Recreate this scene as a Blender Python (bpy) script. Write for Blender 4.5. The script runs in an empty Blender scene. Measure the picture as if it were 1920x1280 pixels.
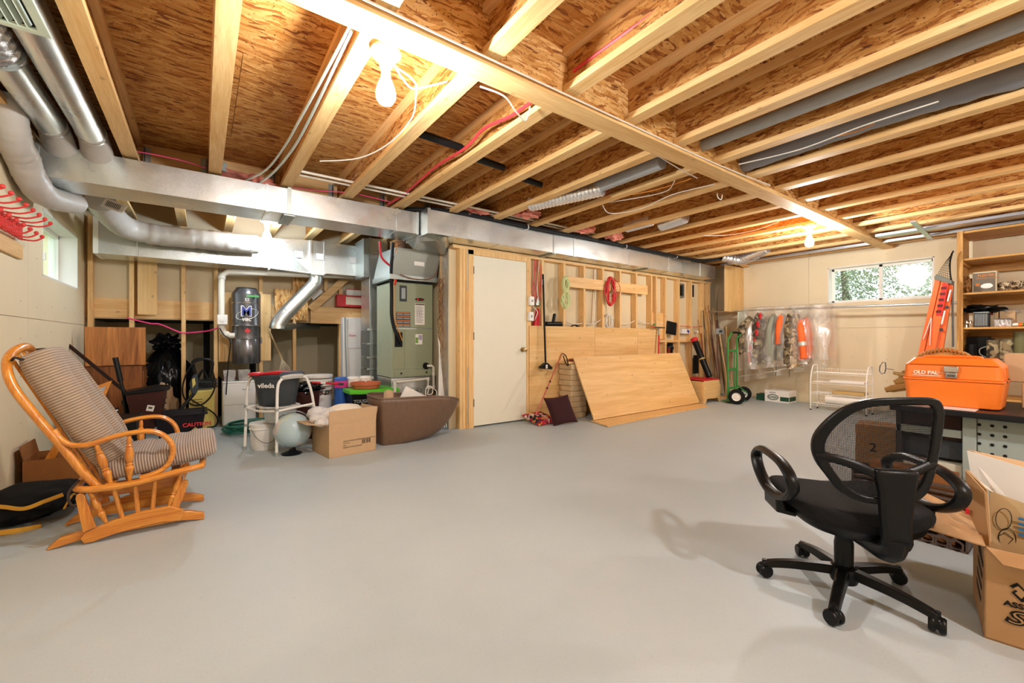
import bpy, bmesh, math, random
from mathutils import Vector, Matrix, noise, Euler
random.seed(7)
sc = bpy.context.scene
COL = sc.collection
PI = math.pi

# ------------------------------------------------------------------ camera
cam = bpy.data.cameras.new('camera')
cam.sensor_width = 36.0
cam.lens = 15.0
cam.shift_y = -3.0 / 1920.0
cam.clip_start = 0.02
camo = bpy.data.objects.new('camera', cam)
COL.objects.link(camo)
CAMH = 1.04
camo.location = (0, 0, CAMH)
camo.rotation_euler = (math.radians(90), 0, math.radians(-36.04))
sc.camera = camo

# ------------------------------------------------------------------ world (bright overcast sky) and exposure
world = bpy.data.worlds.new('sky')
sc.world = world
world.use_nodes = True
wn = world.node_tree
wn.nodes.clear()
wo = wn.nodes.new('ShaderNodeOutputWorld')
wb = wn.nodes.new('ShaderNodeBackground')
wb.inputs[0].default_value = (0.86, 0.93, 1.0, 1)
wb.inputs[1].default_value = 1.5
wn.links.new(wb.outputs[0], wo.inputs[0])
sc.view_settings.view_transform = 'Standard'
sc.view_settings.look = 'None'
sc.view_settings.gamma = 1.0
sc.view_settings.use_curve_mapping = False
sc.view_settings.exposure = 1.08
sc.cycles.max_bounces = 10
sc.cycles.diffuse_bounces = 6
sc.cycles.glossy_bounces = 4
sc.cycles.transparent_max_bounces = 16
sc.cycles.caustics_reflective = False
sc.cycles.caustics_refractive = False
sc.cycles.sample_clamp_indirect = 6.0

# bulbs of the room: (x, y, z of bulb centre, colour, emission strength); the last two are unseen, added behind the camera as fill light
BULBS = [
    (0.70, 1.97, 2.20, (0.97, 0.98, 1.0), 430),
    (5.84, 2.02, 2.20, (1.0, 0.975, 0.94), 460),
    (0.60, 5.54, 2.20, (0.74, 0.87, 1.0), 250),
    (1.60, -1.10, 2.20, (0.98, 0.98, 1.0), 700),
    (5.20, -1.40, 2.20, (0.99, 0.98, 1.0), 560),
]

# ------------------------------------------------------------------ placing: a ray of the survey camera cut with a real plane
def ray(u, v):
    r = (u - 960) / 800.0
    return Vector((0.5883 + 0.8086 * r, 0.8086 - 0.5883 * r, (637 - v) / 800.0))
def PY(u, v, y):
    d = ray(u, v); t = y / d.y
    return Vector((d.x * t, y, CAMH + d.z * t))
def PX(u, v, x):
    d = ray(u, v); t = x / d.x
    return Vector((x, d.y * t, CAMH + d.z * t))
def PZ(u, v, z):
    d = ray(u, v); t = (z - CAMH) / d.z
    return Vector((d.x * t, d.y * t, z))

# ------------------------------------------------------------------ node helpers and materials
MATS = {}
class NT:
    def __init__(s, name):
        m = bpy.data.materials.new(name); m.use_nodes = True
        s.m = m; s.t = m.node_tree; s.t.nodes.clear()
        s.out = s.n('ShaderNodeOutputMaterial'); s.b = s.n('ShaderNodeBsdfPrincipled')
        s.l(s.b.outputs[0], s.out.inputs[0])
    def n(s, typ, **kw):
        nd = s.t.nodes.new(typ)
        for k, v in kw.items():
            if k.startswith('i_'):
                key = k[2:]
                key = int(key) if key.isdigit() else key
                nd.inputs[key].default_value = v
            else: setattr(nd, k, v)
        return nd
    def l(s, a, b): s.t.links.new(a, b)
    def coord(s, scale=(1, 1, 1), rnd=True, rot=(0, 0, 0), kind='Object'):
        tc = s.n('ShaderNodeTexCoord'); src = tc.outputs[kind]
        if rnd:
            oi = s.n('ShaderNodeObjectInfo'); cx = s.n('ShaderNodeCombineXYZ')
            mm = s.n('ShaderNodeMath', operation='MULTIPLY', i_1=37.0); s.l(oi.outputs['Random'], mm.inputs[0])
            for i in range(3): s.l(mm.outputs[0], cx.inputs[i])
            va = s.n('ShaderNodeVectorMath', operation='ADD'); s.l(src, va.inputs[0]); s.l(cx.outputs[0], va.inputs[1]); src = va.outputs[0]
        mp = s.n('ShaderNodeMapping'); mp.inputs['Scale'].default_value = scale; mp.inputs['Rotation'].default_value = rot
        s.l(src, mp.inputs[0]); return mp.outputs[0]
    def ramp(s, fac, stops, const=False):
        r = s.n('ShaderNodeValToRGB'); e = r.color_ramp.elements
        if const: r.color_ramp.interpolation = 'CONSTANT'
        while len(e) < len(stops): e.new(0.5)
        for i, (p, c) in enumerate(stops):
            e[i].position = p; e[i].color = (*c, 1) if len(c) == 3 else c
        s.l(fac, r.inputs[0]); return r.outputs[0]
    def mix(s, fac, a, b, mode='MIX'):
        m = s.n('ShaderNodeMix', data_type='RGBA', blend_type=mode)
        for i, x in ((0, fac), (6, a), (7, b)):
            if isinstance(x, (int, float)): m.inputs[i].default_value = x
            elif isinstance(x, (tuple, list)): m.inputs[i].default_value = (*x, 1) if len(x) == 3 else x
            else: s.l(x, m.inputs[i])
        return m.outputs[2]
    def bump(s, h, strength=0.2, dist=0.01):
        b = s.n('ShaderNodeBump', i_Strength=strength, i_Distance=dist); s.l(h, b.inputs['Height']); s.l(b.outputs[0], s.b.inputs['Normal'])
    def set(s, **kw):
        for k, v in kw.items():
            s.b.inputs[k.replace('_', ' ')].default_value = (*v, 1) if isinstance(v, tuple) and len(v) == 3 else v
def hexc(h):
    c = [int(h[i:i + 2], 16) / 255 for i in (0, 2, 4)]
    return tuple(x / 12.92 if x <= 0.04045 else ((x + 0.055) / 1.055) ** 2.4 for x in c)
def plain(name, col, rough=0.5, metal=0.0, var=0.12, scale=9.0, bump=0.0, bscale=60.0, coat=0.0, spec=None):
    if name in MATS: return MATS[name]
    s = NT(name); c = hexc(col) if isinstance(col, str) else col
    co = s.coord()
    nz = s.n('ShaderNodeTexNoise', i_Scale=scale, i_Detail=4.0); s.l(co, nz.inputs[0])
    s.l(s.mix(nz.outputs[0], tuple(x * (1 - var) for x in c), tuple(min(1, x * (1 + var)) for x in c)), s.b.inputs['Base Color'])
    s.set(Roughness=rough, Metallic=metal)
    if coat: s.set(Coat_Weight=coat)
    if spec is None and not metal: spec = 0.22 if max(c) < 0.06 else 0.4
    if spec is not None: s.b.inputs['Specular IOR Level'].default_value = spec
    if bump:
        n2 = s.n('ShaderNodeTexNoise', i_Scale=bscale, i_Detail=3.0); s.l(co, n2.inputs[0]); s.bump(n2.outputs[0], bump, 0.004)
    MATS[name] = s.m; return s.m
def wood(name, light, dark, axis, rough=0.55, knots=True, grain=1.0, coat=0.0):
    if name in MATS: return MATS[name]
    s = NT(name); L, D = hexc(light), hexc(dark)
    sc3 = [16.0 * grain] * 3; sc3['xyz'.index(axis)] = 0.9 * grain
    co = s.coord(tuple(sc3))
    nz = s.n('ShaderNodeTexNoise', i_Scale=1.6, i_Detail=6.0, i_Roughness=0.62, i_Distortion=0.8); s.l(co, nz.inputs[0])
    col = s.ramp(nz.outputs[0], [(0.3, D), (0.5, tuple((a * 2 + b) / 3 for a, b in zip(L, D))), (0.64, L)])
    n3 = s.n('ShaderNodeTexNoise', i_Scale=9.0, i_Detail=3.0); s.l(co, n3.inputs[0])
    col = s.mix(s.ramp(n3.outputs[0], [(0.42, (0.75, 0.75, 0.75)), (0.6, (1, 1, 1))]), tuple(x * 0.84 for x in D), col)
    if knots:
        k3 = [9.0] * 3; k3['xyz'.index(axis)] = 5.5
        kc = s.coord(tuple(k3)); v = s.n('ShaderNodeTexVoronoi', i_Scale=1.0); s.l(kc, v.inputs[0])
        col = s.mix(s.ramp(v.outputs[0], [(0.0, (0.6,) * 3), (0.06, (0.5,) * 3), (0.13, (0, 0, 0))]), col, tuple(x * 0.42 for x in D))
    s.l(col, s.b.inputs['Base Color']); s.set(Roughness=rough)
    if coat: s.set(Coat_Weight=coat, Coat_Roughness=0.15)
    s.bump(n3.outputs[0], 0.12, 0.002)
    MATS[name] = s.m; return s.m
def osb(name, mains, long_axis, bright=1.0, fs=1.0):
    if name in MATS: return MATS[name]
    s = NT(name)
    tc = s.coord()
    nz = s.n('ShaderNodeTexNoise', i_Scale=2.6, i_Detail=2.0); s.l(tc, nz.inputs[0])
    sub = s.n('ShaderNodeVectorMath', operation='SCALE'); s.l(nz.outputs[1], sub.inputs[0]); sub.inputs[3].default_value = 0.16
    add = s.n('ShaderNodeVectorMath', operation='ADD'); s.l(tc, add.inputs[0]); s.l(sub.outputs[0], add.inputs[1])
    cols = []
    for k, ang in enumerate((0.25, -0.45, 0.9)):
        rot = {'xy': (0, 0, ang), 'yz': (ang, 0, 0), 'xz': (0, ang, 0)}[mains]
        scl = [62.0 * fs] * 3; scl['xyz'.index(long_axis)] = 11.0 * fs
        mp = s.n('ShaderNodeMapping'); mp.inputs['Rotation'].default_value = rot; mp.inputs['Scale'].default_value = scl
        mp.inputs['Location'].default_value = (k * 3.3, k * 1.7, k); s.l(add.outputs[0], mp.inputs[0])
        v = s.n('ShaderNodeTexVoronoi', i_Scale=1.0, i_Randomness=1.0); s.l(mp.outputs[0], v.inputs[0]); cols.append(v)
    r = [s.ramp(c.outputs[1], [(0.0, hexc('4e260c')), (0.14, hexc('8c4f1e')), (0.34, hexc('b87a34')), (0.6, hexc('d6a056')), (0.85, hexc('eec482'))]) for c in cols]
    a = s.mix(s.ramp(cols[1].outputs[0], [(0.45, (1,) * 3), (0.5, (0,) * 3)]), r[0], r[1])
    b = s.mix(s.ramp(cols[2].outputs[1], [(0.55, (0,) * 3), (0.56, (1,) * 3)]), a, r[2])
    fine = s.n('ShaderNodeTexNoise', i_Scale=90.0, i_Detail=2.0); s.l(add.outputs[0], fine.inputs[0])
    b = s.mix(s.ramp(fine.outputs[0], [(0.27, (1,) * 3), (0.38, (0,) * 3)]), b, tuple(x * 0.45 for x in hexc('8c4f1c')))
    if bright != 1.0: b = s.mix(1.0, b, tuple(bright), 'MULTIPLY')
    s.l(b, s.b.inputs['Base Color']); s.set(Roughness=0.7); s.bump(cols[0].outputs[0], 0.15, 0.003)
    MATS[name] = s.m; return s.m
def galv(name='galvanised', base='dde2e0', rough=0.27):
    if name in MATS: return MATS[name]
    s = NT(name); co = s.coord(rnd=False)
    v = s.n('ShaderNodeTexVoronoi', i_Scale=70.0); s.l(co, v.inputs[0])
    n2 = s.n('ShaderNodeTexNoise', i_Scale=3.0, i_Detail=5.0); s.l(co, n2.inputs[0])
    B = hexc(base)
    sp = s.ramp(v.outputs[1], [(0.0, tuple(x * 0.80 for x in B)), (1.0, B)])
    s.l(s.mix(s.ramp(n2.outputs[0], [(0.25, (0,) * 3), (0.8, (0.9,) * 3)]), B, sp), s.b.inputs['Base Color'])
    s.l(s.ramp(n2.outputs[0], [(0.2, (rough - 0.04,) * 3), (0.8, (rough + 0.10,) * 3)]), s.b.inputs['Roughness'])
    s.set(Metallic=0.92); n3 = s.n('ShaderNodeTexNoise', i_Scale=5.0, i_Detail=2.0); s.l(co, n3.inputs[0]); s.bump(n3.outputs[0], 0.25, 0.012)
    MATS[name] = s.m; return s.m
def film(name, tint=(1, 1, 1), clear=0.72, wrinkle=18.0):
    if name in MATS: return MATS[name]
    s = NT(name); s.t.nodes.remove(s.b)
    tr = s.n('ShaderNodeBsdfTransparent'); tr.inputs[0].default_value = (*tint, 1)
    gl = s.n('ShaderNodeBsdfGlossy'); gl.inputs['Roughness'].default_value = 0.12
    df = s.n('ShaderNodeBsdfDiffuse'); df.inputs[0].default_value = (0.85, 0.85, 0.82, 1)
    co = s.coord((wrinkle, wrinkle, wrinkle * 0.35), rnd=False); nz = s.n('ShaderNodeTexNoise', i_Scale=1.0, i_Detail=5.0, i_Distortion=1.5); s.l(co, nz.inputs[0])
    bp = s.n('ShaderNodeBump', i_Strength=0.9, i_Distance=0.02); s.l(nz.outputs[0], bp.inputs['Height']); s.l(bp.outputs[0], gl.inputs['Normal'])
    m1 = s.n('ShaderNodeMixShader', i_0=0.5); s.l(gl.outputs[0], m1.inputs[1]); s.l(df.outputs[0], m1.inputs[2])
    m2 = s.n('ShaderNodeMixShader'); s.l(s.ramp(nz.outputs[0], [(0.45, (1 - clear,) * 3), (0.72, (min(1, (1 - clear) * 2.4),) * 3)]), m2.inputs[0])
    s.l(tr.outputs[0], m2.inputs[1]); s.l(m1.outputs[0], m2.inputs[2]); s.l(m2.outputs[0], s.out.inputs[0])
    MATS[name] = s.m; return s.m
def emit(name, col, strength):
    if name in MATS: return MATS[name]
    s = NT(name); s.set(Base_Color=(1.0, 1.0, 1.0), Emission_Color=col, Emission_Strength=strength); MATS[name] = s.m; return s.m
def patches(name, cols, scale=30.0, rough=0.85, stretch=(1, 1, 1), distort=0.35):
    if name in MATS: return MATS[name]
    s = NT(name); co = s.coord(stretch)
    n1 = s.n('ShaderNodeTexNoise', i_Scale=scale * 0.6, i_Detail=2.0); s.l(co, n1.inputs[0])
    mx = s.n('ShaderNodeMix', data_type='VECTOR'); mx.inputs[0].default_value = distort * 0.2; s.l(co, mx.inputs[4]); s.l(n1.outputs[1], mx.inputs[5])
    v = s.n('ShaderNodeTexVoronoi', i_Scale=scale); s.l(mx.outputs[1], v.inputs[0])
    sep = s.n('ShaderNodeSeparateColor'); s.l(v.outputs[1], sep.inputs[0])
    n = len(cols)
    s.l(s.ramp(sep.outputs[0], [(i / n, hexc(c)) for i, c in enumerate(cols)], const=True), s.b.inputs['Base Color']); s.set(Roughness=rough)
    MATS[name] = s.m; return s.m
def stripes(name, a, b, n, rough=0.9):
    s = NT(name); tc = s.n('ShaderNodeTexCoord'); sp = s.n('ShaderNodeSeparateXYZ'); s.l(tc.outputs['UV'], sp.inputs[0])
    m = s.n('ShaderNodeMath', operation='MULTIPLY', i_1=n * 2 * PI); s.l(sp.outputs[1], m.inputs[0])
    si = s.n('ShaderNodeMath', operation='SINE'); s.l(m.outputs[0], si.inputs[0])
    s.l(s.ramp(si.outputs[0], [(0.15, hexc(a)), (0.6, hexc(b))]), s.b.inputs['Base Color']); s.set(Roughness=rough); s.bump(si.outputs[0], 0.4, 0.003)
    s.b.inputs['Sheen Weight'].default_value = 0.3
    return s.m

PINE = {a: wood('pine_' + a, 'efca8e', 'd8a562', a) for a in 'xyz'}
JOIST = wood('joist_lumber_y', 'f2cf94', 'deaa64', 'y')
PLYW = {a: wood('plywood_' + a, 'ebc68a', 'd6a763', a, knots=True, grain=0.32) for a in 'xyz'}
OAK = {a: wood('honey_oak_' + a, 'e09a3c', 'b9641c', a, rough=0.3, knots=False, grain=2.2, coat=0.4) for a in 'xyz'}
SHELFW = {a: wood('shelf_lumber_' + a, 'd8a55c', 'a9742f', a) for a in 'xyz'}
WALN = wood('walnut_veneer', 'a5622c', '4d2209', 'z', rough=0.35, knots=False, grain=0.55)
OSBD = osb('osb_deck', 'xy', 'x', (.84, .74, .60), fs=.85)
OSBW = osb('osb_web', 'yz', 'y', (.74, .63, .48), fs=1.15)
OSBX = osb('osb_rim', 'xz', 'x')
GALV = galv()
GALVD = galv('galvanised_dull', 'a9b0ab', 0.4)
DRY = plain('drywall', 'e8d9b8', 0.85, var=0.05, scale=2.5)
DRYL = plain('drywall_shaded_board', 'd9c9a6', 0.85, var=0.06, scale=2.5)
SCREW = plain('screw_dimple', '6c5f4a', 0.6)
WHITE = plain('white_paint', 'ece9e2', 0.45, var=0.03)
DOORW = plain('door_paint', 'e6e2cf', 0.5, var=0.02)
BLACK = plain('black_plastic', '101011', 0.38, var=0.2)
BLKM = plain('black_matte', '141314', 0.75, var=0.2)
DGREY = plain('dark_grey_plastic', '3a3f44', 0.45)
GREYP = plain('grey_plastic', '9aa09e', 0.45)
WPLA = plain('white_plastic', 'eceae4', 0.35, var=0.03)
PVC = plain('pvc_pipe_white', 'e4e0d2', 0.3, var=0.03)
RED = plain('red_plastic', 'c8202a', 0.4)
REDC = plain('red_cable_jacket', 'd8434a', 0.45)
PINKC = plain('pink_cable_jacket', 'e0447c', 0.45)
WCAB = plain('white_cable_jacket', 'e9e5da', 0.45)
YCAB = plain('yellow_cable_jacket', 'e9963c', 0.45)
CHROME = plain('chrome', (0.8, 0.8, 0.8), 0.16, 1.0, var=0.02)
BRASS = plain('antique_brass', (0.5, 0.38, 0.2), 0.3, 1.0)
STEELD = plain('dark_steel', (0.12, 0.12, 0.12), 0.4, 0.8)
CARD = plain('cardboard', 'b08a60', 0.85, var=0.08, scale=20)
CARDL = plain('cardboard_light', 'c2a27c', 0.85, var=0.06, scale=20)
CARDD = plain('cardboard_dark', '8d5a2c', 0.85, var=0.08, scale=20)
INK = plain('black_ink', '171412', 0.7)
INKG = plain('grey_ink', '5d5245', 0.7)
ORANGE = plain('orange_plastic', 'f07a24', 0.42, var=0.05, coat=0.15)
FOIL = plain('crinkled_foil', (0.72, 0.72, 0.74), 0.28, 0.9, bump=1.0, bscale=45)
FLEXG = plain('grey_flex_jacket', 'b9b3aa', 0.42, var=0.08, bump=0.7, bscale=22)
FLEXD = plain('dark_flex_jacket', '868a93', 0.45, var=0.1, bump=0.8, bscale=30)
PINKI = plain('pink_fibreglass', 'd98a78', 0.95, bump=1.0, bscale=40, var=0.25)
GREENM = plain('green_enamel', '2f8a3c', 0.35)
RUBBER = plain('rubber', '161616', 0.8)
GLASSP = film('window_glass', (0.95, 1.0, 0.98), 0.93, 1.0)
CLEARP = film('clear_plastic', (1, 1, 1), 0.62)
POLY = film('clear_poly_sheet', (1.0, 0.99, 0.96), 0.76, 9.0)

def concrete():
    s = NT('painted_concrete'); co = s.coord(rnd=False)
    n1 = s.n('ShaderNodeTexNoise', i_Scale=0.9, i_Detail=6.0, i_Roughness=0.6); s.l(co, n1.inputs[0])
    n2 = s.n('ShaderNodeTexNoise', i_Scale=140.0, i_Detail=2.0); s.l(co, n2.inputs[0])
    c = s.ramp(n1.outputs[0], [(0.35, hexc('aeb9bd')), (0.65, hexc('b8c2c5'))])
    c = s.mix(s.ramp(n2.outputs[0], [(0.62, (0,) * 3), (0.7, (0.5,) * 3)]), c, hexc('a2a9ae'))
    s.l(c, s.b.inputs['Base Color'])
    s.l(s.ramp(n1.outputs[0], [(0.3, (0.42,) * 3), (0.7, (0.56,) * 3)]), s.b.inputs['Roughness'])
    s.b.inputs['Specular IOR Level'].default_value = 0.35
    n3 = s.n('ShaderNodeTexNoise', i_Scale=60.0, i_Detail=4.0); s.l(co, n3.inputs[0]); s.bump(n3.outputs[0], 0.12, 0.004)
    return s.m
CONC = concrete()

# ------------------------------------------------------------------ geometry helper: a mesh in world (or thing-local) coordinates
WLOC = {}
def rot_to(d):
    return Vector(d).normalized().to_track_quat('Z', 'Y').to_matrix()
def smooth_path(pts, per=5, closed=False):
    P = [Vector(p) for p in pts]; n = len(P)
    if n < 3: return P
    out = []
    rng = range(n) if closed else range(n - 1)
    for i in rng:
        p0 = P[(i - 1) % n] if closed or i > 0 else P[0]
        p1 = P[i]; p2 = P[(i + 1) % n]
        p3 = P[(i + 2) % n] if closed or i + 2 < n else P[-1]
        for k in range(per):
            t = k / per
            out.append(0.5 * ((2 * p1) + (-p0 + p2) * t + (2 * p0 - 5 * p1 + 4 * p2 - p3) * t * t + (-p0 + 3 * p1 - 3 * p2 + p3) * t ** 3))
    if not closed: out.append(P[-1])
    return out
class B:
    def __init__(s): s.v = []; s.f = []; s.uv = {}
    def add(s, vs, fs):
        o = len(s.v); s.v += [Vector(p) for p in vs]; s.f += [tuple(i + o for i in f) for f in fs]; return s
    def box(s, x0, x1, y0, y1, z0, z1):
        vs = [(x, y, z) for z in (z0, z1) for y in (y0, y1) for x in (x0, x1)]
        return s.add(vs, [(0, 2, 3, 1), (4, 5, 7, 6), (0, 1, 5, 4), (2, 6, 7, 3), (0, 4, 6, 2), (1, 3, 7, 5)])
    def obox(s, c, sx, sy, sz, R=None):
        c = Vector(c); R = R if R is not None else Matrix.Identity(3)
        vs = [c + R @ Vector((x * sx / 2, y * sy / 2, z * sz / 2)) for z in (-1, 1) for y in (-1, 1) for x in (-1, 1)]
        return s.add(vs, [(0, 2, 3, 1), (4, 5, 7, 6), (0, 1, 5, 4), (2, 6, 7, 3), (0, 4, 6, 2), (1, 3, 7, 5)])
    def bar(s, p0, p1, w, t, up=(0, 0, 1)):
        p0, p1 = Vector(p0), Vector(p1); d = (p1 - p0).normalized(); upv = Vector(up)
        sd = d.cross(upv)
        if sd.length < 1e-4: sd = d.cross(Vector((1, 0, 0)))
        sd.normalize(); n = sd.cross(d).normalized()
        vs = []
        for p in (p0, p1):
            for a, b in ((-1, -1), (1, -1), (1, 1), (-1, 1)): vs.append(p + sd * a * w / 2 + n * b * t / 2)
        return s.add(vs, [(3, 2, 1, 0), (4, 5, 6, 7), (0, 1, 5, 4), (1, 2, 6, 5), (2, 3, 7, 6), (3, 0, 4, 7)])
    def cyl(s, p0, p1, r0, r1=None, n=12, cap=True):
        p0, p1 = Vector(p0), Vector(p1); r1 = r0 if r1 is None else r1; R = rot_to(p1 - p0)
        vs = [p + R @ Vector((math.cos(2 * PI * i / n) * r, math.sin(2 * PI * i / n) * r, 0)) for p, r in ((p0, r0), (p1, r1)) for i in range(n)]
        fs = [(i, (i + 1) % n, n + (i + 1) % n, n + i) for i in range(n)]
        if cap: fs += [tuple(range(n - 1, -1, -1)), tuple(range(n, 2 * n))]
        return s.add(vs, fs)
    def tube(s, pts, r, n=8, closed=False, sm=0, flat=1.0, cap=True):
        P = smooth_path(pts, sm, closed) if sm else [Vector(p) for p in pts]
        m = len(P); rs = r if isinstance(r, (list, tuple)) else [r] * m
        if len(rs) != m: rs = [rs[min(len(rs) - 1, int(i * len(rs) / m))] for i in range(m)]
        up = None; vs = []
        for i in range(m):
            a = P[i - 1] if (i > 0 or closed) else P[i]; b = P[(i + 1) % m] if (i < m - 1 or closed) else P[i]
            d = (b - a)
            d = d.normalized() if d.length > 1e-9 else Vector((0, 0, 1))
            if up is None:
                up = Vector((0, 0, 1)) if abs(d.z) < 0.9 else Vector((1, 0, 0))
            sd = d.cross(up)
            if sd.length < 1e-5: sd = d.orthogonal()
            sd.normalize(); up = sd.cross(d).normalized()
            for k in range(n):
                an = 2 * PI * k / n
                vs.append(P[i] + (sd * math.cos(an) * flat + up * math.sin(an)) * rs[i])
        fs = []
        for i in range(m if closed else m - 1):
            j = (i + 1) % m
            for k in range(n):
                k2 = (k + 1) % n
                fs.append((i * n + k, i * n + k2, j * n + k2, j * n + k))
        if cap and not closed: fs += [tuple(range(n - 1, -1, -1)), tuple(range((m - 1) * n, m * n))]
        return s.add(vs, fs)
    def lathe(s, prof, c=(0, 0, 0), n=20, R=None, sx=1.0, sy=1.0, cap=True):
        c = Vector(c); R = R if R is not None else Matrix.Identity(3); m = len(prof)
        vs = [c + R @ Vector((math.cos(2 * PI * i / n) * r * sx, math.sin(2 * PI * i / n) * r * sy, z)) for r, z in prof for i in range(n)]
        fs = [(j * n + i, j * n + (i + 1) % n, (j + 1) * n + (i + 1) % n, (j + 1) * n + i) for j in range(m - 1) for i in range(n)]
        if cap: fs += [tuple(range(n - 1, -1, -1)), tuple(range((m - 1) * n, m * n))]
        return s.add(vs, fs)
    def prism(s, poly, plane, t0, t1, M=None, c=(0, 0, 0)):
        c = Vector(c); n = len(poly); vs = []
        for t in (t0, t1):
            for a, b in poly:
                p = Vector({'xz': (a, t, b), 'yz': (t, a, b), 'xy': (a, b, t)}[plane])
                vs.append(c + (M @ p if M is not None else p))
        return s.add(vs, [tuple(range(n)), tuple(range(2 * n - 1, n - 1, -1))] + [(i, n + i, n + (i + 1) % n, (i + 1) % n) for i in range(n)])
    def ring(s, outer, inner, plane, t0, t1, c=(0, 0, 0)):      # two loops with the same number of points
        n = len(outer); vs = []; c = Vector(c)
        for t in (t0, t1):
            for L in (outer, inner):
                for a, b in L: vs.append(c + Vector({'xz': (a, t, b), 'yz': (t, a, b), 'xy': (a, b, t)}[plane]))
        fs = []
        for i in range(n):
            j = (i + 1) % n
            fs += [(i, j, n + j, n + i), (2 * n + i, 3 * n + i, 3 * n + j, 2 * n + j), (i, 2 * n + i, 2 * n + j, j), (n + i, n + j, 3 * n + j, 3 * n + i)]
        return s.add(vs, fs)
    def grid(s, fn, nu, nv, cu=False, cv=False):
        o = len(s.v); vs = [Vector(fn(i / (nu if cu else nu - 1), j / (nv if cv else nv - 1))) for j in range(nv) for i in range(nu)]
        fs = []
        for j in range(nv if cv else nv - 1):
            for i in range(nu if cu else nu - 1):
                i2, j2 = (i + 1) % nu, (j + 1) % nv
                fs.append((j * nu + i, j * nu + i2, j2 * nu + i2, j2 * nu + i))
        for j in range(nv):
            for i in range(nu): s.uv[o + j * nu + i] = (i / max(1, nu - 1), j / max(1, nv - 1))
        return s.add(vs, fs)
    def blob(s, c, r, amp=0.0, freq=3.0, sub=3, scl=(1, 1, 1), fn=None, seed=0.0):
        bm = bmesh.new(); bmesh.ops.create_icosphere(bm, subdivisions=sub, radius=1.0); c = Vector(c); vs = []
        for v in bm.verts:
            d = v.co.normalized(); k = 1 + amp * noise.noise(d * freq + Vector((seed, seed, seed)))
            p = Vector((d.x * scl[0], d.y * scl[1], d.z * scl[2])) * r * k
            if fn: p = fn(p, d)
            vs.append(c + p)
        fs = [tuple(v.index for v in f.verts) for f in bm.faces]; bm.free()
        return s.add(vs, fs)
    def o(s, name, mat, parent=None, kind=None, bev=0, flat=False, ang=35, solid=0, sub=0, seg=2):
        off = WLOC.get(parent.name, Vector((0, 0, 0))) if parent is not None else None
        if off is None:
            xs = [sum(p[i] for p in s.v) / len(s.v) for i in (0, 1)]; off = Vector((xs[0], xs[1], min(p.z for p in s.v)))
            loc = off
        else: loc = Vector((0, 0, 0))
        me = bpy.data.meshes.new(name); me.from_pydata([tuple(p - off) for p in s.v], [], s.f)
        me.update()
        bm = bmesh.new(); bm.from_mesh(me); bmesh.ops.recalc_face_normals(bm, faces=bm.faces)
        bm.to_mesh(me); bm.free()
        if s.uv:
            ul = me.uv_layers.new(name='map')
            for lp in me.loops: ul.data[lp.index].uv = s.uv.get(lp.vertex_index, (0, 0))
        if not flat:
            me.shade_smooth(); me.set_sharp_from_angle(angle=math.radians(ang))
        me.materials.append(mat)
        ob = bpy.data.objects.new(name, me); COL.objects.link(ob); ob.location = loc
        if parent is not None: ob.parent = parent
        WLOC[ob.name] = off
        if kind: ob['kind'] = kind
        if solid:
            md = ob.modifiers.new('thickness', 'SOLIDIFY'); md.thickness = solid; md.offset = 0
        if bev:
            md = ob.modifiers.new('bevel', 'BEVEL'); md.width = bev; md.segments = seg; md.limit_method = 'ANGLE'; md.angle_limit = math.radians(40)
        if sub:
            md = ob.modifiers.new('subdivision', 'SUBSURF'); md.levels = sub; md.render_levels = sub
        return ob
def T(name, label, cat, loc, group=None, local=False, rot=(0, 0, 0)):
    e = bpy.data.objects.new(name, None); COL.objects.link(e); e.empty_display_size = 0.1
    e.location = loc; e.rotation_euler = rot; e['label'] = label; e['category'] = cat
    if group: e['group'] = group
    WLOC[e.name] = Vector((0, 0, 0)) if local else Vector(loc)
    return e
def S(name, loc=(0, 0, 0), parent=None):
    e = bpy.data.objects.new(name, None); COL.objects.link(e); e.location = loc
    if parent is None: e['kind'] = 'structure'
    else: e.parent = parent
    WLOC[e.name] = Vector(loc); return e
def tag(o, label, cat, group=None, kind=None):
    if label: o['label'] = label
    if cat: o['category'] = cat
    if group: o['group'] = group
    if kind: o['kind'] = kind
    return o
ROTY = (PI / 2, 0, 0)             # text that faces -y
ROTX = (PI / 2, 0, -PI / 2)       # text that faces -x
def text(body, size, loc, rot, mat, parent, ext=0.0006, name='lettering', align='LEFT', sx=1.0, bold=0.0, shear=0.0):
    cu = bpy.data.curves.new(name, 'FONT'); cu.body = body; cu.size = size; cu.extrude = ext; cu.align_x = align; cu.offset = bold; cu.shear = shear; cu.resolution_u = 3
    cu.materials.append(mat)
    tmp = bpy.data.objects.new('tmp', cu); me = bpy.data.meshes.new_from_object(tmp); bpy.data.objects.remove(tmp)
    if not me.materials: me.materials.append(mat)
    ob = bpy.data.objects.new(name, me); COL.objects.link(ob); ob.parent = parent
    ob.location = Vector(loc) - WLOC.get(parent.name, Vector((0, 0, 0))); ob.rotation_euler = rot; ob.scale = (sx, 1, 1)
    return ob
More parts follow.
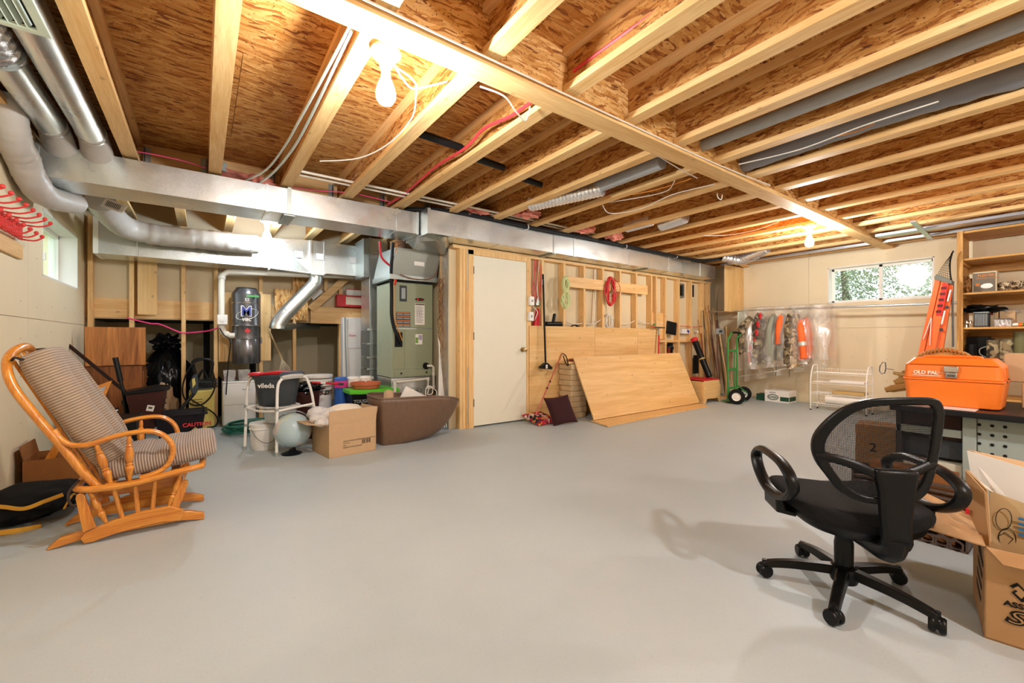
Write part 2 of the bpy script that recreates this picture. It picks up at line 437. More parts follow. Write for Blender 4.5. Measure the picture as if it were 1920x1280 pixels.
def pillow_fn(c, U, V, N, hu, hv, hn, p=3.0, ridge=None, edge=0.12):
    c, U, V, N = Vector(c), Vector(U).normalized(), Vector(V).normalized(), Vector(N).normalized()
    def fn(a, b):                                   # a around the section (closed), b along V
        th = 2 * PI * a; y = 2 * b - 1
        w = max(0.0, 1 - abs(y) ** p) ** (1 / p)
        cu, su = math.cos(th), math.sin(th)
        e = 0.42
        x = math.copysign(abs(cu) ** e, cu); z = math.copysign(abs(su) ** 0.7, su)
        k = ridge(x, y) if ridge else 1.0
        return c + U * x * hu * (0.25 + 0.75 * w) + V * y * hv + N * z * hn * (max(w, 0.0) ** 0.6) * (k if z > 0 else 1)
    return fn
# ------------------------------------------------------------------ the room
XL, XR, YF, YW, YR = -1.03, 8.15, -3.2, 4.35, 6.45        # left wall, right wall, wall behind camera, door wall, rear stud wall
ZJ, ZD = 2.41, 2.66                                         # joist undersides, deck underside
B().box(XL - 0.1, XR + 0.1, YF - 0.1, 8.1, -0.12, 0).o('floor', CONC, kind='structure', flat=True)
ceil = B().box(XL - 0.2, XR + 0.2, YF - 0.2, 8.2, 2.682, 2.74).o('ceiling', OSBD, kind='structure', flat=True)
gx = [XL + 2.44 * i for i in range(5)]
for j in range(10):
    y0 = YF + 1.22 * j - 0.05
    off = -1.22 if j % 2 else 0
    for i in range(5):
        x0 = max(XL, XL + 2.44 * i + off); x1 = min(XR, XL + 2.44 * (i + 1) + off)
        if x1 - x0 < 0.1 or y0 > 8: continue
        B().box(x0 + 0.0015, x1 - 0.0015, y0 + 0.0015, min(8.1, y0 + 1.2185), ZD, ZD + 0.018).o('osb_sheet', OSBD, ceil, flat=True)
def joist(x, y0, y1, z0=ZJ, w=0.088):
    j = B().box(x - 0.006, x + 0.006, y0, y1, z0 + 0.036, ZD - 0.036).o('floor_joist', OSBW, ceil, flat=True)
    B().box(x - w / 2, x + w / 2, y0, y1, z0, z0 + 0.038).o('bottom_flange', JOIST, j, flat=True)
    B().box(x - w / 2, x + w / 2, y0, y1, ZD - 0.038, ZD).o('top_flange', JOIST, j, flat=True)
    return j
for k in range(-2, 16):
    x = 0.09 + 0.525 * k
    if x > XR - 0.05: break
    joist(x, YF, 1.750)
    joist(x, 1.868, 4.63)
for k in range(-1, 18):
    x = -0.185 + 0.455 * k
    if x < XR - 0.1: joist(x, 4.68, 8.1 if x > 2.4 else 6.5)
# flush beam with the board nailed under it
beam = B().box(XL, XR, 1.753, 1.865, ZJ + 0.001, ZD).o('trim_1', OSBX, kind='structure', flat=True)
B().box(XL, 4.95, 1.742, 1.882, 2.373, 2.41).o('bottom_plate', PINE['x'], beam, flat=True, bev=0.002)
B().box(4.953, 8.14, 1.742, 1.882, 2.373, 2.41).o('bottom_plate', PINE['x'], beam, flat=True, bev=0.002)
# header over the door wall line: board pieces between the joists, with metal hangers
head = B().box(XL, XR, 4.64, 4.675, ZJ + 0.0, ZD).o('trim_2', PINE['x'], kind='structure', flat=True)
for k in range(-1, 16):
    x = 0.09 + 0.525 * k
    if x > XR - 0.1: break
    B().box(x + 0.075, x + 0.45, 4.615, 4.637, ZJ + 0.01, ZD - 0.02).o('header_board', PLYW['x'], head, flat=True, bev=0.002)
    hb = B()
    for sx in (-0.052, 0.052): hb.box(x + sx - 0.002, x + sx + 0.002, 4.58, 4.64, ZJ - 0.002, ZD - 0.03); hb.box(x + sx * 1.5 - 0.018, x + sx * 1.5 + 0.018, 4.630, 4.633 - 0.02, ZJ, ZD - 0.03)
    hb.o('joist_hanger', GALVD, head, flat=True)
# boarded walls: sheets 1.2 m high laid in two courses, seams between them
def cut(r, h):
    x0, x1, z0, z1 = r
    if h is None: return [r]
    a0, a1, b0, b1 = h
    if a0 >= x1 or a1 <= x0 or b0 >= z1 or b1 <= z0: return [r]
    out = []
    if z0 < b0: out.append((x0, x1, z0, b0))
    if z1 > b1: out.append((x0, x1, b1, z1))
    zz0, zz1 = max(z0, b0), min(z1, b1)
    if x0 < a0: out.append((x0, a0, zz0, zz1))
    if x1 > a1: out.append((a1, x1, zz0, zz1))
    return out
def board_wall(name, axis, pos, out, a0, a1, zt, hole=None, seams=(), zc=1.21, mat=DRY, thick=0.25, screws=True):
    def bx(b, r, t0, t1):
        if axis == 'x': b.box(min(t0, t1), max(t0, t1), r[0], r[1], r[2], r[3])
        else: b.box(r[0], r[1], min(t0, t1), max(t0, t1), r[2], r[3])
    b = B()
    for r in cut((a0, a1, 0, zt), hole): bx(b, r, pos + out * 0.012, pos + out * thick)
    w = b.o(name, mat, kind='structure', flat=True)
    cuts = [a0] + list(seams) + [a1]
    rnd = random.Random(3); sb = B()
    for (z0, z1) in ((0.0, zc), (zc, zt)):
        for c0, c1 in zip(cuts[:-1], cuts[1:]):
            b = B()
            for r in cut((c0 + 0.002, c1 - 0.002, z0 + 0.002, z1 - 0.002), hole): bx(b, r, pos, pos + out * 0.011)
            if b.v: b.o('drywall_sheet', mat, w, flat=True)
            if screws:
                y = c0 + 0.2
                while y < c1:
                    for q in range(4):
                        z = z0 + 0.12 + q * 0.32 + rnd.uniform(-.03, .03)
                        if hole and hole[0] - .03 < y < hole[1] + .03 and hole[2] - .03 < z < hole[3] + .03: continue
                        if z < z1 - 0.02:
                            p = Vector((pos, y, z)) if axis == 'x' else Vector((y, pos, z))
                            d = Vector((-out, 0, 0)) if axis == 'x' else Vector((0, -out, 0))
                            sb.cyl(p, p + d * 0.0012, 0.004, n=6)
                    y += 0.41
    if sb.v: sb.o('screw_head', SCREW, w, kind='stuff')
    return w
WR = (1.329, 2.56, 1.62, 2.19)       # right window opening (y0, y1, z0, z1)
WL = (4.98, 6.18, 1.555, 2.095)      # left window opening
wr = board_wall('wall_right', 'x', XR, 1, YF, 8.1, 2.66, WR, (-1.4, 0.4, 2.83, 5.2), 1.225, thick=0.25)
wl = board_wall('wall_left', 'x', XL, -1, YF, 8.1, 2.66, WL, (-0.6, 1.8, 4.62, 6.30), 1.20, thick=0.25)
board_wall('wall_front', 'y', YF, -1, XL, XR, 2.66, None, (1.4, 3.8, 6.2), 1.22, screws=False)
# windows
def window(name, x, sgn, w, mull, depth=0.21):
    y0, y1, z0, z1 = w
    e = B()
    t = 0.014
    for a in ((x, x + sgn * depth, y0, y0 + t, z0, z1), (x, x + sgn * depth, y1 - t, y1, z0, z1), (x, x + sgn * depth, y0, y1, z0, z0 + t), (x, x + sgn * depth, y0, y1, z1 - t, z1)):
        e.box(min(a[0], a[1]), max(a[0], a[1]), *a[2:])
    win = e.o(name, WHITE, kind='structure', flat=True)
    xf = x + sgn * (depth - 0.06)
    f = B(); q = 0.035
    for a in ((y0 + t, y0 + t + q, z0 + t, z1 - t), (y1 - t - q, y1 - t, z0 + t, z1 - t), (y0 + t, y1 - t, z0 + t, z0 + t + q), (y0 + t, y1 - t, z1 - t - q, z1 - t), (mull - 0.022, mull + 0.022, z0 + t, z1 - t)):
        f.box(xf - 0.02, xf + 0.02, *a)
    f.o('window_frame', WHITE, win, flat=True, bev=0.003)
    for a, b in ((y0 + t + q, mull - 0.022), (mull + 0.022, y1 - t - q)):
        B().box(xf - 0.003, xf + 0.003, a, b, z0 + t + q, z1 - t - q).o('pane', GLASSP, win, flat=True)
    s = B(); s.box(min(xf - sgn * .02, xf - sgn * .05), max(xf - sgn * .02, xf - sgn * .05), mull - 0.016, mull + 0.016, z0 + 0.2, z0 + 0.27); s.o('latch', WHITE, win, bev=0.003)
    return win
window('window_1', XR, 1, WR, 1.93)
window('window_2', XL, -1, WL, 5.55)
# door wall: studs, plates, plywood wainscot, backing board
back = B(); back.box(3.46, 7.86, 4.452, 4.47, 0, 2.14); back.box(2.33, 2.50, 4.452, 4.47, 0, 2.14)
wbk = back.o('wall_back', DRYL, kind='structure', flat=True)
B().box(2.33, 7.86, YW, 4.45, 2.10, 2.14).o('top_plate', PINE['x'], wbk, flat=True)
B().box(3.43, 7.86, YW, 4.45, 0, 0.038).o('sole_plate', PINE['x'], wbk, flat=True)
for k in range(11):
    xr = 3.692 + 0.3925 * k
    B().box(xr - 0.038, xr, YW, 4.45, 0.038, 2.10).o('stud', PINE['z'], wbk, flat=True, bev=0.002)
for x0, x1, y0 in ((3.432, 3.470, YW), (2.545, 2.583, YW), (2.503, 2.541, YW), (2.462, 2.500, YW + .004), (2.420, 2.458, YW + .002), (6.14, 6.178, YW), (7.76, 7.798, YW), (7.80, 7.838, YW), (7.225, 7.262, YW + 0.03)):
    B().box(x0, x1, y0, 4.45, 0.0, 2.10).o('stud', PINE['z'], wbk, flat=True, bev=0.002)
B().box(2.583, 3.43, YW, 4.45, 2.062, 2.10).o('header', PINE['x'], wbk, flat=True)
pl = [(3.436, 4.655), (4.658, 5.637), (5.64, 6.19)]
for a, b in pl: B().box(a, b, YW - 0.014, YW - 0.001, 0.005, 1.225).o('plywood_sheet', PLYW['x'], wbk, flat=True, bev=0.0015)
B().box(4.08, 5.89, YW - 0.022, YW - 0.002, 1.775, 1.925).o('nailer_board', PINE['x'], wbk, flat=True, bev=0.003)
for z, a, b in ((0.93, 6.23, 7.6),):
    for k in range(6, 10):
        xr = 3.692 + 0.3925 * k
        if xr < 6.0: continue
        B().box(xr + 0.001, xr + 0.354, YW + .002, 4.45, 1.0, 1.038).o('blocking', PINE['x'], wbk, flat=True)
B().box(6.10, 6.42, 4.40, 4.42, 1.045, 1.50).o('blocking', PLYW['x'], wbk, flat=True)
dk = plain('dark_opening', '0b0a09', 0.9)
for (x0, x1, z0, z1) in ((6.85, 7.03, 1.82, 2.03), (7.25, 7.42, 1.84, 2.06)):
    ob = B().box(x0, x1, 4.435, 4.451, z0, z1).o('vent_opening', dk, wbk, flat=True)
B().ring([(6.83, 1.80), (7.05, 1.80), (7.05, 2.05), (6.83, 2.05)], [(6.86, 1.83), (7.02, 1.83), (7.02, 2.02), (6.86, 2.02)], 'xz', 4.40, 4.436).o('vent_box', GALVD, wbk, flat=True)
# metal corner strips beside the door
for z0, z1 in ((1.62, 2.10), (0.05, 0.72)):
    B().box(2.522, 2.548, YW - 0.003, YW - 0.0005, z0, z1).o('metal_strip', GALVD, wbk, flat=True)
# door
dj = B(); dj.box(2.584, 2.602, YW - 0.004, 4.45, 0, 2.06); dj.box(3.398, 3.432, YW - 0.004, 4.45, 0, 2.06); dj.box(2.602, 3.398, YW - 0.004, 4.45, 2.045, 2.062)
dj.box(2.53, 2.60, YW - 0.006, YW - 0.002, 0.0, 2.10)
dj.box(2.53, 3.46, YW - 0.006, YW - 0.002, 2.048, 2.10)
dr = dj.o('door_1', PINE['z'], kind='structure', flat=True)
B().box(2.604, 3.396, YW + 0.002, YW + 0.040, 0.018, 2.043).o('door_leaf', DOORW, dr, flat=True, bev=0.002)
for z in (0.25, 1.04, 1.82): B().cyl((2.603, YW - 0.006, z), (2.603, YW - 0.006, z + 0.09), 0.006, n=8).o('hinge', STEELD, dr)
kn = B(); kn.cyl((3.335, YW + .002, 0.915), (3.335, YW - 0.006, 0.915), 0.033, n=20); kn.cyl((3.335, YW - .006, 0.915), (3.335, YW - 0.035, 0.915), 0.012, n=12)
kn.lathe([(0.012, 0), (0.024, 0.008), (0.030, 0.02), (0.028, 0.034), (0.016, 0.04)], (3.335, YW - 0.03, 0.915), 20, rot_to((0, -1, 0))).o('door_knob', BRASS, dr)
# partition running back beside the air handler
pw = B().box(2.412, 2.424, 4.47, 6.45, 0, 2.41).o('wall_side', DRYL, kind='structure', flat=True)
for y0 in (4.452, 4.70, 5.1, 5.5): B().box(2.35, 2.411, y0 + .001, y0 + 0.040, 0, 2.40).o('stud', PINE['z'], pw, flat=True, bev=0.002)
B().box(2.355, 2.359, 4.50, 4.70, 0.0, 2.3).o('poly_sheet', POLY, pw, flat=True)
# rear wall of the furnace corner: studs, upper boarding, ledger, low recess behind
rw = B(); rw.box(XL, 2.40, 6.56, 6.60, 1.28, 2.66)
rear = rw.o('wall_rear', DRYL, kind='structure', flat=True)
def uX(u, y): return PY(u, 600, y).x
for u0, u1 in ((164, 172), (242, 254), (340, 350), (401, 411), (486, 496), (549, 560), (636, 646)):
    a = uX(u0, 6.45); b = a + 0.042
    B().box(a, b, 6.45, 6.54, 0, 2.40).o('stud', PINE['z'], rear, flat=True, bev=0.002)
B().box(XL, 2.40, 6.541, 6.559, 1.29, 1.51).o('ledger_board', PINE['x'], rear, flat=True, bev=0.002)
B().box(uX(258, 6.44), uX(295, 6.44), 6.43, 6.448, 1.33, 1.98).o('backing_board', PLYW['z'], rear, flat=True, bev=0.002)
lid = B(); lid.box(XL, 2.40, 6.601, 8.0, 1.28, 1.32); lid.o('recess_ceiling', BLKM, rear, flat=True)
B().box(XL, 2.40, 7.9, 7.94, 0, 1.28).o('recess_board', DRYL, rear, flat=True)
B().box(2.424, XR, 7.9, 8.0, 0, 2.66).o('wall_outer', DRYL, kind='structure', flat=True)
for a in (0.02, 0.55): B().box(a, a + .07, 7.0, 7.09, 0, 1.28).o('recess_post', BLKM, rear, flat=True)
# stair carriage seen at the rear right of that corner
st = T('stair_carriage', 'sloping lumber stair stringer with chipboard risers behind the slanted metal duct', 'stairs', (1.2, 6.4, 1.3))
B().bar(PY(582, 580, 6.40), PY(664, 508, 6.40), 0.035, 0.10, up=(0, 0, 1)).o('stringer', PINE['x'], st, flat=True)
for u0, v0, u1, v1 in ((553, 600, 577, 515), (515, 598, 549, 543)):
    a, b = PY(u0, v0, 6.425), PY(u1, v1, 6.425)
    B().box(min(a.x, b.x), max(a.x, b.x), 6.42, 6.44, min(a.z, b.z), max(a.z, b.z)).o('chipboard_panel', osb('osb_pale', 'xz', 'z'), st, flat=True)
a, b = PY(600, 585, 6.44), PY(640, 600, 6.44)
B().box(PY(582, 580, 6.43).x, 2.39, 6.415, 6.44, 1.27, 1.50).o('beam', PINE['x'], st, flat=True)
s2 = PY(608, 545, 6.43); B().box(s2.x, s2.x + .045, 6.42, 6.45, s2.z, 1.93).o('stud', PINE['z'], st, flat=True)

# ------------------------------------------------------------------ outdoors beyond the windows
soil = plain('garden_soil', '6f6a4d', 0.95)
B().box(8.42, 24, -8, 16, 1.2, 1.35).o('ground', plain('lawn_ground', '7a8a4e', 0.95, var=0.3), kind='structure', flat=True)
B().box(-9, -1.3, -2, 16, 1.2, 1.35).o('ground', plain('lawn_ground', '7a8a4e', 0.95, var=0.3), kind='structure', flat=True)
leafm = patches('hedge_leaves', ['6f8a5c', '93a878', '55704a', 'b4c49c'], 60, 0.6)
rnd = random.Random(5)
for i, (x, y) in enumerate(((11.5, 1.75), (11.6, 3.3), (11.4, 4.85), (11.6, 6.4), (11.6, 0.2))):
    t = T('tree', ['pale green leafy tree filling the right part of the long window', 'light green leafy tree behind the middle of the long window',
                   'light green leafy tree at the left end of the long window', 'leafy tree left of those outside the long window', 'leafy tree farthest right outside the long window'][i], 'tree', (x, y, 1.35), 'trees outside the long window')
    B().tube([(x, y, 1.3), (x + .1, y + .05, 2.2), (x - .05, y + .1, 3.2)], [0.08, 0.06, 0.03], 7, sm=3).o('trunk', plain('bark', '6b5a48', 0.9), t)
    lb = B()
    for k in range(3300):
        d = Vector((rnd.gauss(0, 1), rnd.gauss(0, 1), rnd.gauss(0, 1))).normalized() * (rnd.random() ** 0.4)
        p = Vector((x + d.x * 0.7, y + d.y * .90, 2.45 + d.z * 1.1))
        a = Vector((rnd.gauss(0, 1), rnd.gauss(0, 1), rnd.gauss(0, 1))).normalized(); c2 = a.orthogonal().normalized() * 0.020; a *= 0.045
        lb.add([p - a, p - c2, p + a, p + c2], [(0, 1, 2, 3)])
    lb.o('foliage', leafm, t, kind='stuff', flat=True)

# ------------------------------------------------------------------ ceiling lamps
names = {0: 'bare bulb in white porcelain holder on the beam near the camera', 1: 'bare bulb in white holder on the beam near the long window',
         2: 'bare bulb in white holder above the grey flex duct in the furnace corner', 3: 'added fill bulb in white holder, unseen above left behind the camera',
         4: 'added fill bulb in white holder, unseen at the right behind the camera'}
for i, (x, y, z, c, st_) in enumerate(BULBS):
    t = T('ceiling_bulb', names[i], 'lamp', (x, y, ZJ), 'bare ceiling bulbs')
    B().cyl((x, y, ZJ), (x, y, ZJ - .015), 0.055, n=20).o('junction_box', WPLA, t)
    B().lathe([(0.0, 0.0), (0.068, 0.0), (0.07, -0.012), (0.06, -0.024), (0.036, -0.034), (0.03, -0.055), (0.028, -0.075), (0.0, -0.075)], (x, y, ZJ - .015), 28, cap=False).o('porcelain_holder', WHITE, t)
    B().lathe([(0.0, 0.12), (0.019, 0.115), (0.021, 0.07), (0.034, 0.04), (0.044, 0.008), (0.044, -0.024), (0.032, -0.046), (0.0, -0.056)], (x, y, z), 20, cap=False).o('bulb', emit('bulb_glow_%s' % 'abcdef'[i], c, st_ * 0.85), t)
# ------------------------------------------------------------------ sheet-metal ducts
def duct_box(b, x0, x1, y0, y1, z0, z1): b.box(x0, x1, y0, y1, z0, z1)
t = T('return_duct', 'long rectangular galvanised duct hung under the joists on the left', 'duct', (-0.3, 4.45, 2.16))
B().box(-0.915, 1.87, 4.25, 4.62, 2.163, 2.39).o('duct_run', GALV, t, bev=0.002)
B().box(-0.925, -0.895, 4.243, 4.627, 2.158, 2.396).o('end_cap', GALVD, t, bev=0.002)
for x in (0.45, 1.62, 1.84): B().box(x, x + 0.022, 4.244, 4.626, 2.157, 2.395).o('joint_cleat', GALV, t, flat=True)
b = B()
for x in (0.62,): b.box(x, x + .03, 4.2435, 4.2475, 2.16, 2.40); b.box(x - .03, x + .06, 4.25, 4.62, 2.148, 2.157)
b.o('hanger_strap', GALVD, t, flat=True)
t = T('supply_duct', 'large galvanised trunk duct running above the white door to the far corner', 'duct', (4.8, 4.3, 2.14))
xs = [1.90, 2.80, 3.98, 5.10, 6.10, 7.02, 7.52]
for i in range(len(xs) - 1):
    B().box(xs[i], xs[i + 1], 4.075 + (0.0 if i else -0.005), 4.615, 2.146, 2.392 - 0.004 * i).o('duct_section', GALV, t, bev=0.002)
    if i: B().box(xs[i] - 0.012, xs[i] + 0.012, 4.068, 4.62, 2.14, 2.397 - 0.004 * i).o('joint_cleat', GALV, t, flat=True)
B().box(xs[0] - .02, xs[0] + 0.015, 4.06, 4.63, 2.138, 2.402).o('joint_cleat', GALV, t, flat=True)
for x in (3.60, 5.55): B().box(x, x + 0.05, 4.07, 4.64, 2.128, 2.145).o('support_strut', GALVD, t, flat=True, bev=0.002)
for x in (3.60, 5.55): B().cyl((x + .02, 4.066, 2.13), (x + .02, 4.066, 2.41), 0.003, n=6).o('hanger_wire', GALVD, t)
# tapering connection under the two ducts
B().add([(1.86, 4.26, 2.157), (1.86, 4.60, 2.157), (2.10, 4.08, 2.139), (2.45, 4.62, 2.139), (1.90, 4.30, 2.10), (1.95, 4.60, 2.08), (2.05, 4.20, 2.11), (2.35, 4.6, 2.06)],
        [(0, 2, 3, 1), (0, 4, 6, 2), (2, 6, 7, 3), (4, 5, 7, 6), (0, 1, 5, 4), (1, 3, 7, 5)]).o('transition_piece', GALV, t, flat=True)
# duct far at the back of the furnace corner
t = T('rear_duct', 'rectangular galvanised duct along the back behind the grey flex duct', 'duct', (0.5, 6.2, 1.9))
B().box(-0.87, 0.66, 6.0, 6.38, 1.925, 2.29).o('duct_run', GALV, t, bev=0.002)
B().box(-0.89, -0.85, 5.99, 6.385, 1.92, 2.297).o('end_cap', WHITE, t, flat=True)
B().prism([(0.66, 1.925), (0.66, 2.29), (1.14, 2.33), (1.14, 1.90)], 'xz', 6.0, 6.38).o('transition_piece', GALV, t, flat=True)
B().prism([(0.66 + .02, 1.94), (1.13, 1.915), (0.9, 2.12)], 'xz', 5.992, 6.0).o('crease_panel', GALVD, t, flat=True)
B().box(1.14, 1.30, 5.97, 6.38, 1.885, 2.325).o('duct_section', GALV, t, bev=0.002)
B().box(1.30, 1.83, 5.96, 6.38, 1.91, 2.32).o('duct_section', GALV, t, bev=0.002)
for x in (0.655, 1.13, 1.295, 1.76): B().box(x, x + .02, 5.955, 6.385, 1.90, 2.325).o('joint_cleat', GALV, t, flat=True)
for i, x in enumerate((1.20, 1.62, 0.95)):
    B().box(x, x + 0.09, 5.948, 5.954, 2.08, 2.16).o('paper_label', WHITE, t, flat=True)
def mark(body, size, loc, rot, par, mat=INK): return text(body, size, loc, rot, mat, par)
B().cyl((-0.55, 5.99, 1.93), (-0.55, 5.99, 2.20), 0.006, n=6).o('hanger_wire', WHITE, t)
# round branch ducts at the upper left
for i, (x, lab) in enumerate(((-0.80, 'round galvanised duct at the far left, ending in crinkled foil'), (-0.61, 'round galvanised duct beside the double joist at the left'))):
    t = T('round_duct', lab, 'duct', (x, 3.4, 2.44))
    y0 = 3.15 if i == 0 else 2.0
    B().cyl((x, y0, 2.455), (x, 4.14, 2.455), 0.078, n=28).o('pipe', GALV, t)
    B().lathe([(0.08, 0), (0.083, 0.01), (0.083, 0.03), (0.079, 0.04)], (x, 4.02, 2.455), 28, rot_to((0, 1, 0))).o('drawband', FLEXG, t)
    B().grid(lambda u, v, x=x: (x + math.cos(2 * PI * u) * (0.078 + 0.012 * v), 4.08 + 0.19 * v, 2.455 - 0.02 * v - 0.05 * v * v + math.sin(2 * PI * u) * (0.078 + .01 * v)), 24, 6, cu=True).o('boot', FLEXG, t)
    if i == 0:
        B().grid(lambda u, v, x=x: (x + math.cos(2 * PI * u) * (0.09 + 0.006 * math.sin(v * 110)), 2.0 + 1.17 * v, 2.455 + math.sin(2 * PI * u) * (0.09 + 0.006 * math.sin(v * 110 + u * 3))), 22, 90, cu=True).o('foil_sleeve', FOIL, t)
        B().lathe([(0.092, 0), (0.096, 0.015), (0.09, 0.03), (0.095, 0.045), (0.08, 0.06)], (x, 3.12, 2.455), 28, rot_to((0, 1, 0))).o('clamp_band', GREYP, t)
# white register on the ceiling at the very upper left
t = T('air_register', 'pale mint louvred air grille at the top left corner of the ceiling', 'vent', (-0.55, 2.15, 2.39))
a, b_, c, d = PZ(-60, -30, 2.36), PZ(76, 0, 2.36), PZ(98, 70, 2.36), PZ(0, 47, 2.36)
x0, x1, y0, y1 = -0.86, c.x, 1.93, c.y
MINT = plain('mint_enamel', 'cfe0d2', 0.4)
B().ring([(x0, y0), (x1, y0), (x1, y1), (x0, y1)], [(x0 + .035, y0 + .035), (x1 - .035, y0 + .035), (x1 - .035, y1 - .035), (x0 + .035, y1 - .035)], 'xy', 2.350, 2.362).o('frame', MINT, t, bev=0.003)
n = 9
for k in range(n):
    xx = x0 + 0.045 + (x1 - x0 - 0.09) * (k + 0.5) / n
    B().obox((xx, (y0 + y1) / 2, 2.364), 0.004, y1 - y0 - 0.07, 0.028, Matrix.Rotation(0.6, 3, 'Y')).o('louvre', MINT, t, flat=True)
B().box(x0 + .02, x1 - .02, y0 + .02, y1 - .02, 2.371, 2.374).o('backing', BLKM, t, flat=True)
# flexible ducts
def flex(path, r, name, lab, mat, seed=0, wr=0.08, n=18, per=9, ribs=0.0, cat='duct'):
    P = smooth_path(path, per); m = len(P)
    rs = [r * (1 + wr * noise.noise(Vector((i * 0.9, seed, 0))) + ribs * (1 if i % 2 else -1)) for i in range(m)]
    b = B().tube(P, rs, n)
    for i, p in enumerate(b.v):
        q = noise.noise(p * 22) * r * wr * 0.9
        b.v[i] = p + Vector((q, q * 0.6, q))
    o = b.o(name, mat); tag(o, lab, cat); return o
flex([(-0.93, 3.80, 2.50), (-0.935, 3.84, 2.38), (-0.94, 3.94, 2.28), (-0.935, 4.08, 2.215), (-0.925, 4.24, 2.12), (-0.90, 4.45, 2.075), (-0.82, 4.8, 2.13)], 0.083, 'flexible_duct', 'fat grey plastic-wrapped flex duct at the left wall above the red hooks', FLEXG)
fd = [PY(u, v, y) for u, v, y in ((188, 375, 5.1), (205, 400, 5.4), (240, 428, 5.7), (300, 441, 5.78), (370, 448, 5.78), (430, 455, 5.78), (484, 459, 5.78))]
flex(fd, 0.105, 'flexible_duct', 'sagging pale grey wrapped flex duct in the furnace corner below the left bulb', FLEXG, 2)
t = T('paper_tag', 'small printed white card on the grey flex duct near the left window', 'label', PY(200, 388, 5.05))
R = Matrix.Rotation(-0.3, 3, 'X') @ Matrix.Rotation(0.35, 3, 'Y')
B().obox(PY(214, 386, 5.05), 0.15, 0.004, 0.09, R).o('card', WHITE, t, flat=True)
tb = B()
for k in range(9): tb.obox(PY(214, 386, 5.05) + R @ Vector((-.05 + k * .011, -.004, 0)), 0.004, 0.001, 0.055, R)
tb.o('barcode', INK, t, flat=True)
# foil flex pieces between the joists over the trunk duct
SILV = plain('silver_flex', (0.8, 0.8, 0.8), 0.3, 0.85, bump=0.8, bscale=60)
def zig(u0, v0, u1, v1, z, r, lab):
    a, b = PZ(u0, v0, z), PZ(u1, v1, z)
    P = [a.lerp(b, k / 40) for k in range(41)]
    rs = [r * (1 + 0.05 * (1 if i % 2 else -1)) for i in range(41)]
    o = B().tube(P, rs, 16).o('foil_duct', SILV); tag(o, lab, 'duct')
zig(995, 382, 1130, 352, 2.45, 0.075, 'silver corrugated flex duct between joists above the door')
zig(1175, 425, 1222, 412, 2.47, 0.07, 'short silver flex duct piece right of the door duct, nearer one')
zig(1240, 422, 1285, 407, 2.47, 0.07, 'short silver flex duct piece between joists, the farther one')
P = [PZ(1355, 482, 2.42), PZ(1385, 487, 2.36), PZ(1408, 480, 2.38), PZ(1440, 466, 2.44)]
P = smooth_path(P, 10); o = B().tube(P, [0.085 * (1 + .06 * (1 if i % 2 else -1)) * (0.75 + .25 * math.sin(PI * i / (len(P) - 1))) for i in range(len(P))], 18).o('foil_duct', SILV)
tag(o, 'silver ribbed flex duct sagging from the joists near the far corner', 'duct')
def bayrun(u0, v0, u1, v1, z, r, name, lab, mat, wr=0.0, ext=0.0):
    a, b = PZ(u0, v0, z), PZ(u1, v1, z)
    x = (a.x + b.x) / 2
    ya, yb = min(a.y, b.y) - ext, max(a.y, b.y)
    if wr: return flex([(x, ya, z), (x + .02, (ya * 2 + yb) / 3, z - .012), (x - .02, (ya + 2 * yb) / 3, z + .012), (x, yb, z)], r, name, lab, mat, wr=wr, per=16)
    o = B().cyl((x, ya, z), (x, yb, z), r, n=20).o(name, mat); tag(o, lab, 'duct'); return o
bayrun(1310, 272, 1920, 45, 2.505, 0.043, 'round_duct', 'grey round pipe duct in the joist bay at the upper right', plain('grey_pipe', 'a3a8ab', .4), ext=1.5)
bayrun(1130, 350, 1235, 300, 2.47, 0.06, 'round_duct', 'grey round pipe duct joined to the silver flex above the door', plain('grey_pipe', 'a3a8ab', .4))
bayrun(1372, 305, 1920, 150, 2.515, 0.07, 'flexible_duct', 'slate grey wrapped flex duct in the joist bay at the far right', FLEXD, wr=0.12, ext=1.5)
GALVP = galv('pale_channel', 'c6ccd6', 0.3)
o = B().box(7.05, 7.20, -1.5, 1.70, 2.375, 2.405).o('steel_channel', GALVP); tag(o, 'long pale metal channel under the joists near the long window wall', 'channel')
o = B().box(7.55, 7.62, -1.5, 4.0, 2.375, 2.405).o('steel_channel', GALVP); tag(o, 'thin pale metal channel hugging the ceiling by the long window wall', 'channel')
o = B().bar(PZ(1712, 415, 2.37), PZ(1745, 447, 2.37), 0.05, 0.02).o('steel_channel', GALVP); tag(o, 'short pale metal cross bar at the ceiling beside the shelf', 'channel')
# pink insulation tufts
for i, (u, v, s_, lab) in enumerate(((1120, 356, 1.0, 'pink fibreglass tuft beside the silver duct above the door'), (985, 398, 1.3, 'pink fibreglass tuft over the trunk duct left of the others'), (895, 398, 1.0, 'pink fibreglass tuft over the trunk duct above the door frame'),
                                     (1095, 428, 1.2, 'pink fibreglass tuft over the trunk duct in the middle'), (1150, 440, 1.3, 'pink fibreglass tuft over the trunk duct, farthest right'), (470, 342, 1.4, 'pink fibreglass strip on the left duct below the header'))):
    p = PZ(u, v, 2.46 if i != 0 else 2.5)
    o = B().blob(p, 0.085 * s_, 0.9, 2.5, 3, (1.5, 0.8, 0.55), seed=i).o('insulation_batt', PINKI); tag(o, lab, 'insulation')
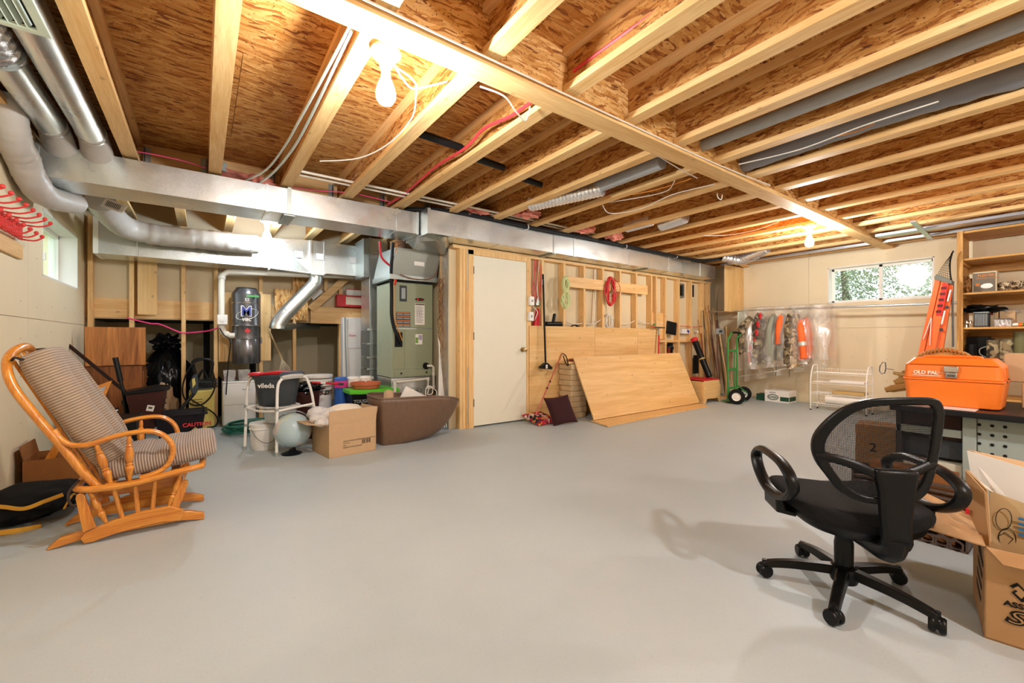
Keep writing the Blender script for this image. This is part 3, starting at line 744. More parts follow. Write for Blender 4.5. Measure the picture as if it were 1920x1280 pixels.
# ------------------------------------------------------------------ pipes and cables at the ceiling
for i, (dy, lab) in enumerate(((0.0, 'white plastic water pipe through the joists, nearer of two'), (0.07, 'white plastic water pipe through the joists, farther of two'))):
    a = PZ(575, 300 + 10 * i, 2.46)
    o = B().cyl((0.64, 3.98 + dy * 1.3, 2.47), (4.3, 3.98 + dy * 1.3, 2.47), 0.011, n=10).o('water_pipe', PVC); tag(o, lab, 'pipe')
BK = plain('black_pipe', '1a1a1c', 0.5)
for i, (x0, x1, y) in enumerate(((1.20, 1.62, 2.86), (1.72, 2.10, 2.98), (2.28, 2.62, 3.10))):
    o = B().cyl((x0, y, 2.52), (x1, y + .03, 2.52), 0.028, n=14).o('drain_pipe', BK)
    tag(o, ['black drain pipe between joists nearest the bulb', 'black drain pipe between joists, middle of three', 'black drain pipe between joists, farthest of three'][i], 'pipe')
def cable(pts, r, name, lab, mat, cat='cable', sm=6, parent=None):
    o = B().tube(pts, r, 7, sm=sm).o(name, mat, parent)
    if parent is None: tag(o, lab, cat)
    return o
cable([(1.60, 1.95, 2.47), (1.60, 2.2, 2.47), (1.58, 2.5, 2.50), (1.58, 2.75, 2.46), (1.60, 3.3, 2.50), (1.62, 4.0, 2.48), (1.58, 4.4, 2.46)], 0.011, 'gas_hose', 'red flexible line along the joist right of the bulb', REDC, 'pipe')
cable([(1.66, 1.70, 2.52), (1.70 - .03, 1.2, 2.53), (1.69, .6, 2.54), (1.66, -.6, 2.55)], 0.012, 'gas_hose', 'red flexible line in the joist bay at the top right of centre', REDC, 'pipe')
cable([(0.735, 2.0, 2.385), PZ(757, 150, 2.36), PZ(775, 166, 2.34), PZ(810, 160, 2.37), PZ(838, 153, 2.405)], 0.0045, 'lamp_cable', 'white cable from the near bulb toward the right', WCAB)
cable([(0.72, 2.03, 2.39), PZ(775, 150, 2.37), PZ(780, 180, 2.34), PZ(770, 225, 2.36), PZ(725, 272, 2.39), PZ(670, 297, 2.40), PZ(600, 302, 2.42)], 0.0045, 'lamp_cable', 'white cable looping from the near bulb back to the header', WCAB)
cable([PZ(900, 162, 2.40), PZ(945, 180, 2.36), PZ(968, 210, 2.34), PZ(985, 226, 2.36), PZ(994, 200, 2.40)], 0.0045, 'lamp_cable', 'white cable dangling in front of the red line', WCAB)
pts = [(-0.2, 1.735, 2.42), (0.9, 1.730, 2.40), (2.0, 1.733, 2.395), (3.2, 1.733, 2.395), (4.05, 1.70, 2.40)]
cable(pts, 0.0045, 'wall_cable', 'white cable stapled along the near side of the beam', WCAB)
cable([(-0.2, 1.728, 2.405), (0.9, 1.722, 2.392), (2.1, 1.728, 2.39)], 0.0045, 'wall_cable', 'second white cable stapled along the near side of the beam', WCAB)
cable([(1.9, 1.895, 2.40), (2.6, 1.90, 2.395), (3.0, 1.93, 2.38), (3.4, 2.0, 2.41)], 0.004, 'wall_cable', 'white cable along the far side of the beam', WCAB)
LB = plain('pale_blue_tube', 'bcc6bf', 0.4)
cable([(0.545, 1.95, 2.46), (0.52, 2.55, 2.44), (0.50, 3.0, 2.43), (0.48, 3.4, 2.42), (0.42, 3.9, 2.40), (0.30, 4.3, 2.40)], 0.008, 'vacuum_tube', 'pale tube along the joist left of the bulb, upper one', LB, 'tube')
cable([(0.555, 2.0, 2.45), (0.55, 2.9, 2.43), (0.53, 3.4, 2.41), (0.47, 3.9, 2.39), (0.40, 4.3, 2.40)], 0.009, 'vacuum_tube', 'pale tube along the joist left of the bulb, lower one', LB, 'tube')
cable([PZ(252, 283, 2.46), PZ(300, 292, 2.45), PZ(345, 302, 2.45), PZ(386, 315, 2.44)], 0.004, 'pink_wire', 'pink cable crossing between two joists at the left', PINKC)
cable([PZ(540, 350, 2.44), PZ(600, 358, 2.43), PZ(660, 362, 2.44), PZ(730, 378, 2.44)], 0.004, 'pink_wire', 'pink cable crossing between joists above the left duct', PINKC)
for i in range(2):
    cable([PZ(1295 - 30 * i, 335 + 4 * i, 2.40), PZ(1250, 350 + 8 * i, 2.41), PZ(1200, 362 + 8 * i, 2.41), PZ(1130, 372 + 9 * i, 2.42)], 0.004, 'wall_cable', ['yellow-orange cable under the joists right of centre', 'white cable beside the yellow one under the joists'][i], [YCAB, WCAB][i])
cable([PZ(1340, 345, 2.40), PZ(1260, 365, 2.39), PZ(1200, 392, 2.37), PZ(1145, 400, 2.37), PZ(1130, 385, 2.40)], 0.0045, 'wall_cable', 'white cable drooping below the joists near the trunk duct', WCAB)
cable([PZ(1385, 308, 2.42), PZ(1500, 280, 2.42), PZ(1620, 235, 2.42), PZ(1760, 190, 2.42)], 0.0045, 'wall_cable', 'white cable beside the slate flex duct', WCAB)
cable([PZ(1560, 257, 2.43), PZ(1600, 248, 2.43), PZ(1640, 232, 2.43)], 0.004, 'wall_cable', 'orange cable beside the slate flex duct', YCAB)
cable([PZ(1320, 442, 2.40), PZ(1370, 440, 2.39), PZ(1420, 430, 2.39), PZ(1460, 416, 2.40)], 0.004, 'wall_cable', 'white cable under the joists left of the far bulb', WCAB)
cable([PZ(1345, 362, 2.4), PZ(1346, 370, 2.37), PZ(1352, 374, 2.37), PZ(1354, 365, 2.4)], 0.004, 'hook', 'small white wire hook under the joists right of centre', WCAB, 'hook')
# thick black line set lying on top of the trunk duct
hp = [(1.75, 4.35, 2.43), (2.05, 4.15, 2.42), (2.5, 4.06, 2.41), (3.4, 4.045, 2.395), (4.2, 4.035, 2.40), (5.2, 4.035, 2.395), (6.0, 4.03, 2.39), (6.5, 3.98, 2.37), (6.9, 3.9, 2.38), (7.1, 3.7, 2.41)]
t = T('refrigerant_line', 'thick black insulated line along the top edge of the trunk duct', 'pipe', (4.2, 4.05, 2.4))
B().tube(hp, 0.023, 10, sm=8).o('foam_sleeve', BK, t)
B().tube([Vector(p) + Vector((0, -.03, .012)) for p in hp], 0.009, 7, sm=8).o('copper_line', BK, t)
for x in (3.15, 4.95, 6.2): B().tube([(x, 4.0, 2.41), (x, 3.99, 2.38), (x + .005, 4.01, 2.365), (x, 4.06, 2.362)], 0.006, 6, sm=3).o('strap', WHITE, t)
# ------------------------------------------------------------------ air handler
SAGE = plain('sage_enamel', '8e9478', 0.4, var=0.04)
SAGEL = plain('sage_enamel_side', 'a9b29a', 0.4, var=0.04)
AX0, AX1, AY0, AY1 = 1.812, 2.338, 4.90, 5.43
t = T('air_handler', 'tall sage green furnace cabinet with labels, left of the door partition', 'furnace', (2.07, 5.16, 0))
B().box(AX0, AX1, AY0 + .01, AY1, 0.0, 0.585).o('plenum_base', GALV, t, bev=0.003)
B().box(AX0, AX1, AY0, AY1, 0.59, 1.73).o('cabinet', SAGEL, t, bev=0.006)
fy = AY0 - 0.008
B().box(AX0 + .006, AX1 - .004, fy, AY0, 1.185, 1.715).o('upper_panel', SAGE, t, bev=0.004)
B().box(AX0 + .006, 1.965, fy, AY0, 0.685, 1.165).o('lower_panel', SAGE, t, bev=0.004)
B().box(1.969, AX1 - .004, fy, AY0, 0.685, 1.165).o('lower_panel', SAGE, t, bev=0.004)
B().box(AX0 + .006, AX1 - .004, fy, AY0, 0.60, 0.678).o('base_rail', SAGE, t, bev=0.004)
B().box(AX0 + .01, AX1 - .01, AY0 - .004, AY0 + .003, 1.168, 1.182).o('grip_strip', GALVD, t)
B().box(1.905, 1.995, fy - .006, fy, 1.50, 1.69).o('breaker_cover', DGREY, t, bev=0.004)
B().box(1.925, 1.975, fy - .010, fy - .006, 1.53, 1.66).o('breaker_cover', GREYP, t, bev=0.003)
B().lathe([(0.0, 0), (1, 0), (1, 1), (0, 1)], (2.16, fy, 1.535), 24, rot_to((0, -1, 0)) @ Matrix.Diagonal((0.062, 0.017, 0.004))).o('maker_badge', BLACK, t)
B().lathe([(0.0, 0), (1, 0), (1, 1), (0, 1)], (2.135, fy - .004, 1.535), 16, rot_to((0, -1, 0)) @ Matrix.Diagonal((0.013, 0.013, 0.003))).o('badge_emblem', RED, t)
text('TRANE', 0.019, (2.152, fy - .005, 1.529), ROTY, RED, t)
B().box(2.10, 2.225, fy - .002, fy, 1.225, 1.485).o('data_label', WHITE, t, flat=True)
tb = B(); tb.box(2.103, 2.222, fy - .003, fy - .002, 1.465, 1.48)
for k in range(17): tb.box(2.108, 2.108 + (0.10 if k % 3 else 0.075), fy - .003, fy - .002, 1.448 - k * .0125, 1.4515 - k * .0125)
for x in (2.13, 2.155, 2.18): tb.box(x, x + .002, fy - .003, fy - .002, 1.33, 1.41)
tb.o('label_print', INKG, t, flat=True)
B().box(1.86, 2.04, fy - .002, fy, 1.195, 1.375).o('warning_label', DGREY, t, flat=True)
OR = plain('label_orange', 'dd7a2c', 0.6); tb = B()
for z in (1.37, 1.325, 1.275, 1.228): tb.box(1.862, 2.038, fy - .003, fy - .002, z - .008, z)
tb.o('label_stripe', OR, t, flat=True); tb = B()
for z in (1.345, 1.298, 1.25, 1.208):
    for x in (1.868, 1.955): tb.box(x, x + .078, fy - .0028, fy - .002, z - .010, z + .010)
tb.o('label_print', plain('label_grey', '8d8b84', 0.7), t, flat=True)
B().box(2.105, 2.195, fy - .002, fy, 0.985, 1.11).o('efficiency_label', WHITE, t, flat=True)
B().box(2.107, 2.14, fy - .003, fy - .002, 1.0, 1.07).o('label_patch', plain('label_green', '7aa03c', 0.6), t, flat=True)
B().box(2.145, 2.19, fy - .003, fy - .002, 1.04, 1.10).o('label_patch', plain('label_lilac', 'a79bb8', 0.6), t, flat=True)
B().box(1.845, 1.94, fy - .003, fy, 0.955, 1.13).o('access_opening', BLKM, t, flat=True)
for x in (1.925, 2.25): B().cyl((x, fy, 0.64), (x, fy - .008, 0.64), 0.011, n=12).o('cap_screw', BLACK, t)
B().cyl((2.24, fy, 0.72), (2.24, fy - .02, 0.72), 0.04, n=18).o('drain_fitting', BLACK, t)
for z0 in (1.785,):
    B().add([(1.76, 4.80, 1.80), (2.34, 4.80, 1.80), (2.34, 5.40, 1.80), (1.76, 5.40, 1.80), (1.80, 4.72, 2.10), (2.36, 4.72, 2.10), (2.36, 5.3, 2.12), (1.80, 5.3, 2.12)],
            [(0, 1, 5, 4), (1, 2, 6, 5), (2, 3, 7, 6), (3, 0, 4, 7), (0, 3, 2, 1), (4, 5, 6, 7)]).o('supply_plenum', GALVD, t, flat=True)
B().box(1.75, 2.35, 4.79, 5.41, 1.745, 1.80).o('plenum_collar', GALVD, t, flat=True)
B().box(1.80, 2.34, 4.84, 5.40, 1.73, 1.745).o('gasket', BLKM, t, flat=True)
B().box(2.03, 2.16, 4.755, 4.762, 1.92, 1.99).o('paper_label', WHITE, t, flat=True)
B().obox((2.07, 4.73, 2.12), 0.035, 0.04, 0.06).o('sensor_box', WHITE, t, bev=0.004)
tube_pts = [(2.25, fy - .02, 0.72), (2.30, fy - .045, 0.72), (2.325, fy - .045, 0.70), (2.325, fy - .045, 0.45), (2.25, fy - .045, 0.45), (2.25, fy - .045, 0.565), (1.86, fy - .045, 0.545), (1.83, fy - .045, 0.54), (1.83, fy - .045, 0.05)]
B().tube(tube_pts, 0.016, 10).o('drain_pipe', PVC, t)
for p in ((2.325, fy - .045, 0.62), (2.325, fy - .045, 0.46), (2.25, fy - .045, 0.46), (2.25, fy - .045, 0.56), (1.83, fy - .045, 0.53)): B().cyl(Vector(p) - Vector((0, 0, .02)), Vector(p) + Vector((0, 0, .02)), 0.021, n=12).o('pipe_fitting', PVC, t)
text('Cody', 0.06, (2.02, AY0 - .002 + .01, 0.40), ROTY, INK, t, name='handwriting', shear=0.4)
B().ring([(2.09 + .11 * math.cos(a), .42 + .035 * math.sin(a)) for a in [2 * PI * k / 24 for k in range(24)]], [(2.09 + .105 * math.cos(a), .42 + .031 * math.sin(a)) for a in [2 * PI * k / 24 for k in range(24)]], 'xz', AY0 + .006, AY0 + .0095).o('handwriting', INK, t, flat=True)
cy = fy - .02
cable([(1.62, 4.75, 2.15), (1.66, 4.80, 1.98), (1.79, 4.82, 1.87), (1.83, 4.82, 1.75), (1.82, 4.83, 1.68)], 0.012, 'refrigerant_hose', 'bright red hose down the front left edge of the furnace', RED, 'hose')
cable([(1.76, 4.72, 2.15), (1.77, 4.80, 1.85), (1.80, cy, 1.6), (1.80, cy, 1.35), (1.825, cy, 1.2), (1.87, cy - .01, 1.09), (1.905, cy, 1.02), (1.905, fy, 1.0)], 0.020, 'insulated_hose', 'black foam-covered pipe bending into the furnace front opening', BK, 'pipe')
cable([(1.80, 4.70, 2.15), (1.81, 4.80, 1.85), (1.825, cy - .02, 1.5), (1.83, cy - .02, 1.3), (1.89, cy - .02, 1.12), (1.925, cy - .015, 1.03)], 0.005, 'control_wire', 'orange wire beside the black furnace pipe', YCAB)
BRW = plain('brown_wire', '8a5a3a', 0.5)
cable([(1.86, 4.76, 1.80), (2.0, 4.76, 1.765), (2.2, 4.76, 1.77), (2.32, 4.77, 1.84), (2.335, 4.78, 1.95)], 0.005, 'control_wire', 'brown wire draped below the furnace plenum', BRW)
# return drop beside it
t = T('return_drop', 'vertical galvanised return duct stepping down left of the green furnace', 'duct', (1.83, 5.75, 0))
B().box(1.78, 2.02, 5.62, 5.98, 1.18, 2.38).o('duct_run', GALV, t, bev=0.002)
B().box(1.70, 1.775, 5.60, 5.98, 1.86, 2.36).o('duct_flange', GALVD, t, flat=True)
zz = [1.0, 0.82, 0.66, 0.45]
for i, z in enumerate(zz): B().box(1.78, 2.0, 5.62 - .01, 5.98, z, (1.18 if i == 0 else zz[i - 1]) - .012).o('duct_section', GALVD, t, flat=True)
for z in (1.175, 0.99, 0.81, 0.66): B().box(1.74, 2.03, 5.59, 5.62, z - .012, z + .012).o('joint_cleat', GALV, t, flat=True)
B().box(1.80, 1.98, 5.65, 5.95, 0.0, 0.45).o('duct_section', GALV, t, flat=True)
# cabinet above: water heater stand-alone panel
t = T('water_heater_cabinet', 'slim white electric boiler panel between slanted duct and furnace', 'appliance', PY(668, 700, 6.3) * 1.0)
a = PY(643, 600, 6.30).x; b_ = PY(682, 600, 6.30).x + .1
B().box(a, b_, 6.3, 6.44, 0.05, 1.36).o('cabinet', WPLA, t, bev=0.006)
B().box(a + .06, b_ - .14, 6.29, 6.3, 0.92, 1.17).o('cover_plate', WPLA, t, bev=0.006)
text('Giant', 0.045, (a + .075, 6.286, 1.09), ROTY, RED, t)
B().box(b_ - .13, b_ - .06, 6.296, 6.30, 1.0, 1.13).o('sticker', WHITE, t, flat=True)
B().tube([(a + .02, 6.27, 1.36), (a + .03, 6.27, .9), (a + .05, 6.27, .3)], 0.009, 6, sm=4).o('conduit', GREYP, t)
for i, (u0, u1, v0, v1, y, m, lab, w) in enumerate(((632, 688, 556, 574, 6.33, RED, 'red printed carton lying on the white boiler panel', None), (650, 688, 545, 558, 6.34, WPLA, 'white carton on top of the red carton', None))):
    p, q = PY(u0, v1, y), PY(u1, v0, y)
    t = T('carton', lab, 'box', (p.x, y, p.z))
    B().box(p.x, q.x, y, y + .12, p.z + .001, q.z).o('box_body', m, t, bev=0.003)
    B().box(p.x + .01, q.x - .01, y + .01, y + .11, q.z, q.z + .012).o('box_lid', RED, t, bev=0.003)
    if i == 0: B().box(p.x + .12, q.x - .05, y - .002, y, p.z + .03, q.z - .02).o('printed_panel', plain('print_cream', 'd8c9b0', 0.6), t, flat=True)
# round slanting duct with elbows
t = T('slanted_duct', 'shiny round duct slanting down left from the rear duct with an elbow', 'duct', PY(560, 560, 6.1))
P = [PY(u, v, 6.12) for u, v in ((592, 512), (592, 528), (582, 541), (546, 577), (530, 594), (521, 608), (520, 616))]
B().tube(P, 0.088, 22, sm=4).o('pipe', GALV, t)
for u, v, du, dv in ((588, 533, 1, 1), (540, 583, -1, 1), (520, 612, 0, 1)):
    c = PY(u, v, 6.12); d = Vector((du * .5, 0, -dv)).normalized(); B().cyl(c - d * .006, c + d * .006, 0.093, n=22).o('crimp_ring', GALV, t)
a, c = PY(530, 615, 6.5), PY(596, 606, 6.7)
B().cyl(PY(528, 612, 6.3), PY(595, 610, 6.9), 0.05, n=16).o('branch_pipe', GALVD, t)
# white carton label on the stringer
o = B().obox(PY(591, 549, 6.33), 0.17, 0.01, 0.11, Matrix.Rotation(-0.75, 3, 'Y')).o('leaflet', WHITE); tag(o, 'white printed leaflet pinned beside the slanted duct', 'leaflet')
# ------------------------------------------------------------------ central vacuum on its backing boards
t = T('central_vacuum', 'dark metal central vacuum canister hung between two plywood boards', 'vacuum', PY(462, 680, 6.25))
VY = 6.22
c = PY(462, 677, VY); r = 0.155; cx = c.x
VM = plain('gunmetal', (0.18, 0.18, 0.19), 0.25, 0.75)
z0, z1 = 0.75, 1.70
B().lathe([(0.0, z0), (r * .93, z0), (r, z0 + .02), (r, z0 + .29), (r * .97, z0 + .30)], (cx, VY, 0), 32, cap=False).o('dirt_bucket', VM, t)
B().lathe([(r * .97, 1.055), (r * 1.03, 1.06), (r * 1.03, 1.075), (r, 1.08), (r, 1.21), (r * 1.02, 1.215), (r * 1.02, 1.225), (r, 1.23), (r, 1.60), (r * .98, 1.61), (r * .72, 1.67), (0, 1.67)], (cx, VY, 0), 32, cap=False).o('motor_body', VM, t)
for z in (1.055, 1.49, 1.215): B().lathe([(r, z - .006), (r * 1.03, z), (r, z + .006)], (cx, VY, 0), 32, cap=False).o('band', CHROME, t)
B().cyl((cx, VY, 1.665), (cx, VY, 1.68), r * .7, n=24).o('top_vent', BLACK, t)
for s_ in (-1, 1): B().obox((cx + s_ * r * 1.02, VY, 1.03), 0.02, 0.03, 0.07).o('bucket_clip', STEELD, t, bev=0.003)
BLU = plain('emblem_blue', '3a4a9c', 0.5)
text('M', 0.17, (cx - .072, VY - r - .004, 1.33), ROTY, WHITE, t, bold=0.008, sx=0.9)
text('M', 0.16, (cx - .067, VY - r - .008, 1.334), ROTY, BLU, t, bold=0.002, sx=0.9)
text('vac', 0.075, (cx - .06, VY - r - .006, 1.268), ROTY, WHITE, t, bold=0.002, shear=.2)
B().tube([(cx + .115 * math.cos(a), VY - r * 1.0 - .002 + .05 * math.cos(a) ** 2, 1.35 + .06 * math.sin(a) + .03 * math.cos(a)) for a in [2 * PI * k / 28 for k in range(28)]], 0.003, 5, closed=True).o('emblem_ring', WHITE, t)
B().obox((cx, VY - r - .002, 1.15), 0.05, 0.003, 0.05, Matrix.Rotation(PI / 4, 3, 'Y')).o('diamond_badge', RED, t, flat=True)
B().box(cx - .01, cx + .12, VY - r * .95 - .01, VY - r * .9 - .01, 1.56, 1.585).o('green_sticker', GREENM, t, flat=True)
text('52', 0.05, (cx - .03, VY - r - .002, 1.51), ROTY, WHITE, t)
for u0, u1, lab in ((410, 440, 'left plywood backing board of the vacuum canister'), (484, 508, 'right plywood backing board of the vacuum canister')):
    a, b_ = PY(u0, 680, 6.42), PY(u1, 546, 6.42)
    o = B().box(a.x, b_.x, 6.42, 6.445, 0.77, 1.64).o('mounting_board', PLYW['z']); tag(o, lab, 'board')
t = T('vacuum_pipe', 'white plastic vacuum pipe rising from the canister and running right under the duct', 'pipe', (0, 6.2, 1.1))
P = [PY(u, v, 6.15) for u, v in ((440, 629), (428, 629), (418, 622), (415, 608), (415, 530), (417, 516), (427, 510), (470, 511), (560, 515), (640, 517), (684, 518))]
B().tube(P, 0.034, 14).o('pipe', PVC, t)
for u, v in ((416, 520), (425, 627), (600, 516)): B().blob(PY(u, v, 6.15), 0.043, sub=2).o('elbow', PVC, t)
t = T('outlet_box', 'white electrical outlet box on the left vacuum board', 'outlet', PY(418, 598, 6.1))
c = PY(417, 599, 6.08); B().obox(c, 0.10, 0.05, 0.115).o('cover', WPLA, t, bev=0.004); B().cyl(c - Vector((0, .025, 0)), c - Vector((0, .032, 0)), 0.025, n=14).o('plug', WPLA, t)
cable([PY(u, v, 6.05) for u, v in ((412, 615), (420, 628), (432, 640), (428, 680), (424, 740))], 0.006, 'power_cord', 'black cord hanging down left of the vacuum canister', BLACK)
cable([PY(u, v, 6.35) for u, v in ((238, 596), (280, 606), (300, 608), (335, 622), (350, 624), (390, 620), (412, 613))], 0.009, 'extension_cord', 'pink extension cord strung between the rear studs', PINKC)
# coat of wires on the partition
t = T('wire_bundle', 'tangle of thin copper wires hanging on the partition right of the furnace', 'wires', (2.36, 4.5, 1.2))
rnd = random.Random(9)
for k in range(7):
    P = [(2.345 - .01 * k % .03, 4.62 + rnd.uniform(-.05, .05), 1.75 - .1 * q + rnd.uniform(-.03, .03)) for q in range(4 + k % 4)]
    P = [(2.335 + rnd.uniform(-.02, .008), 4.66 + .07 * math.sin(q * 1.9 + k), 1.78 - .085 * q) for q in range(6 + k)]
    B().tube(P, 0.003, 5, sm=5).o('wire', BRW, t)
t = T('trim_strips', 'bundle of thin white trim strips leaning on the partition by the furnace', 'strips', (2.34, 4.6, 0))
for k in range(5): B().bar((2.335 - .004 * k, 4.75 - .02 * k, 1.12 - .03 * k), (2.31 - .02 * k, 4.47 + .012 * k, 0.02), 0.012, 0.006).o('strip', WHITE, t, flat=True)
# ------------------------------------------------------------------ glider rocking chair at the left
t = T('rocking_chair', 'honey oak glider rocking chair with beige striped cushions, at the left', 'chair', (-0.3, 3.25, 0))
NY, FYR = 3.02, 3.46             # near and far side of the base
def turned(p0, p1, rmax, name='turned_spindle'):
    p0, p1 = Vector(p0), Vector(p1); L = (p1 - p0).length; R = rot_to(p1 - p0)
    pr = [(.45, 0), (.55, .10), (.80, .22), (1.0, .30), (.62, .36), (.85, .385), (.55, .41), (.80, .46), (1.0, .58), (.8, .72), (.62, .76), (.78, .79), (.5, .82), (.6, .9), (.45, 1.0)]
    return B().lathe([(a * rmax, z * L) for a, z in pr], p0, 14, R).o(name, OAK['z'], t)
for side, (y, yo) in enumerate(((NY, 1), (FYR, -1))):
    B().prism([(-.618, 0), (-.616, .012), (-.573, .05), (-.48, .068), (-.12, .075), (-.05, .062), (.012, .036), (.014, .006), (.012, 0), (-.1, 0.02), (-.5, 0.02)], 'xz', y + .03 * yo, y + .062 * yo).o('floor_runner', OAK['x'], t, bev=0.003)
    B().prism([(-.495, .035), (-.48, .062), (-.374, .099), (-.259, .120), (-.142, .121), (-.085, .09), (-.08, .06), (-.095, .03), (-.175, .042), (-.259, .040), (-.374, .026), (-.45, .008), (-.482, .010)], 'xz', y, y + .026 * yo).o('glider_board', OAK['x'], t, bev=0.003)
    B().prism([(-.512, .245), (-.508, .262), (-.492, .268), (-.478, .255), (-.438, .082), (-.485, .066)], 'xz', y - .004 * yo, y + .016 * yo).o('swing_link', OAK['z'], t, bev=0.003)
    B().prism([(-.095, .24), (-.08, .252), (-.062, .247), (-.060, .23), (-.105, .09), (-.145, .10)], 'xz', y + .004 * yo, y + .022 * yo).o('swing_link', OAK['z'], t, bev=0.003)
    for a, b in (((-.374, .27), (-.338, .10)), ((-.287, .27), (-.276, .112)), ((-.204, .28), (-.216, .113))):
        B().cyl((a[0], y + .013 * yo, a[1]), (b[0], y + .013 * yo, b[1]), 0.010, n=10).o('spindle', OAK['z'], t)
    turned((-.401, y + .013 * yo, .092), (-.462, y + .013 * yo, .265), .017)
    turned((-.149, y + .013 * yo, .112), (-.088, y + .013 * yo, .30), .015)
    yy = 3.0 if side == 0 else 3.54
    turned((-.379, yy + .02 * yo, .285), (-.434, yy, .512), .019, 'arm_post')
    turned((-.308, yy + .02 * yo, .292), (-.308, yy, .535), .019, 'arm_post')
    arm = [(-.585, .60), (-.57, .565), (-.54, .53), (-.504, .513), (-.45, .513), (-.374, .537), (-.30, .550), (-.235, .551), (-.187, .535), (-.150, .50), (-.132, .46), (-.128, .42), (-.14, .375), (-.165, .34), (-.21, .318), (-.264, .308)]
    B().tube([(x, yy + (0.0 if i > 1 else 0.01 * yo), z) for i, (x, z) in enumerate(arm)], 0.0135, 12, sm=4, flat=1.25).o('arm_hoop', OAK['x'], t)
B().tube([(-.02, 3.0, .322), (-.15, 2.99, .306), (-.30, 2.99, .284), (-.44, 3.0, .283), (-.50, 3.03, .286), (-.515, 3.10, .288), (-.515, 3.44, .288), (-.50, 3.51, .286), (-.44, 3.55, .283), (-.30, 3.56, .284), (-.15, 3.56, .306), (-.02, 3.55, .322), (.005, 3.50, .326), (.005, 3.05, .326)], 0.017, 10, closed=True, sm=4).o('seat_frame', OAK['x'], t)
for x, z in ((-.45, .20), (-.10, .20)): B().box(x - .012, x + .012, NY + .02, FYR - .02, z - .03, z + .035).o('cross_rail', OAK['y'], t, bev=0.003)
B().box(-.44, -.11, 3.20, 3.215, .18, .255).o('cross_rail', OAK['x'], t, bev=0.003)
for x in (-.38, -.25, -.12): B().box(x - .02, x + .02, 3.0, 3.54, .288, .30).o('seat_slat', OAK['y'], t, flat=True)
bow = [(-.43, 3.03, .285), (-.49, 3.02, .38), (-.56, 3.01, .52), (-.65, 3.015, .68), (-.72, 3.03, .81), (-.75, 3.06, .905), (-.757, 3.13, .965), (-.745, 3.22, .998), (-.738, 3.30, 1.002), (-.745, 3.39, .985), (-.75, 3.47, .93), (-.73, 3.515, .83), (-.66, 3.53, .68), (-.565, 3.535, .52), (-.49, 3.525, .38), (-.43, 3.51, .285)]
B().tube(bow, 0.019, 12, sm=4, flat=1.15).o('back_bow', OAK['z'], t)
for y, zt in ((3.13, .955), (3.21, .99), (3.30, .995), (3.39, .975)):
    B().bar((-.455, y, .30), (-.757 + abs(y - 3.27) * .05, y, zt - .01), 0.016, 0.012).o('back_slat', OAK['z'], t, flat=True)
CORD = stripes('corduroy_back', '84705c', 'b3a18c', 52)
CORDS = stripes('corduroy_seat', '7a685c', 'b3a392', 44)
def ridge(x, y):
    c = 1 - 0.5 * math.exp(-((abs(x) - 0.42) ** 2) / 0.010) * (1 if y < 0.35 else math.exp(-((y - 0.35) ** 2) / 0.05))
    return c * (1 - 0.12 * math.exp(-((y + 0.75) ** 2) / 0.02))
bv = Vector((-.305, 0, .60)).normalized(); bn = Vector((.60, 0, .305)).normalized()
B().grid(pillow_fn((-.525, 3.275, .672), (0, 1, 0), bv, bn, .262, .352, .080, 4.0, ridge), 110, 60, cu=True).o('back_cushion', CORD, t, ang=80)
def ridge2(x, y): return 1 - 0.30 * math.exp(-((y + .1) ** 2) / 0.012) - 0.16 * math.exp(-((y - .45) ** 2) / 0.015)
sv = Vector((.47, 0, .06)).normalized(); sn = Vector((-.06, 0, .47)).normalized()
B().grid(pillow_fn((-.185, 3.275, .380), (0, 1, 0), sv, sn, .262, .262, .066, 4.5, ridge2), 64, 60, cu=True).o('seat_cushion', CORDS, t, ang=80)
TIE = stripes('tie_cord', '2e2622', '7c6a58', 3)
for P in ([(-.74, 3.08, .94), (-.72, 3.04, .955), (-.70, 3.07, .945), (-.66, 3.12, .94)], [(-.75, 3.40, .985), (-.70, 3.42, .99), (-.66, 3.40, .985)], [(-.50, 3.04, .33), (-.535, 3.02, .28), (-.53, 3.02, .22), (-.50, 3.03, .20)]):
    B().tube(P, 0.006, 7, sm=5).o('cushion_tie', plain('tie_fabric', '3c322b', 0.9), t)
# ------------------------------------------------------------------ left wall things
t = T('hook_rack', 'red coat hook rack with ball tips on a pine board, left wall', 'rack', (XL + .02, 4.0, 1.66))
B().box(XL + .002, XL + .022, 3.2, 4.42, 1.60, 1.70).o('backboard', PINE['y'], t, bev=0.003)
REDE = plain('red_enamel', 'd8423e', 0.4)
g = B()
zb = 1.70
for z in (1.73, 1.83): g.tube([(XL + .028, 3.2, z), (XL + .028, 4.36, z)], 0.006, 7)
for k in range(34):
    y = 3.25 + k * .034
    g.tube([(XL + .028, y, 1.73), (XL + .028, min(4.36, y + .05), 1.83)], 0.0045, 6); g.tube([(XL + .028, min(4.36, y + .05), 1.73), (XL + .028, y, 1.83)], 0.0045, 6)
g.o('lattice_bar', REDE, t)
for k in range(9):
    y = 4.33 - k * .128
    for z, L in ((1.83, .12), (1.73, .08)):
        h = B(); h.tube([(XL + .02, y, z), (XL + .05 + L * .5, y + .01, z - .004), (XL + .05 + L, y + .01, z + .02)], 0.0055, 7, sm=3); h.blob((XL + .05 + L, y + .01, z + .03), 0.013, sub=2); h.o('hook', REDE, t)
t = T('carton', 'open low cardboard box against the left wall behind the rocking chair', 'box', (-.8, 4.5, 0))
bx = B(); X0, X1, Y0, Y1, h = -.985, -.56, 4.28, 4.62, .215
for a in ((X0, X1, Y0, Y0 + .005), (X0, X1, Y1 - .005, Y1), (X0, X0 + .005, Y0, Y1), (X1 - .005, X1, Y0, Y1)): bx.box(*a, 0, h)
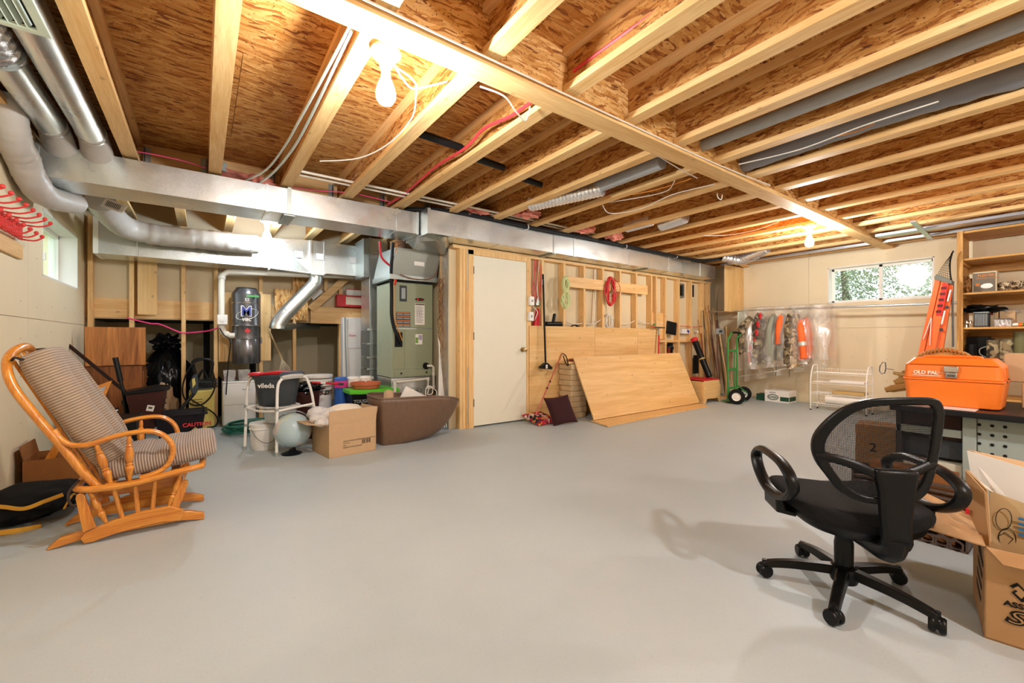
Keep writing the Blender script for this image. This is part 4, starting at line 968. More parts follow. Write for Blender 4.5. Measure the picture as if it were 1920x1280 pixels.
bx.box(X0, X1, Y0, Y1, 0.001, 0.006); bx.o('box_body', CARDD, t, flat=True)
B().obox((-.985, 4.45, h + .05), .005, .33, .10, Matrix.Rotation(-.2, 3, 'Y')).o('box_flap', CARDD, t, flat=True)
o = B().bar(PY(114, 826, 4.42), PY(66, 905, 4.42), .045, .02, up=(0, 1, 0)).o('oak_offcut', OAK['z'], bev=.003); tag(o, 'oak board standing slanted in the low box by the left wall', 'board')
t = T('tool_bag', 'black soft bag with yellow straps on the floor at the left edge', 'bag', (-.85, 3.72, 0))
B().blob((-.83, 3.74, .083), 1.0, .18, 2.2, 4, (.235, .30, .088), fn=lambda p, d: Vector((p.x, p.y, max(-.083, min(.078, p.z + .012 * noise.noise(d * 5)))))).o('bag_body', plain('black_canvas', '111113', 0.85, var=.3), t)
YEL = plain('yellow_webbing', 'dba53a', 0.7)
B().tube([(-.99, 3.42, .12), (-.93, 3.44, .165), (-.86, 3.44, .15), (-.78, 3.43, .125), (-.70, 3.42, .15), (-.63, 3.43, .17)], 0.012, 6, sm=5, flat=.3).o('strap', YEL, t)
B().tube([(-1.0, 3.41, .012), (-.9, 3.42, .02), (-.8, 3.43, .012), (-.72, 3.45, .005)], 0.016, 6, sm=4, flat=.4).o('strap', YEL, t)
B().tube([(-.64, 3.50, .07), (-.62, 3.58, .12), (-.62, 3.66, .10)], 0.006, 6, sm=4).o('strap', YEL, t)
# walnut cabinet
t = T('cabinet', 'walnut veneer cabinet with its front flap raised, in the left rear corner', 'cabinet', (-.74, 6.2, 0))
a, b_ = PY(160, 700, 5.95), PY(266, 700, 5.95)
B().box(a.x, b_.x, 5.95, 6.38, 0.03, .77).o('body', WALN, t, bev=0.004)
B().box(a.x - .0, b_.x + .02, 5.93, 6.39, .77, .785).o('top', WALN, t, bev=0.003)
B().obox(((PY(159, 650, 5.9).x + PY(273, 650, 5.9).x) / 2, 5.91, .975), PY(273, 650, 5.9).x - PY(159, 650, 5.9).x, .02, .39, Matrix.Rotation(.02, 3, 'X')).o('flap', wood('walnut_bright', 'd08c4c', '7d4318', 'z', .35, False, .5), t, bev=0.002)
for z in (.2, .38, .56): B().box(b_.x, b_.x + .012, 5.98, 6.34, z, z + .15).o('drawer_front', WALN, t, bev=0.006)
for z in (.2, .38, .56): B().tube([(b_.x + .012, 6.12, z + .08), (b_.x + .03, 6.14, z + .07), (b_.x + .03, 6.20, z + .07), (b_.x + .012, 6.22, z + .08)], .004, 6, sm=3).o('drawer_pull', BRASS, t)
# brown hopper with black handle, dark pole
t = T('hopper_cart', 'dark brown plastic hopper with black push handle before the walnut cabinet', 'spreader', (-.35, 5.35, 0))
DBR = plain('dark_brown_plastic', '3a1c17', 0.4)
Y = 5.30; q = [PY(u, v, Y) for u, v in ((236, 738), (312, 729), (300, 795), (262, 822), (246, 790))]
B().prism([(p.x, p.z) for p in q], 'xz', Y, Y + .26).o('bin', DBR, t, bev=0.006)
q2 = [PY(u, v, Y - .01) for u, v in ((233, 741), (317, 731), (316, 726), (290, 725), (233, 735))]
B().prism([(p.x, p.z) for p in q2], 'xz', Y - .015, Y + .275).o('rim', BLACK, t, bev=0.004)
p = PY(282, 765, Y - .004); B().obox(p, .055, .002, .055, Matrix.Rotation(.25, 3, 'Y')).o('sticker', WHITE, t, flat=True); B().obox(p + Vector((0, -.002, .004)), .03, .001, .02, Matrix.Rotation(.25, 3, 'Y')).o('sticker_print', INKG, t, flat=True)
for k in range(5):
    c = PY(309 - k, 745 + 11 * k, Y - .003); B().obox(c, .035, .006, .012, Matrix.Rotation(-.15, 3, 'Y')).o('rib', DBR, t)
B().tube([PY(u, v, Y + .1) for u, v in ((236, 830), (236, 790), (233, 745), (226, 715))], .014, 8, sm=3).o('frame_tube', BLACK, t)
B().tube([PY(u, v, Y + .1) for u, v in ((226, 715), (221, 692), (216, 670))], .022, 10).o('grip', BLACK, t)
B().tube([PY(u, v, Y + .12) for u, v in ((232, 750), (252, 822))], .02, 8).o('frame_tube', BLACK, t)
for dx in (-.1, .14): B().cyl((-.38 + dx, 5.5, .08), (-.38 + dx + .03, 5.5, .08), .08, n=20).o('wheel', BLACK, t)
o = B().tube([PY(114, 635, 5.9), PY(236, 735, 5.45), PY(262, 757, 5.35)], .016, 8).o('dark_pole', plain('dark_stained_wood', '2c1711', .5)); tag(o, 'long dark pole slanting from the left wall down to the hopper', 'pole')
t = T('picture_frame', 'small pine picture frame with grey print standing behind the rocker cushion', 'frame', PY(190, 760, 4.7))
Y = 4.72; of = [PY(u, v, Y) for u, v in ((160, 731), (210, 713), (190, 760), (140, 780))]; inn = [PY(u, v, Y) for u, v in ((166, 736), (200, 723), (184, 754), (148, 773))]
B().ring([(p.x, p.z) for p in of], [(p.x, p.z) for p in inn], 'xz', Y, Y + .02).o('frame', OAK['x'], t, flat=True)
B().prism([(p.x, p.z) for p in inn], 'xz', Y + .006, Y + .010).o('print', plain('print_grey_blue', 'aab4bd', .5), t, flat=True)
B().prism([(PY(u, v, Y).x, PY(u, v, Y).z) for u, v in ((170, 757), (190, 746), (184, 755), (160, 768))], 'xz', Y + .003, Y + .0058).o('print_mountain', DGREY, t, flat=True)
taper_box = B().box(-.78, -.42, 4.64, 4.98, 0, .40).o('black_crate', BLACK, bev=.01); tag(taper_box, 'black plastic crate below the small picture frame', 'crate')
t = T('sign_board', 'dark panel with white diagonal stripes behind the rocker arm', 'sign', PY(205, 800, 4.62))
Y = 4.62; B().prism([(PY(u, v, Y).x, PY(u, v, Y).z) for u, v in ((195, 775), (222, 763), (222, 800), (195, 850))], 'xz', Y, Y + .015).o('panel', BLKM, t, flat=True)
for q in (((197, 780), (221, 768)), ((199, 790), (215, 780)), ((203, 812), (215, 781)), ((210, 815), (221, 777))):
    B().bar(PY(*q[0], Y - .003), PY(*q[1], Y - .003), .002, .010).o('stripe', WHITE, t, flat=True)
t = T('caution_tub', 'black plastic tub lettered CAUTION in red behind the rocker', 'tub', (-.16, 5.4, 0))
def taper_tub(x0, x1, y0, y1, z0, z1, tin, mat, par, name='bin', th=.006):
    b = B(); n = 4
    def lp(s_): return [(x0 + s_, y0 + s_), (x1 - s_, y0 + s_), (x1 - s_, y1 - s_), (x0 + s_, y1 - s_)]
    ob, ot, it, ib = lp(tin), lp(0), lp(th), lp(tin + th)
    vs = [(*p, z0) for p in ob] + [(*p, z1) for p in ot] + [(*p, z1) for p in it] + [(*p, z0 + th) for p in ib]
    fs = [(3, 2, 1, 0), (12, 13, 14, 15)]
    for k in range(3):
        for i in range(4): fs.append((k * 4 + i, k * 4 + (i + 1) % 4, k * 4 + 4 + (i + 1) % 4, k * 4 + 4 + i))
    b.add(vs, fs); return b.o(name, mat, par, bev=0.003)
TUBM = plain('black_tub_plastic', '18121a', .4)
taper_tub(-.36, .03, 5.25, 5.62, 0, .315, .045, TUBM, t)
B().ring([(-.38, 5.23), (.05, 5.23), (.05, 5.64), (-.38, 5.64)], [(-.355, 5.255), (.025, 5.255), (.025, 5.615), (-.355, 5.615)], 'xy', .30, .322).o('rim', TUBM, t, bev=0.004)
B().obox((-.17, 5.42, .25), .36, .32, .05, Matrix.Rotation(.08, 3, 'Y')).o('contents', BLACK, t, bev=.02)
text('CAUTION', .050, (-.150, 5.245, .19), (PI / 2 - .13, 0, 0), RED, t, bold=.002)
B().obox((-.05, 5.25, .11), .10, .002, .10, Matrix.Rotation(PI / 4, 3, 'Y') ).o('warning_diamond', plain('worn_yellow', 'b8ab6a', .6), t, flat=True)
text('!', .07, (-.06, 5.246, .085), ROTY, INK, t)
# garbage bag
BAGM = plain('black_bag_film', '0b0c10', .22, bump=.5, bscale=12)
def bagfn(p, d):
    k = 1.0 if d.z < .35 else max(.5, 1 - (d.z - .35) * .7)
    n_ = noise.noise(Vector((math.atan2(d.y, d.x) * 3.0, d.z * 2.0, 3.1))) * .10
    n2 = abs(noise.noise(Vector((math.atan2(d.y, d.x) * 5.5, d.z * 5.0, 1.7)))) * .14
    s_ = k * (1 + n_ - n2)
    return Vector((p.x * s_, p.y * s_, p.z * (1 + .06 * n_)))
t = T('garbage_bag', 'large shiny black garbage bag in the recess behind the rear studs', 'bag', PY(312, 780, 6.85) * 1.0)
t.location.z = 0; WLOC[t.name] = Vector(t.location)
c = PY(313, 700, 6.85)
B().blob((c.x, 6.86, .50), 1.0, 0, 3, 5, (.29, .26, .50), fn=bagfn).o('bag_body', BAGM, t, ang=60)
B().blob((c.x + .0, 6.84, .98), 1.0, .8, 3, 4, (.12, .09, .11)).o('bag_neck', BAGM, t, ang=60)
o = B().blob((PY(300, 745, 6.3).x, 6.68, .30), 1.0, .3, 2.2, 4, (.16, .10, .30)).o('paper_sack', CARDL); tag(o, 'crumpled tan paper sack beside the walnut cabinet', 'sack')
o = B().blob((PY(407, 745, 6.9).x, 7.0, .28), 1.0, 0, 3, 4, (.17, .2, .28), fn=bagfn).o('garbage_bag', BAGM); tag(o, 'smaller black bag in the recess behind the yellow washer', 'bag')
# pressure washer
t = T('pressure_washer', 'yellow pressure washer with black handle and coiled hose by the rear stud', 'washer', (.02, 6.05, 0))
YM = plain('washer_yellow', 'd8c46a', .45); Y = 6.0
x0, x1 = PY(354, 760, Y).x, PY(402, 760, Y).x
B().box(x0, x1, Y, Y + .26, .03, .47).o('housing', YM, t, bev=.02)
B().box(x0 + .02, x1 - .06, Y - .012, Y + .02, .06, .22).o('front_cover', YM, t, bev=.015)
for k in range(3): B().box(x0 + .03, x1 - .11, Y - .008, Y + .002, .36 - k * .03, .372 - k * .03).o('vent_slot', plain('yellow_shadow', '8d7f3c', .5), t, flat=True)
B().box(x0 + .04, x1 - .02, Y + .02, Y + .22, .47, .56).o('motor_top', GREYP, t, bev=.015)
hd = [PY(u, v, Y + .1) for u, v in ((368, 722), (366, 700), (362, 678), (380, 673), (398, 678), (394, 700), (390, 722))]
B().tube(hd, .017, 9, sm=4).o('handle', BLACK, t)
B().tube([PY(u, v, Y + .08) for u, v in ((370, 712), (380, 694), (390, 712))], .014, 8, sm=3).o('handle_brace', BLACK, t)
for k in range(6):
    z = .50 + .018 * k; B().tube([(x0 + .05 + .1 + .12 * math.cos(a), Y - .02 + .03 * math.sin(a) , z) for a in [2 * PI * q / 20 for q in range(20)]], .006, 6, closed=True).o('cord_coil', BLACK, t)
B().tube([PY(u, v, Y - .05) for u, v in ((380, 674), (364, 680), (350, 700), (342, 730), (350, 752), (372, 760), (394, 745), (404, 720), (398, 695))], .008, 7, sm=5).o('hose', BLACK, t)
B().tube([PY(u, v, Y - .06) for u, v in ((352, 745), (372, 757), (398, 772), (408, 785), (404, 798), (388, 801))], .008, 7, sm=5).o('hose', BLACK, t)
B().prism([(PY(u, v, Y - .05).x, PY(u, v, Y - .05).z) for u, v in ((362, 703), (370, 700), (373, 728), (366, 740), (358, 735), (355, 718))], 'xz', Y - .08, Y - .04).o('spray_gun', DGREY, t, bev=.008)
B().prism([(PY(u, v, Y - .09).x, PY(u, v, Y - .09).z) for u, v in ((360, 711), (365, 708), (367, 720), (361, 728))], 'xz', Y - .086, Y - .08).o('gun_inlay', YM, t, bev=.003)
B().tube([PY(366, 735, Y - .06), PY(338, 768, Y - .1)], .018, 8).o('lance', BLACK, t)
# dehumidifier + ornament tubs on it
t = T('dehumidifier', 'white dehumidifier standing below the vacuum canister', 'appliance', (.36, 6.2, 0))
Y = 6.12; x0, x1 = PY(417, 760, Y).x, PY(480, 760, Y).x
B().box(x0, x1, Y, Y + .26, .012, .53).o('body', WPLA, t, bev=.02)
B().box(x0 + .01, x1 - .01, Y - .003, Y + .01, .26, .2625).o('panel_seam', GREYP, t, flat=True)
B().box(x0, x1, Y - .004, Y + .26, .515, .54).o('top_cover', WPLA, t, bev=.01)
B().box(x0 + .02, x1 - .02, Y + .02, Y + .24, 0, .012).o('foot', BLACK, t, flat=True)
text('Hisense', .025, (x0 + .20, Y - .006, .43), ROTY, INKG, t)
ORN = [plain('ornament_red', 'b8203c', .2), plain('ornament_purple', '8a2a8a', .2), plain('ornament_orange', 'd86a3a', .2)]
for i, (ax, lab) in enumerate(((x0 + .07, 'clear tub of red and purple ornaments on the dehumidifier, left one'), (x0 + .22, 'clear tub of red ornaments on the dehumidifier, right one'))):
    t = T('clear_tub', lab, 'container', (ax, Y + .13, .54), 'ornament tubs on the dehumidifier')
    taper_tub(ax - .06, ax + .07, Y + .06, Y + .2, .541, .67, .01, CLEARP, t, 'tub')
    for k in range(5): B().blob((ax - .035 + .022 * k, Y + .10 + .03 * (k % 2), .567 + .012 * (k % 3)), .021, sub=2).o('ornament', ORN[(k + i) % 3], t)
# garden hose coils
HOSE = plain('green_hose', '2d7d68', .4)
P = []
for k in range(90):
    a = k * .42; rr = .24 + .05 * math.sin(k * .9) + .001 * k; P.append((.50 + rr * math.cos(a), 5.65 + rr * .75 * math.sin(a), .012 + .0011 * k))
P += [(.60, 5.4, .3), (.62, 5.15, .36), (.60, 5.0, .36)]
o = B().tube(P, .009, 7, sm=2).o('garden_hose', HOSE); tag(o, 'green garden hose coiled on the floor before the dehumidifier', 'hose')
# ------------------------------------------------------------------ commode frame with mop bucket
t = T('toilet_frame', 'white metal commode chair frame with grey armrest beside the globe', 'frame', (.62, 4.68, 0))
S1 = Vector((.443, -.896, 0)); D1 = Vector((.896, .443, 0)); O = Vector((.445, 4.54, 0))
def fp(s_, d_, z): return O + S1 * s_ + D1 * d_ + Vector((0, 0, z))
for s_ in (-.23, .23):
    B().tube([fp(s_ * 1.04, -.01, .0), fp(s_, 0.0, .38), fp(s_ * .97, .01, .60), fp(s_ * .96, .04, .672), fp(s_ * .96, .10, .69), fp(s_ * .96, .26, .69), fp(s_ * .96, .31, .66), fp(s_, .36, .50), fp(s_ * 1.04, .40, .20), fp(s_ * 1.05, .42, .0)], .0125, 10, sm=3).o('side_tube', WHITE, t)
    for d_, z in ((-.01, .0), (.42, 0)): B().cyl(fp(s_ * 1.045, d_, .0), fp(s_ * 1.04, d_, .035), .017, n=12).o('foot_cap', GREYP, t)
    for z in (.22, .40): B().cyl(fp(s_ * 1.01, -.003, z), fp(s_ * 1.01, -.003, z + .025), .0155, n=12).o('clamp', GREYP, t)
    B().tube([fp(s_, 0, .40), fp(s_, .37, .42)], .011, 8).o('seat_rail', WHITE, t)
for d_ in (0, .37): B().tube([fp(-.23, d_, .40), fp(0, d_ - (.02 if not d_ else 0), .385), fp(.23, d_, .40)], .011, 8, sm=3).o('cross_tube', WHITE, t)
B().tube([fp(.22, .05, .692), fp(.22, .14, .705), fp(.22, .26, .70)], .019, 9, sm=3, flat=1.2).o('armrest', plain('armrest_grey', 'b9bab2', .6), t)
B().lathe([(.15, 0), (.18, .0), (.185, .008), (.15, .012)], fp(0, .17, .408), 28, cap=False).o('seat_ring', WHITE, t)
B().lathe([(.11, 0), (.12, .005), (.145, .13), (.15, .135)], fp(0.02, .17, .265), 24, cap=False).o('commode_pail', plain('grey_translucent', 'c2c6c6', .4), t, solid=.004)
t = T('mop_bucket', 'charcoal oval mop bucket with white lettering standing on the white frame', 'bucket', fp(-.02, .17, .425))
c = fp(-.02, .17, .425); BK2 = plain('charcoal_plastic', '3c4248', .42)
RB = Matrix.Rotation(-.35, 3, 'Z')
B().lathe([(.145, 0), (.15, .005), (.185, .25), (.205, .265), (.212, .285), (.203, .285), (.178, .26), (.142, .02), (0, .015)], c, 36, RB, 1.06, .82, cap=False).o('bucket_body', BK2, t)
B().prism([(.02, .27), (.215, .275), (.225, .295), (.20, .31), (.06, .315)], 'xz', -.10, .10, M=RB, c=c).o('wringer_cup', plain('slate_plastic', '4c5564', .5), t, bev=.01)
text('vileda', .062, c + RB @ Vector((-.125, -.158, .175)), (PI / 2 + .14, 0, -.50), WHITE, t, bold=.0015)
t = T('spin_mop', 'red mop head and handle part lying across the charcoal bucket', 'mop', c + Vector((0, 0, .29)))
B().blob(c + Vector((-.17, -.06, .30)), 1.0, .15, 3, 3, (.075, .05, .02)).o('mop_head', RED, t)
B().prism([(-.13, .28), (.10, .292), (.12, .315), (.0, .32), (-.12, .305)], 'xz', -.06, .05, M=RB, c=c).o('mop_plate', RED, t, bev=.008)
# red-black handle rod pointing right from the bucket
a, b_ = PY(585, 717, 4.95), PY(643, 720, 5.1)
t = T('telescopic_mop', 'red telescopic handle with dark tip pointing right beside the paper towels', 'handle', a)
B().cyl(a, a.lerp(b_, .84), .012, n=10).o('tube', RED, t); B().cyl(a.lerp(b_, .83), b_, .014, n=10).o('grip', DGREY, t); B().cyl(a.lerp(b_, .25), a.lerp(b_, .40), .013, n=10).o('label_band', WHITE, t)
# globe
t = T('globe', 'pale blue desk globe on a black foot standing on the floor', 'globe', (.66, 4.33, 0))
GC = Vector((.675, 4.34, .215))
gm = NT('globe_map'); co = gm.coord(rnd=False); nz = gm.n('ShaderNodeTexNoise', i_Scale=5.5, i_Detail=6.0); gm.l(co, nz.inputs[0])
n2 = gm.n('ShaderNodeTexNoise', i_Scale=4.0); gm.l(co, n2.inputs[0])
land = gm.ramp(n2.outputs[0], [(.35, hexc('c8d4c4')), (.5, hexc('e0d4cf')), (.62, hexc('d28fb5'))])
gm.l(gm.mix(gm.ramp(nz.outputs[0], [(.52, (0,) * 3), (.54, (1,) * 3)]), hexc('b4cbd2'), land), gm.b.inputs['Base Color']); gm.set(Roughness=.3)
B().blob(GC, .155, sub=4).o('ball', gm.m, t)
ax = Vector((-.28, -.05, .96)).normalized(); sd = Vector((.9, .25, .28)); sd = (sd - ax * sd.dot(ax)).normalized()
P = [GC + (ax * math.cos(a) + sd * math.sin(a)) * .172 for a in [PI * k / 20 for k in range(-1, 22)]]
B().tube(P, .006, 8, flat=2.2).o('meridian_arm', CLEARP if False else GREYP, t)
B().cyl(GC + Vector((.01, 0, -.19)), GC + Vector((.0, 0, -.165)), .02, n=14).o('stem', BLACK, t)
B().lathe([(0, 0), (.085, 0), (.088, .008), (.06, .02), (.022, .032), (.02, .045), (0, .045)], (.665, 4.335, 0), 28, cap=False).o('base', plain('navy_black', '12161e', .3), t)
# white pail
t = T('pail', 'white plastic pail with wire handle on the floor beside the globe', 'bucket', (.47, 4.70, 0))
pc = (.49, 4.72, 0)
B().lathe([(0, .0), (.105, 0), (.108, .005), (.122, .19), (.13, .195), (.13, .205), (.124, .21), (.13, .225), (.131, .245), (.125, .25), (0, .25)], pc, 30, cap=False).o('pail_body', WHITE, t)
B().tube([(.375, 4.66, .20), (.42, 4.60, .12), (.49, 4.57, .075), (.56, 4.60, .10), (.60, 4.68, .2)], .0025, 6, sm=5).o('wire_handle', STEELD, t)
# cardboard box with pillow
t = T('carton', 'open cardboard box with printed label holding a cream pillow, centre left', 'box', (1.12, 4.2, 0))
A0 = Vector((.90, 3.955, 0)); A1 = Vector((1.335, 4.02, 0)); ex = (A1 - A0).normalized(); ey = Vector((-ex.y, ex.x, 0)); W = (A1 - A0).length; Dp = .40; Hh = .29
RM = Matrix((ex, ey, Vector((0, 0, 1)))).transposed()
def bp(a, b, z): return A0 + ex * a + ey * b + Vector((0, 0, z))
bb = B()
for ca, cb, sx_, sy_ in ((W / 2, .0025, W, .005), (W / 2, Dp - .0025, W, .005), (.0025, Dp / 2, .005, Dp), (W - .0025, Dp / 2, .005, Dp)): bb.obox(bp(ca, cb, Hh / 2), sx_, sy_, Hh, RM)
bb.obox(bp(W / 2, Dp / 2, .003), W, Dp, .005, RM); bb.o('box_body', CARDL, t, flat=True)
B().add([bp(0, 0, Hh), bp(W, 0, Hh), bp(W + .005, -.01, Hh + .125), bp(.0, -.01, Hh + .125), bp(0, .005, Hh), bp(W, .005, Hh), bp(W + .005, -.005, Hh + .125), bp(.0, -.005, Hh + .125)], [(0, 1, 2, 3), (4, 7, 6, 5), (0, 3, 7, 4), (1, 5, 6, 2), (3, 2, 6, 7)]).o('box_flap', CARDL, t, flat=True)
B().add([bp(0, 0.02, Hh), bp(0, Dp - .02, Hh), bp(-.17, Dp - .03, Hh + .02), bp(-.17, .05, Hh + .02), bp(0, 0.02, Hh + .004), bp(0, Dp - .02, Hh + .004), bp(-.17, Dp - .03, Hh + .024), bp(-.17, .05, Hh + .024)], [(0, 3, 2, 1), (4, 5, 6, 7), (0, 4, 7, 3), (1, 2, 6, 5), (3, 7, 6, 2)]).o('box_flap', CARDL, t, flat=True)
B().add([bp(W, 0.02, Hh), bp(W, Dp, Hh), bp(W + .03, Dp - .03, Hh + .11), bp(W + .03, .03, Hh + .11), bp(W + .004, 0.02, Hh), bp(W + .004, Dp, Hh), bp(W + .034, Dp - .03, Hh + .11), bp(W + .034, .03, Hh + .11)], [(0, 1, 2, 3), (4, 7, 6, 5), (0, 3, 7, 4), (1, 5, 6, 2), (3, 2, 6, 7)]).o('box_flap', CARDL, t, flat=True)
rz = (PI / 2, 0, math.atan2(ex.y, ex.x))
for k, s_ in enumerate(('SMART HOMES DISTRIBUTION CENTRE LTD', 'CTN 001', 'SKU:', 'MADE IN CHINA FRAGILE')): text(s_, .0155, bp(.125, -.0015, .125 - .019 * k), rz, INKG, t)
tb = B(); rnd = random.Random(2); x = .30
while x < .385:
    w_ = rnd.choice((.002, .003, .005)); tb.obox(bp(x + w_ / 2, -.0008, .105), w_, .001, .034, RM); x += w_ + rnd.choice((.002, .003, .005))
tb.obox(bp(.342, -.0008, .125), .095, .001, .0015, RM); tb.obox(bp(.342, -.0008, .085), .095, .001, .0015, RM)
tb.o('barcode', INK, t, flat=True)
CREAM = plain('cream_fleece', 'e6dcc8', .95, bump=.8, bscale=60)
o = B().blob(bp(W * .52, Dp * .52, Hh + .03), 1.0, .12, 2.5, 4, (.21, .16, .115)).o('pillow', CREAM); tag(o, 'cream fleece pillow stuffed in the open cardboard box', 'pillow')
t = T('plush_blanket', 'pale grey rolled fleece hanging over the left edge of the cardboard box', 'blanket', bp(.0, .2, Hh))
for k, (a_, b__, z, r_) in enumerate(((.06, .14, .06, .07), (.0, .12, .04, .06), (-.05, .15, .05, .05), (.03, .05, .02, .045), (-.04, .08, .02, .045), (.02, .3, .07, .08))):
    B().blob(bp(a_, b__, Hh + z), r_, .2, 3, 3, (1.2, 1, .8), seed=k).o('fold', plain('grey_fleece', 'd3d0cc', .95, bump=.8, bscale=60), t)
# brown tub
BRT = NT('brown_woodgrain_plastic'); co = BRT.coord((30, 30, 2.5)); nz = BRT.n('ShaderNodeTexNoise', i_Scale=2.0, i_Detail=5.0, i_Distortion=1.0); BRT.l(co, nz.inputs[0])
BRT.l(BRT.mix(nz.outputs[0], hexc('5d4636'), hexc('7b604c')), BRT.b.inputs['Base Color']); BRT.set(Roughness=.42); BRT.bump(nz.outputs[0], .35, .004)
t = T('planter_tub', 'big brown woodgrain plastic tub with flared sides beside the cardboard box', 'tub', (1.8, 4.3, 0))
rim = [(1.36, 4.30, .475), (1.385, 4.08, .47), (1.46, 4.03, .47), (1.75, 3.985, .468), (2.02, 4.01, .45), (2.22, 4.09, .41), (2.30, 4.17, .37), (2.27, 4.30, .38), (2.02, 4.50, .42), (1.70, 4.60, .45), (1.44, 4.56, .47)]
bot = [(1.42, 4.30, .0), (1.44, 4.16, .0), (1.48, 4.13, .0), (1.62, 4.11, .0), (1.72, 4.13, .0), (1.80, 4.19, .0), (1.84, 4.25, .01), (1.82, 4.33, .01), (1.75, 4.42, .0), (1.60, 4.46, .0), (1.47, 4.44, .0)]
rs_, bs_ = smooth_path(rim, 5, True), smooth_path(bot, 5, True); n = len(rs_)
lv = 12; vs = []
for k in range(lv + 1):
    f = k / lv; g = f ** .8
    for a_, b__ in zip(bs_, rs_):
        p = a_.lerp(b__, f); q = a_.lerp(b__, g); h_ = min(1, max(0, (b__.x - 1.8) / .4)); q = a_.lerp(b__, f ** (.8 - .42 * h_)); vs.append((q.x, q.y, a_.z + (b__.z - a_.z) * f ** 1.1))
fs = [(k * n + i, k * n + (i + 1) % n, (k + 1) * n + (i + 1) % n, (k + 1) * n + i) for k in range(lv) for i in range(n)] + [tuple(range(n))]
B().add(vs, fs).o('tub_wall', BRT.m, t, solid=.008, ang=60)
B().tube([p + Vector((0, 0, .002)) for p in rs_], .009, 7, closed=True).o('rim', BRT.m, t)
o = B().cyl((1.50, 4.16, .30), (1.56, 4.30, .50), .05, n=18).o('fabric_roll', plain('tan_fabric', 'b99c7c', .9)); tag(o, 'tan rolled fabric sticking out of the brown tub', 'roll')
o = B().obox((1.82, 4.32, .40), .26, .02, .20, Matrix.Rotation(.5, 3, 'Y')).o('paper_sheet', WHITE); tag(o, 'white sheet of card inside the brown tub', 'paper')
cable([(1.95, 4.25, .40), (1.96, 4.27, .52), (2.03, 4.28, .53), (2.04, 4.28, .46), (1.98, 4.27, .45), (2.0, 4.26, .52), (2.08, 4.27, .48), (2.08, 4.27, .40)], .004, 'phone_cable', 'white cord looping above the brown tub rim', WCAB)
# green-lid tote with saucer
t = T('storage_tote', 'black storage tote with bright green lid behind the brown tub', 'tote', (1.45, 5.0, 0))
Y = 4.9; x0, x1 = PY(660, 740, Y).x, PY(742, 740, Y + .05).x
taper_tub(x0, x1, Y, Y + .36, 0.0, .43, .04, BLACK, t, 'bin')
GL = plain('lime_lid', '5cc428', .4)
B().prism([(x0 - .02, Y + .03), (x0 + .11, Y - .03), (x1 + .02, Y - .02), (x1 + .02, Y + .38), (x0 - .02, Y + .38)], 'xy', .425, .472).o('lid', GL, t, bev=.008)
text('TOUGH', .05, (x0 + .02, Y + .002, .33), (PI / 2 - .09, 0, 0), GREYP, t, bold=.002)
t = T('plant_saucer', 'terracotta saucer lying on the green tote lid', 'saucer', (1.35, 5.08, .473))
c = PY(689, 727, 5.0); cx_, cy_ = c.x, 5.06
B().lathe([(0, .0), (.14, 0), (.148, .004), (.158, .04), (.172, .045), (.172, .072), (.158, .072), (.145, .02), (0, .015)], (cx_, cy_, .473), 40, cap=False).o('dish', plain('terracotta', 'c06a44', .7), t)
# white pails stacked, dark bin, towels etc.
t = T('pail_stack', 'stack of white pails with lids behind the commode frame', 'bucket', PY(598, 760, 5.3))
t.location.z = 0; WLOC[t.name] = Vector(t.location); c = PY(598, 760, 5.35)
B().lathe([(0, 0), (.135, 0), (.15, .40), (0, .40)], (c.x, 5.4, 0), 28, cap=False).o('pail_body', WHITE, t)
for k in range(4): B().lathe([(0, 0), (.158, 0), (.162, .008), (.162, .030), (.15, .034), (0, .034)], (c.x, 5.4, .46 + .046 * k), 28, cap=False).o('pail_rim', WHITE, t)
B().lathe([(.146, .40), (.152, .46)], (c.x, 5.4, 0), 28, cap=False).o('label_band', patches('label_speckle', ['5a6a5a', 'e8e4dc', '8a4a3a', '2c2c2c'], 50), t)
t = T('waste_bin', 'dark brown waste bin lined with a black bag behind the white frame', 'bin', (.95, 4.95, 0))
c = PY(573, 765, 4.85)
B().lathe([(0, 0), (.13, 0), (.17, .50), (.16, .50), (0, .03)], (c.x, 5.0, 0), 24, cap=False).o('bin_body', DBR, t)
B().blob((c.x, 5.0, .52), 1.0, .5, 4, 4, (.185, .165, .065)).o('bag_liner', BAGM, t, ang=60)
t = T('paper_towel_pack', 'pink and blue wrapped pack of paper towels beside the green tote', 'pack', (1.12, 5.3, 0))
Y = 5.2; x0, x1 = PY(630, 740, Y).x, PY(652, 740, Y).x
for i in range(3):
    xx = x0 + .075 + .145 * i
    B().lathe([(0, .0), (.072, 0), (.075, .01), (.075, .58), (.06, .60), (0, .60)], (xx, Y + .08, 0), 20, cap=False).o('roll_wrap', WHITE if i else plain('wrap_blue', '3a6cc0', .35), t)
B().lathe([(.076, .48), (.0765, .56)], (x0 + .075, Y + .08, 0), 20, cap=False).o('wrap_band', plain('wrap_pink', 'e0459a', .35), t)
B().lathe([(.0755, .42), (.076, .48)], (x0 + .22, Y + .08, 0), 20, cap=False).o('wrap_band', plain('wrap_pink', 'e0459a', .35), t)
t = T('clear_bin', 'clear plastic bin with white lid left of the furnace base', 'container', PY(700, 740, 5.35)); t.location.z = 0; WLOC[t.name] = Vector(t.location)
x0 = PY(700, 740, 5.5).x - .1
taper_tub(1.38, 1.77, 5.46, 5.58, 0, .54, .02, CLEARP, t, 'bin'); B().box(1.37, 1.78, 5.45, 5.59, .54, .57).o('lid', WHITE, t, bev=.004)
B().box(1.63, 1.70, 5.445, 5.449, .42, .50).o('label', plain('label_purple', 'a060c0', .5), t, flat=True)
o = None
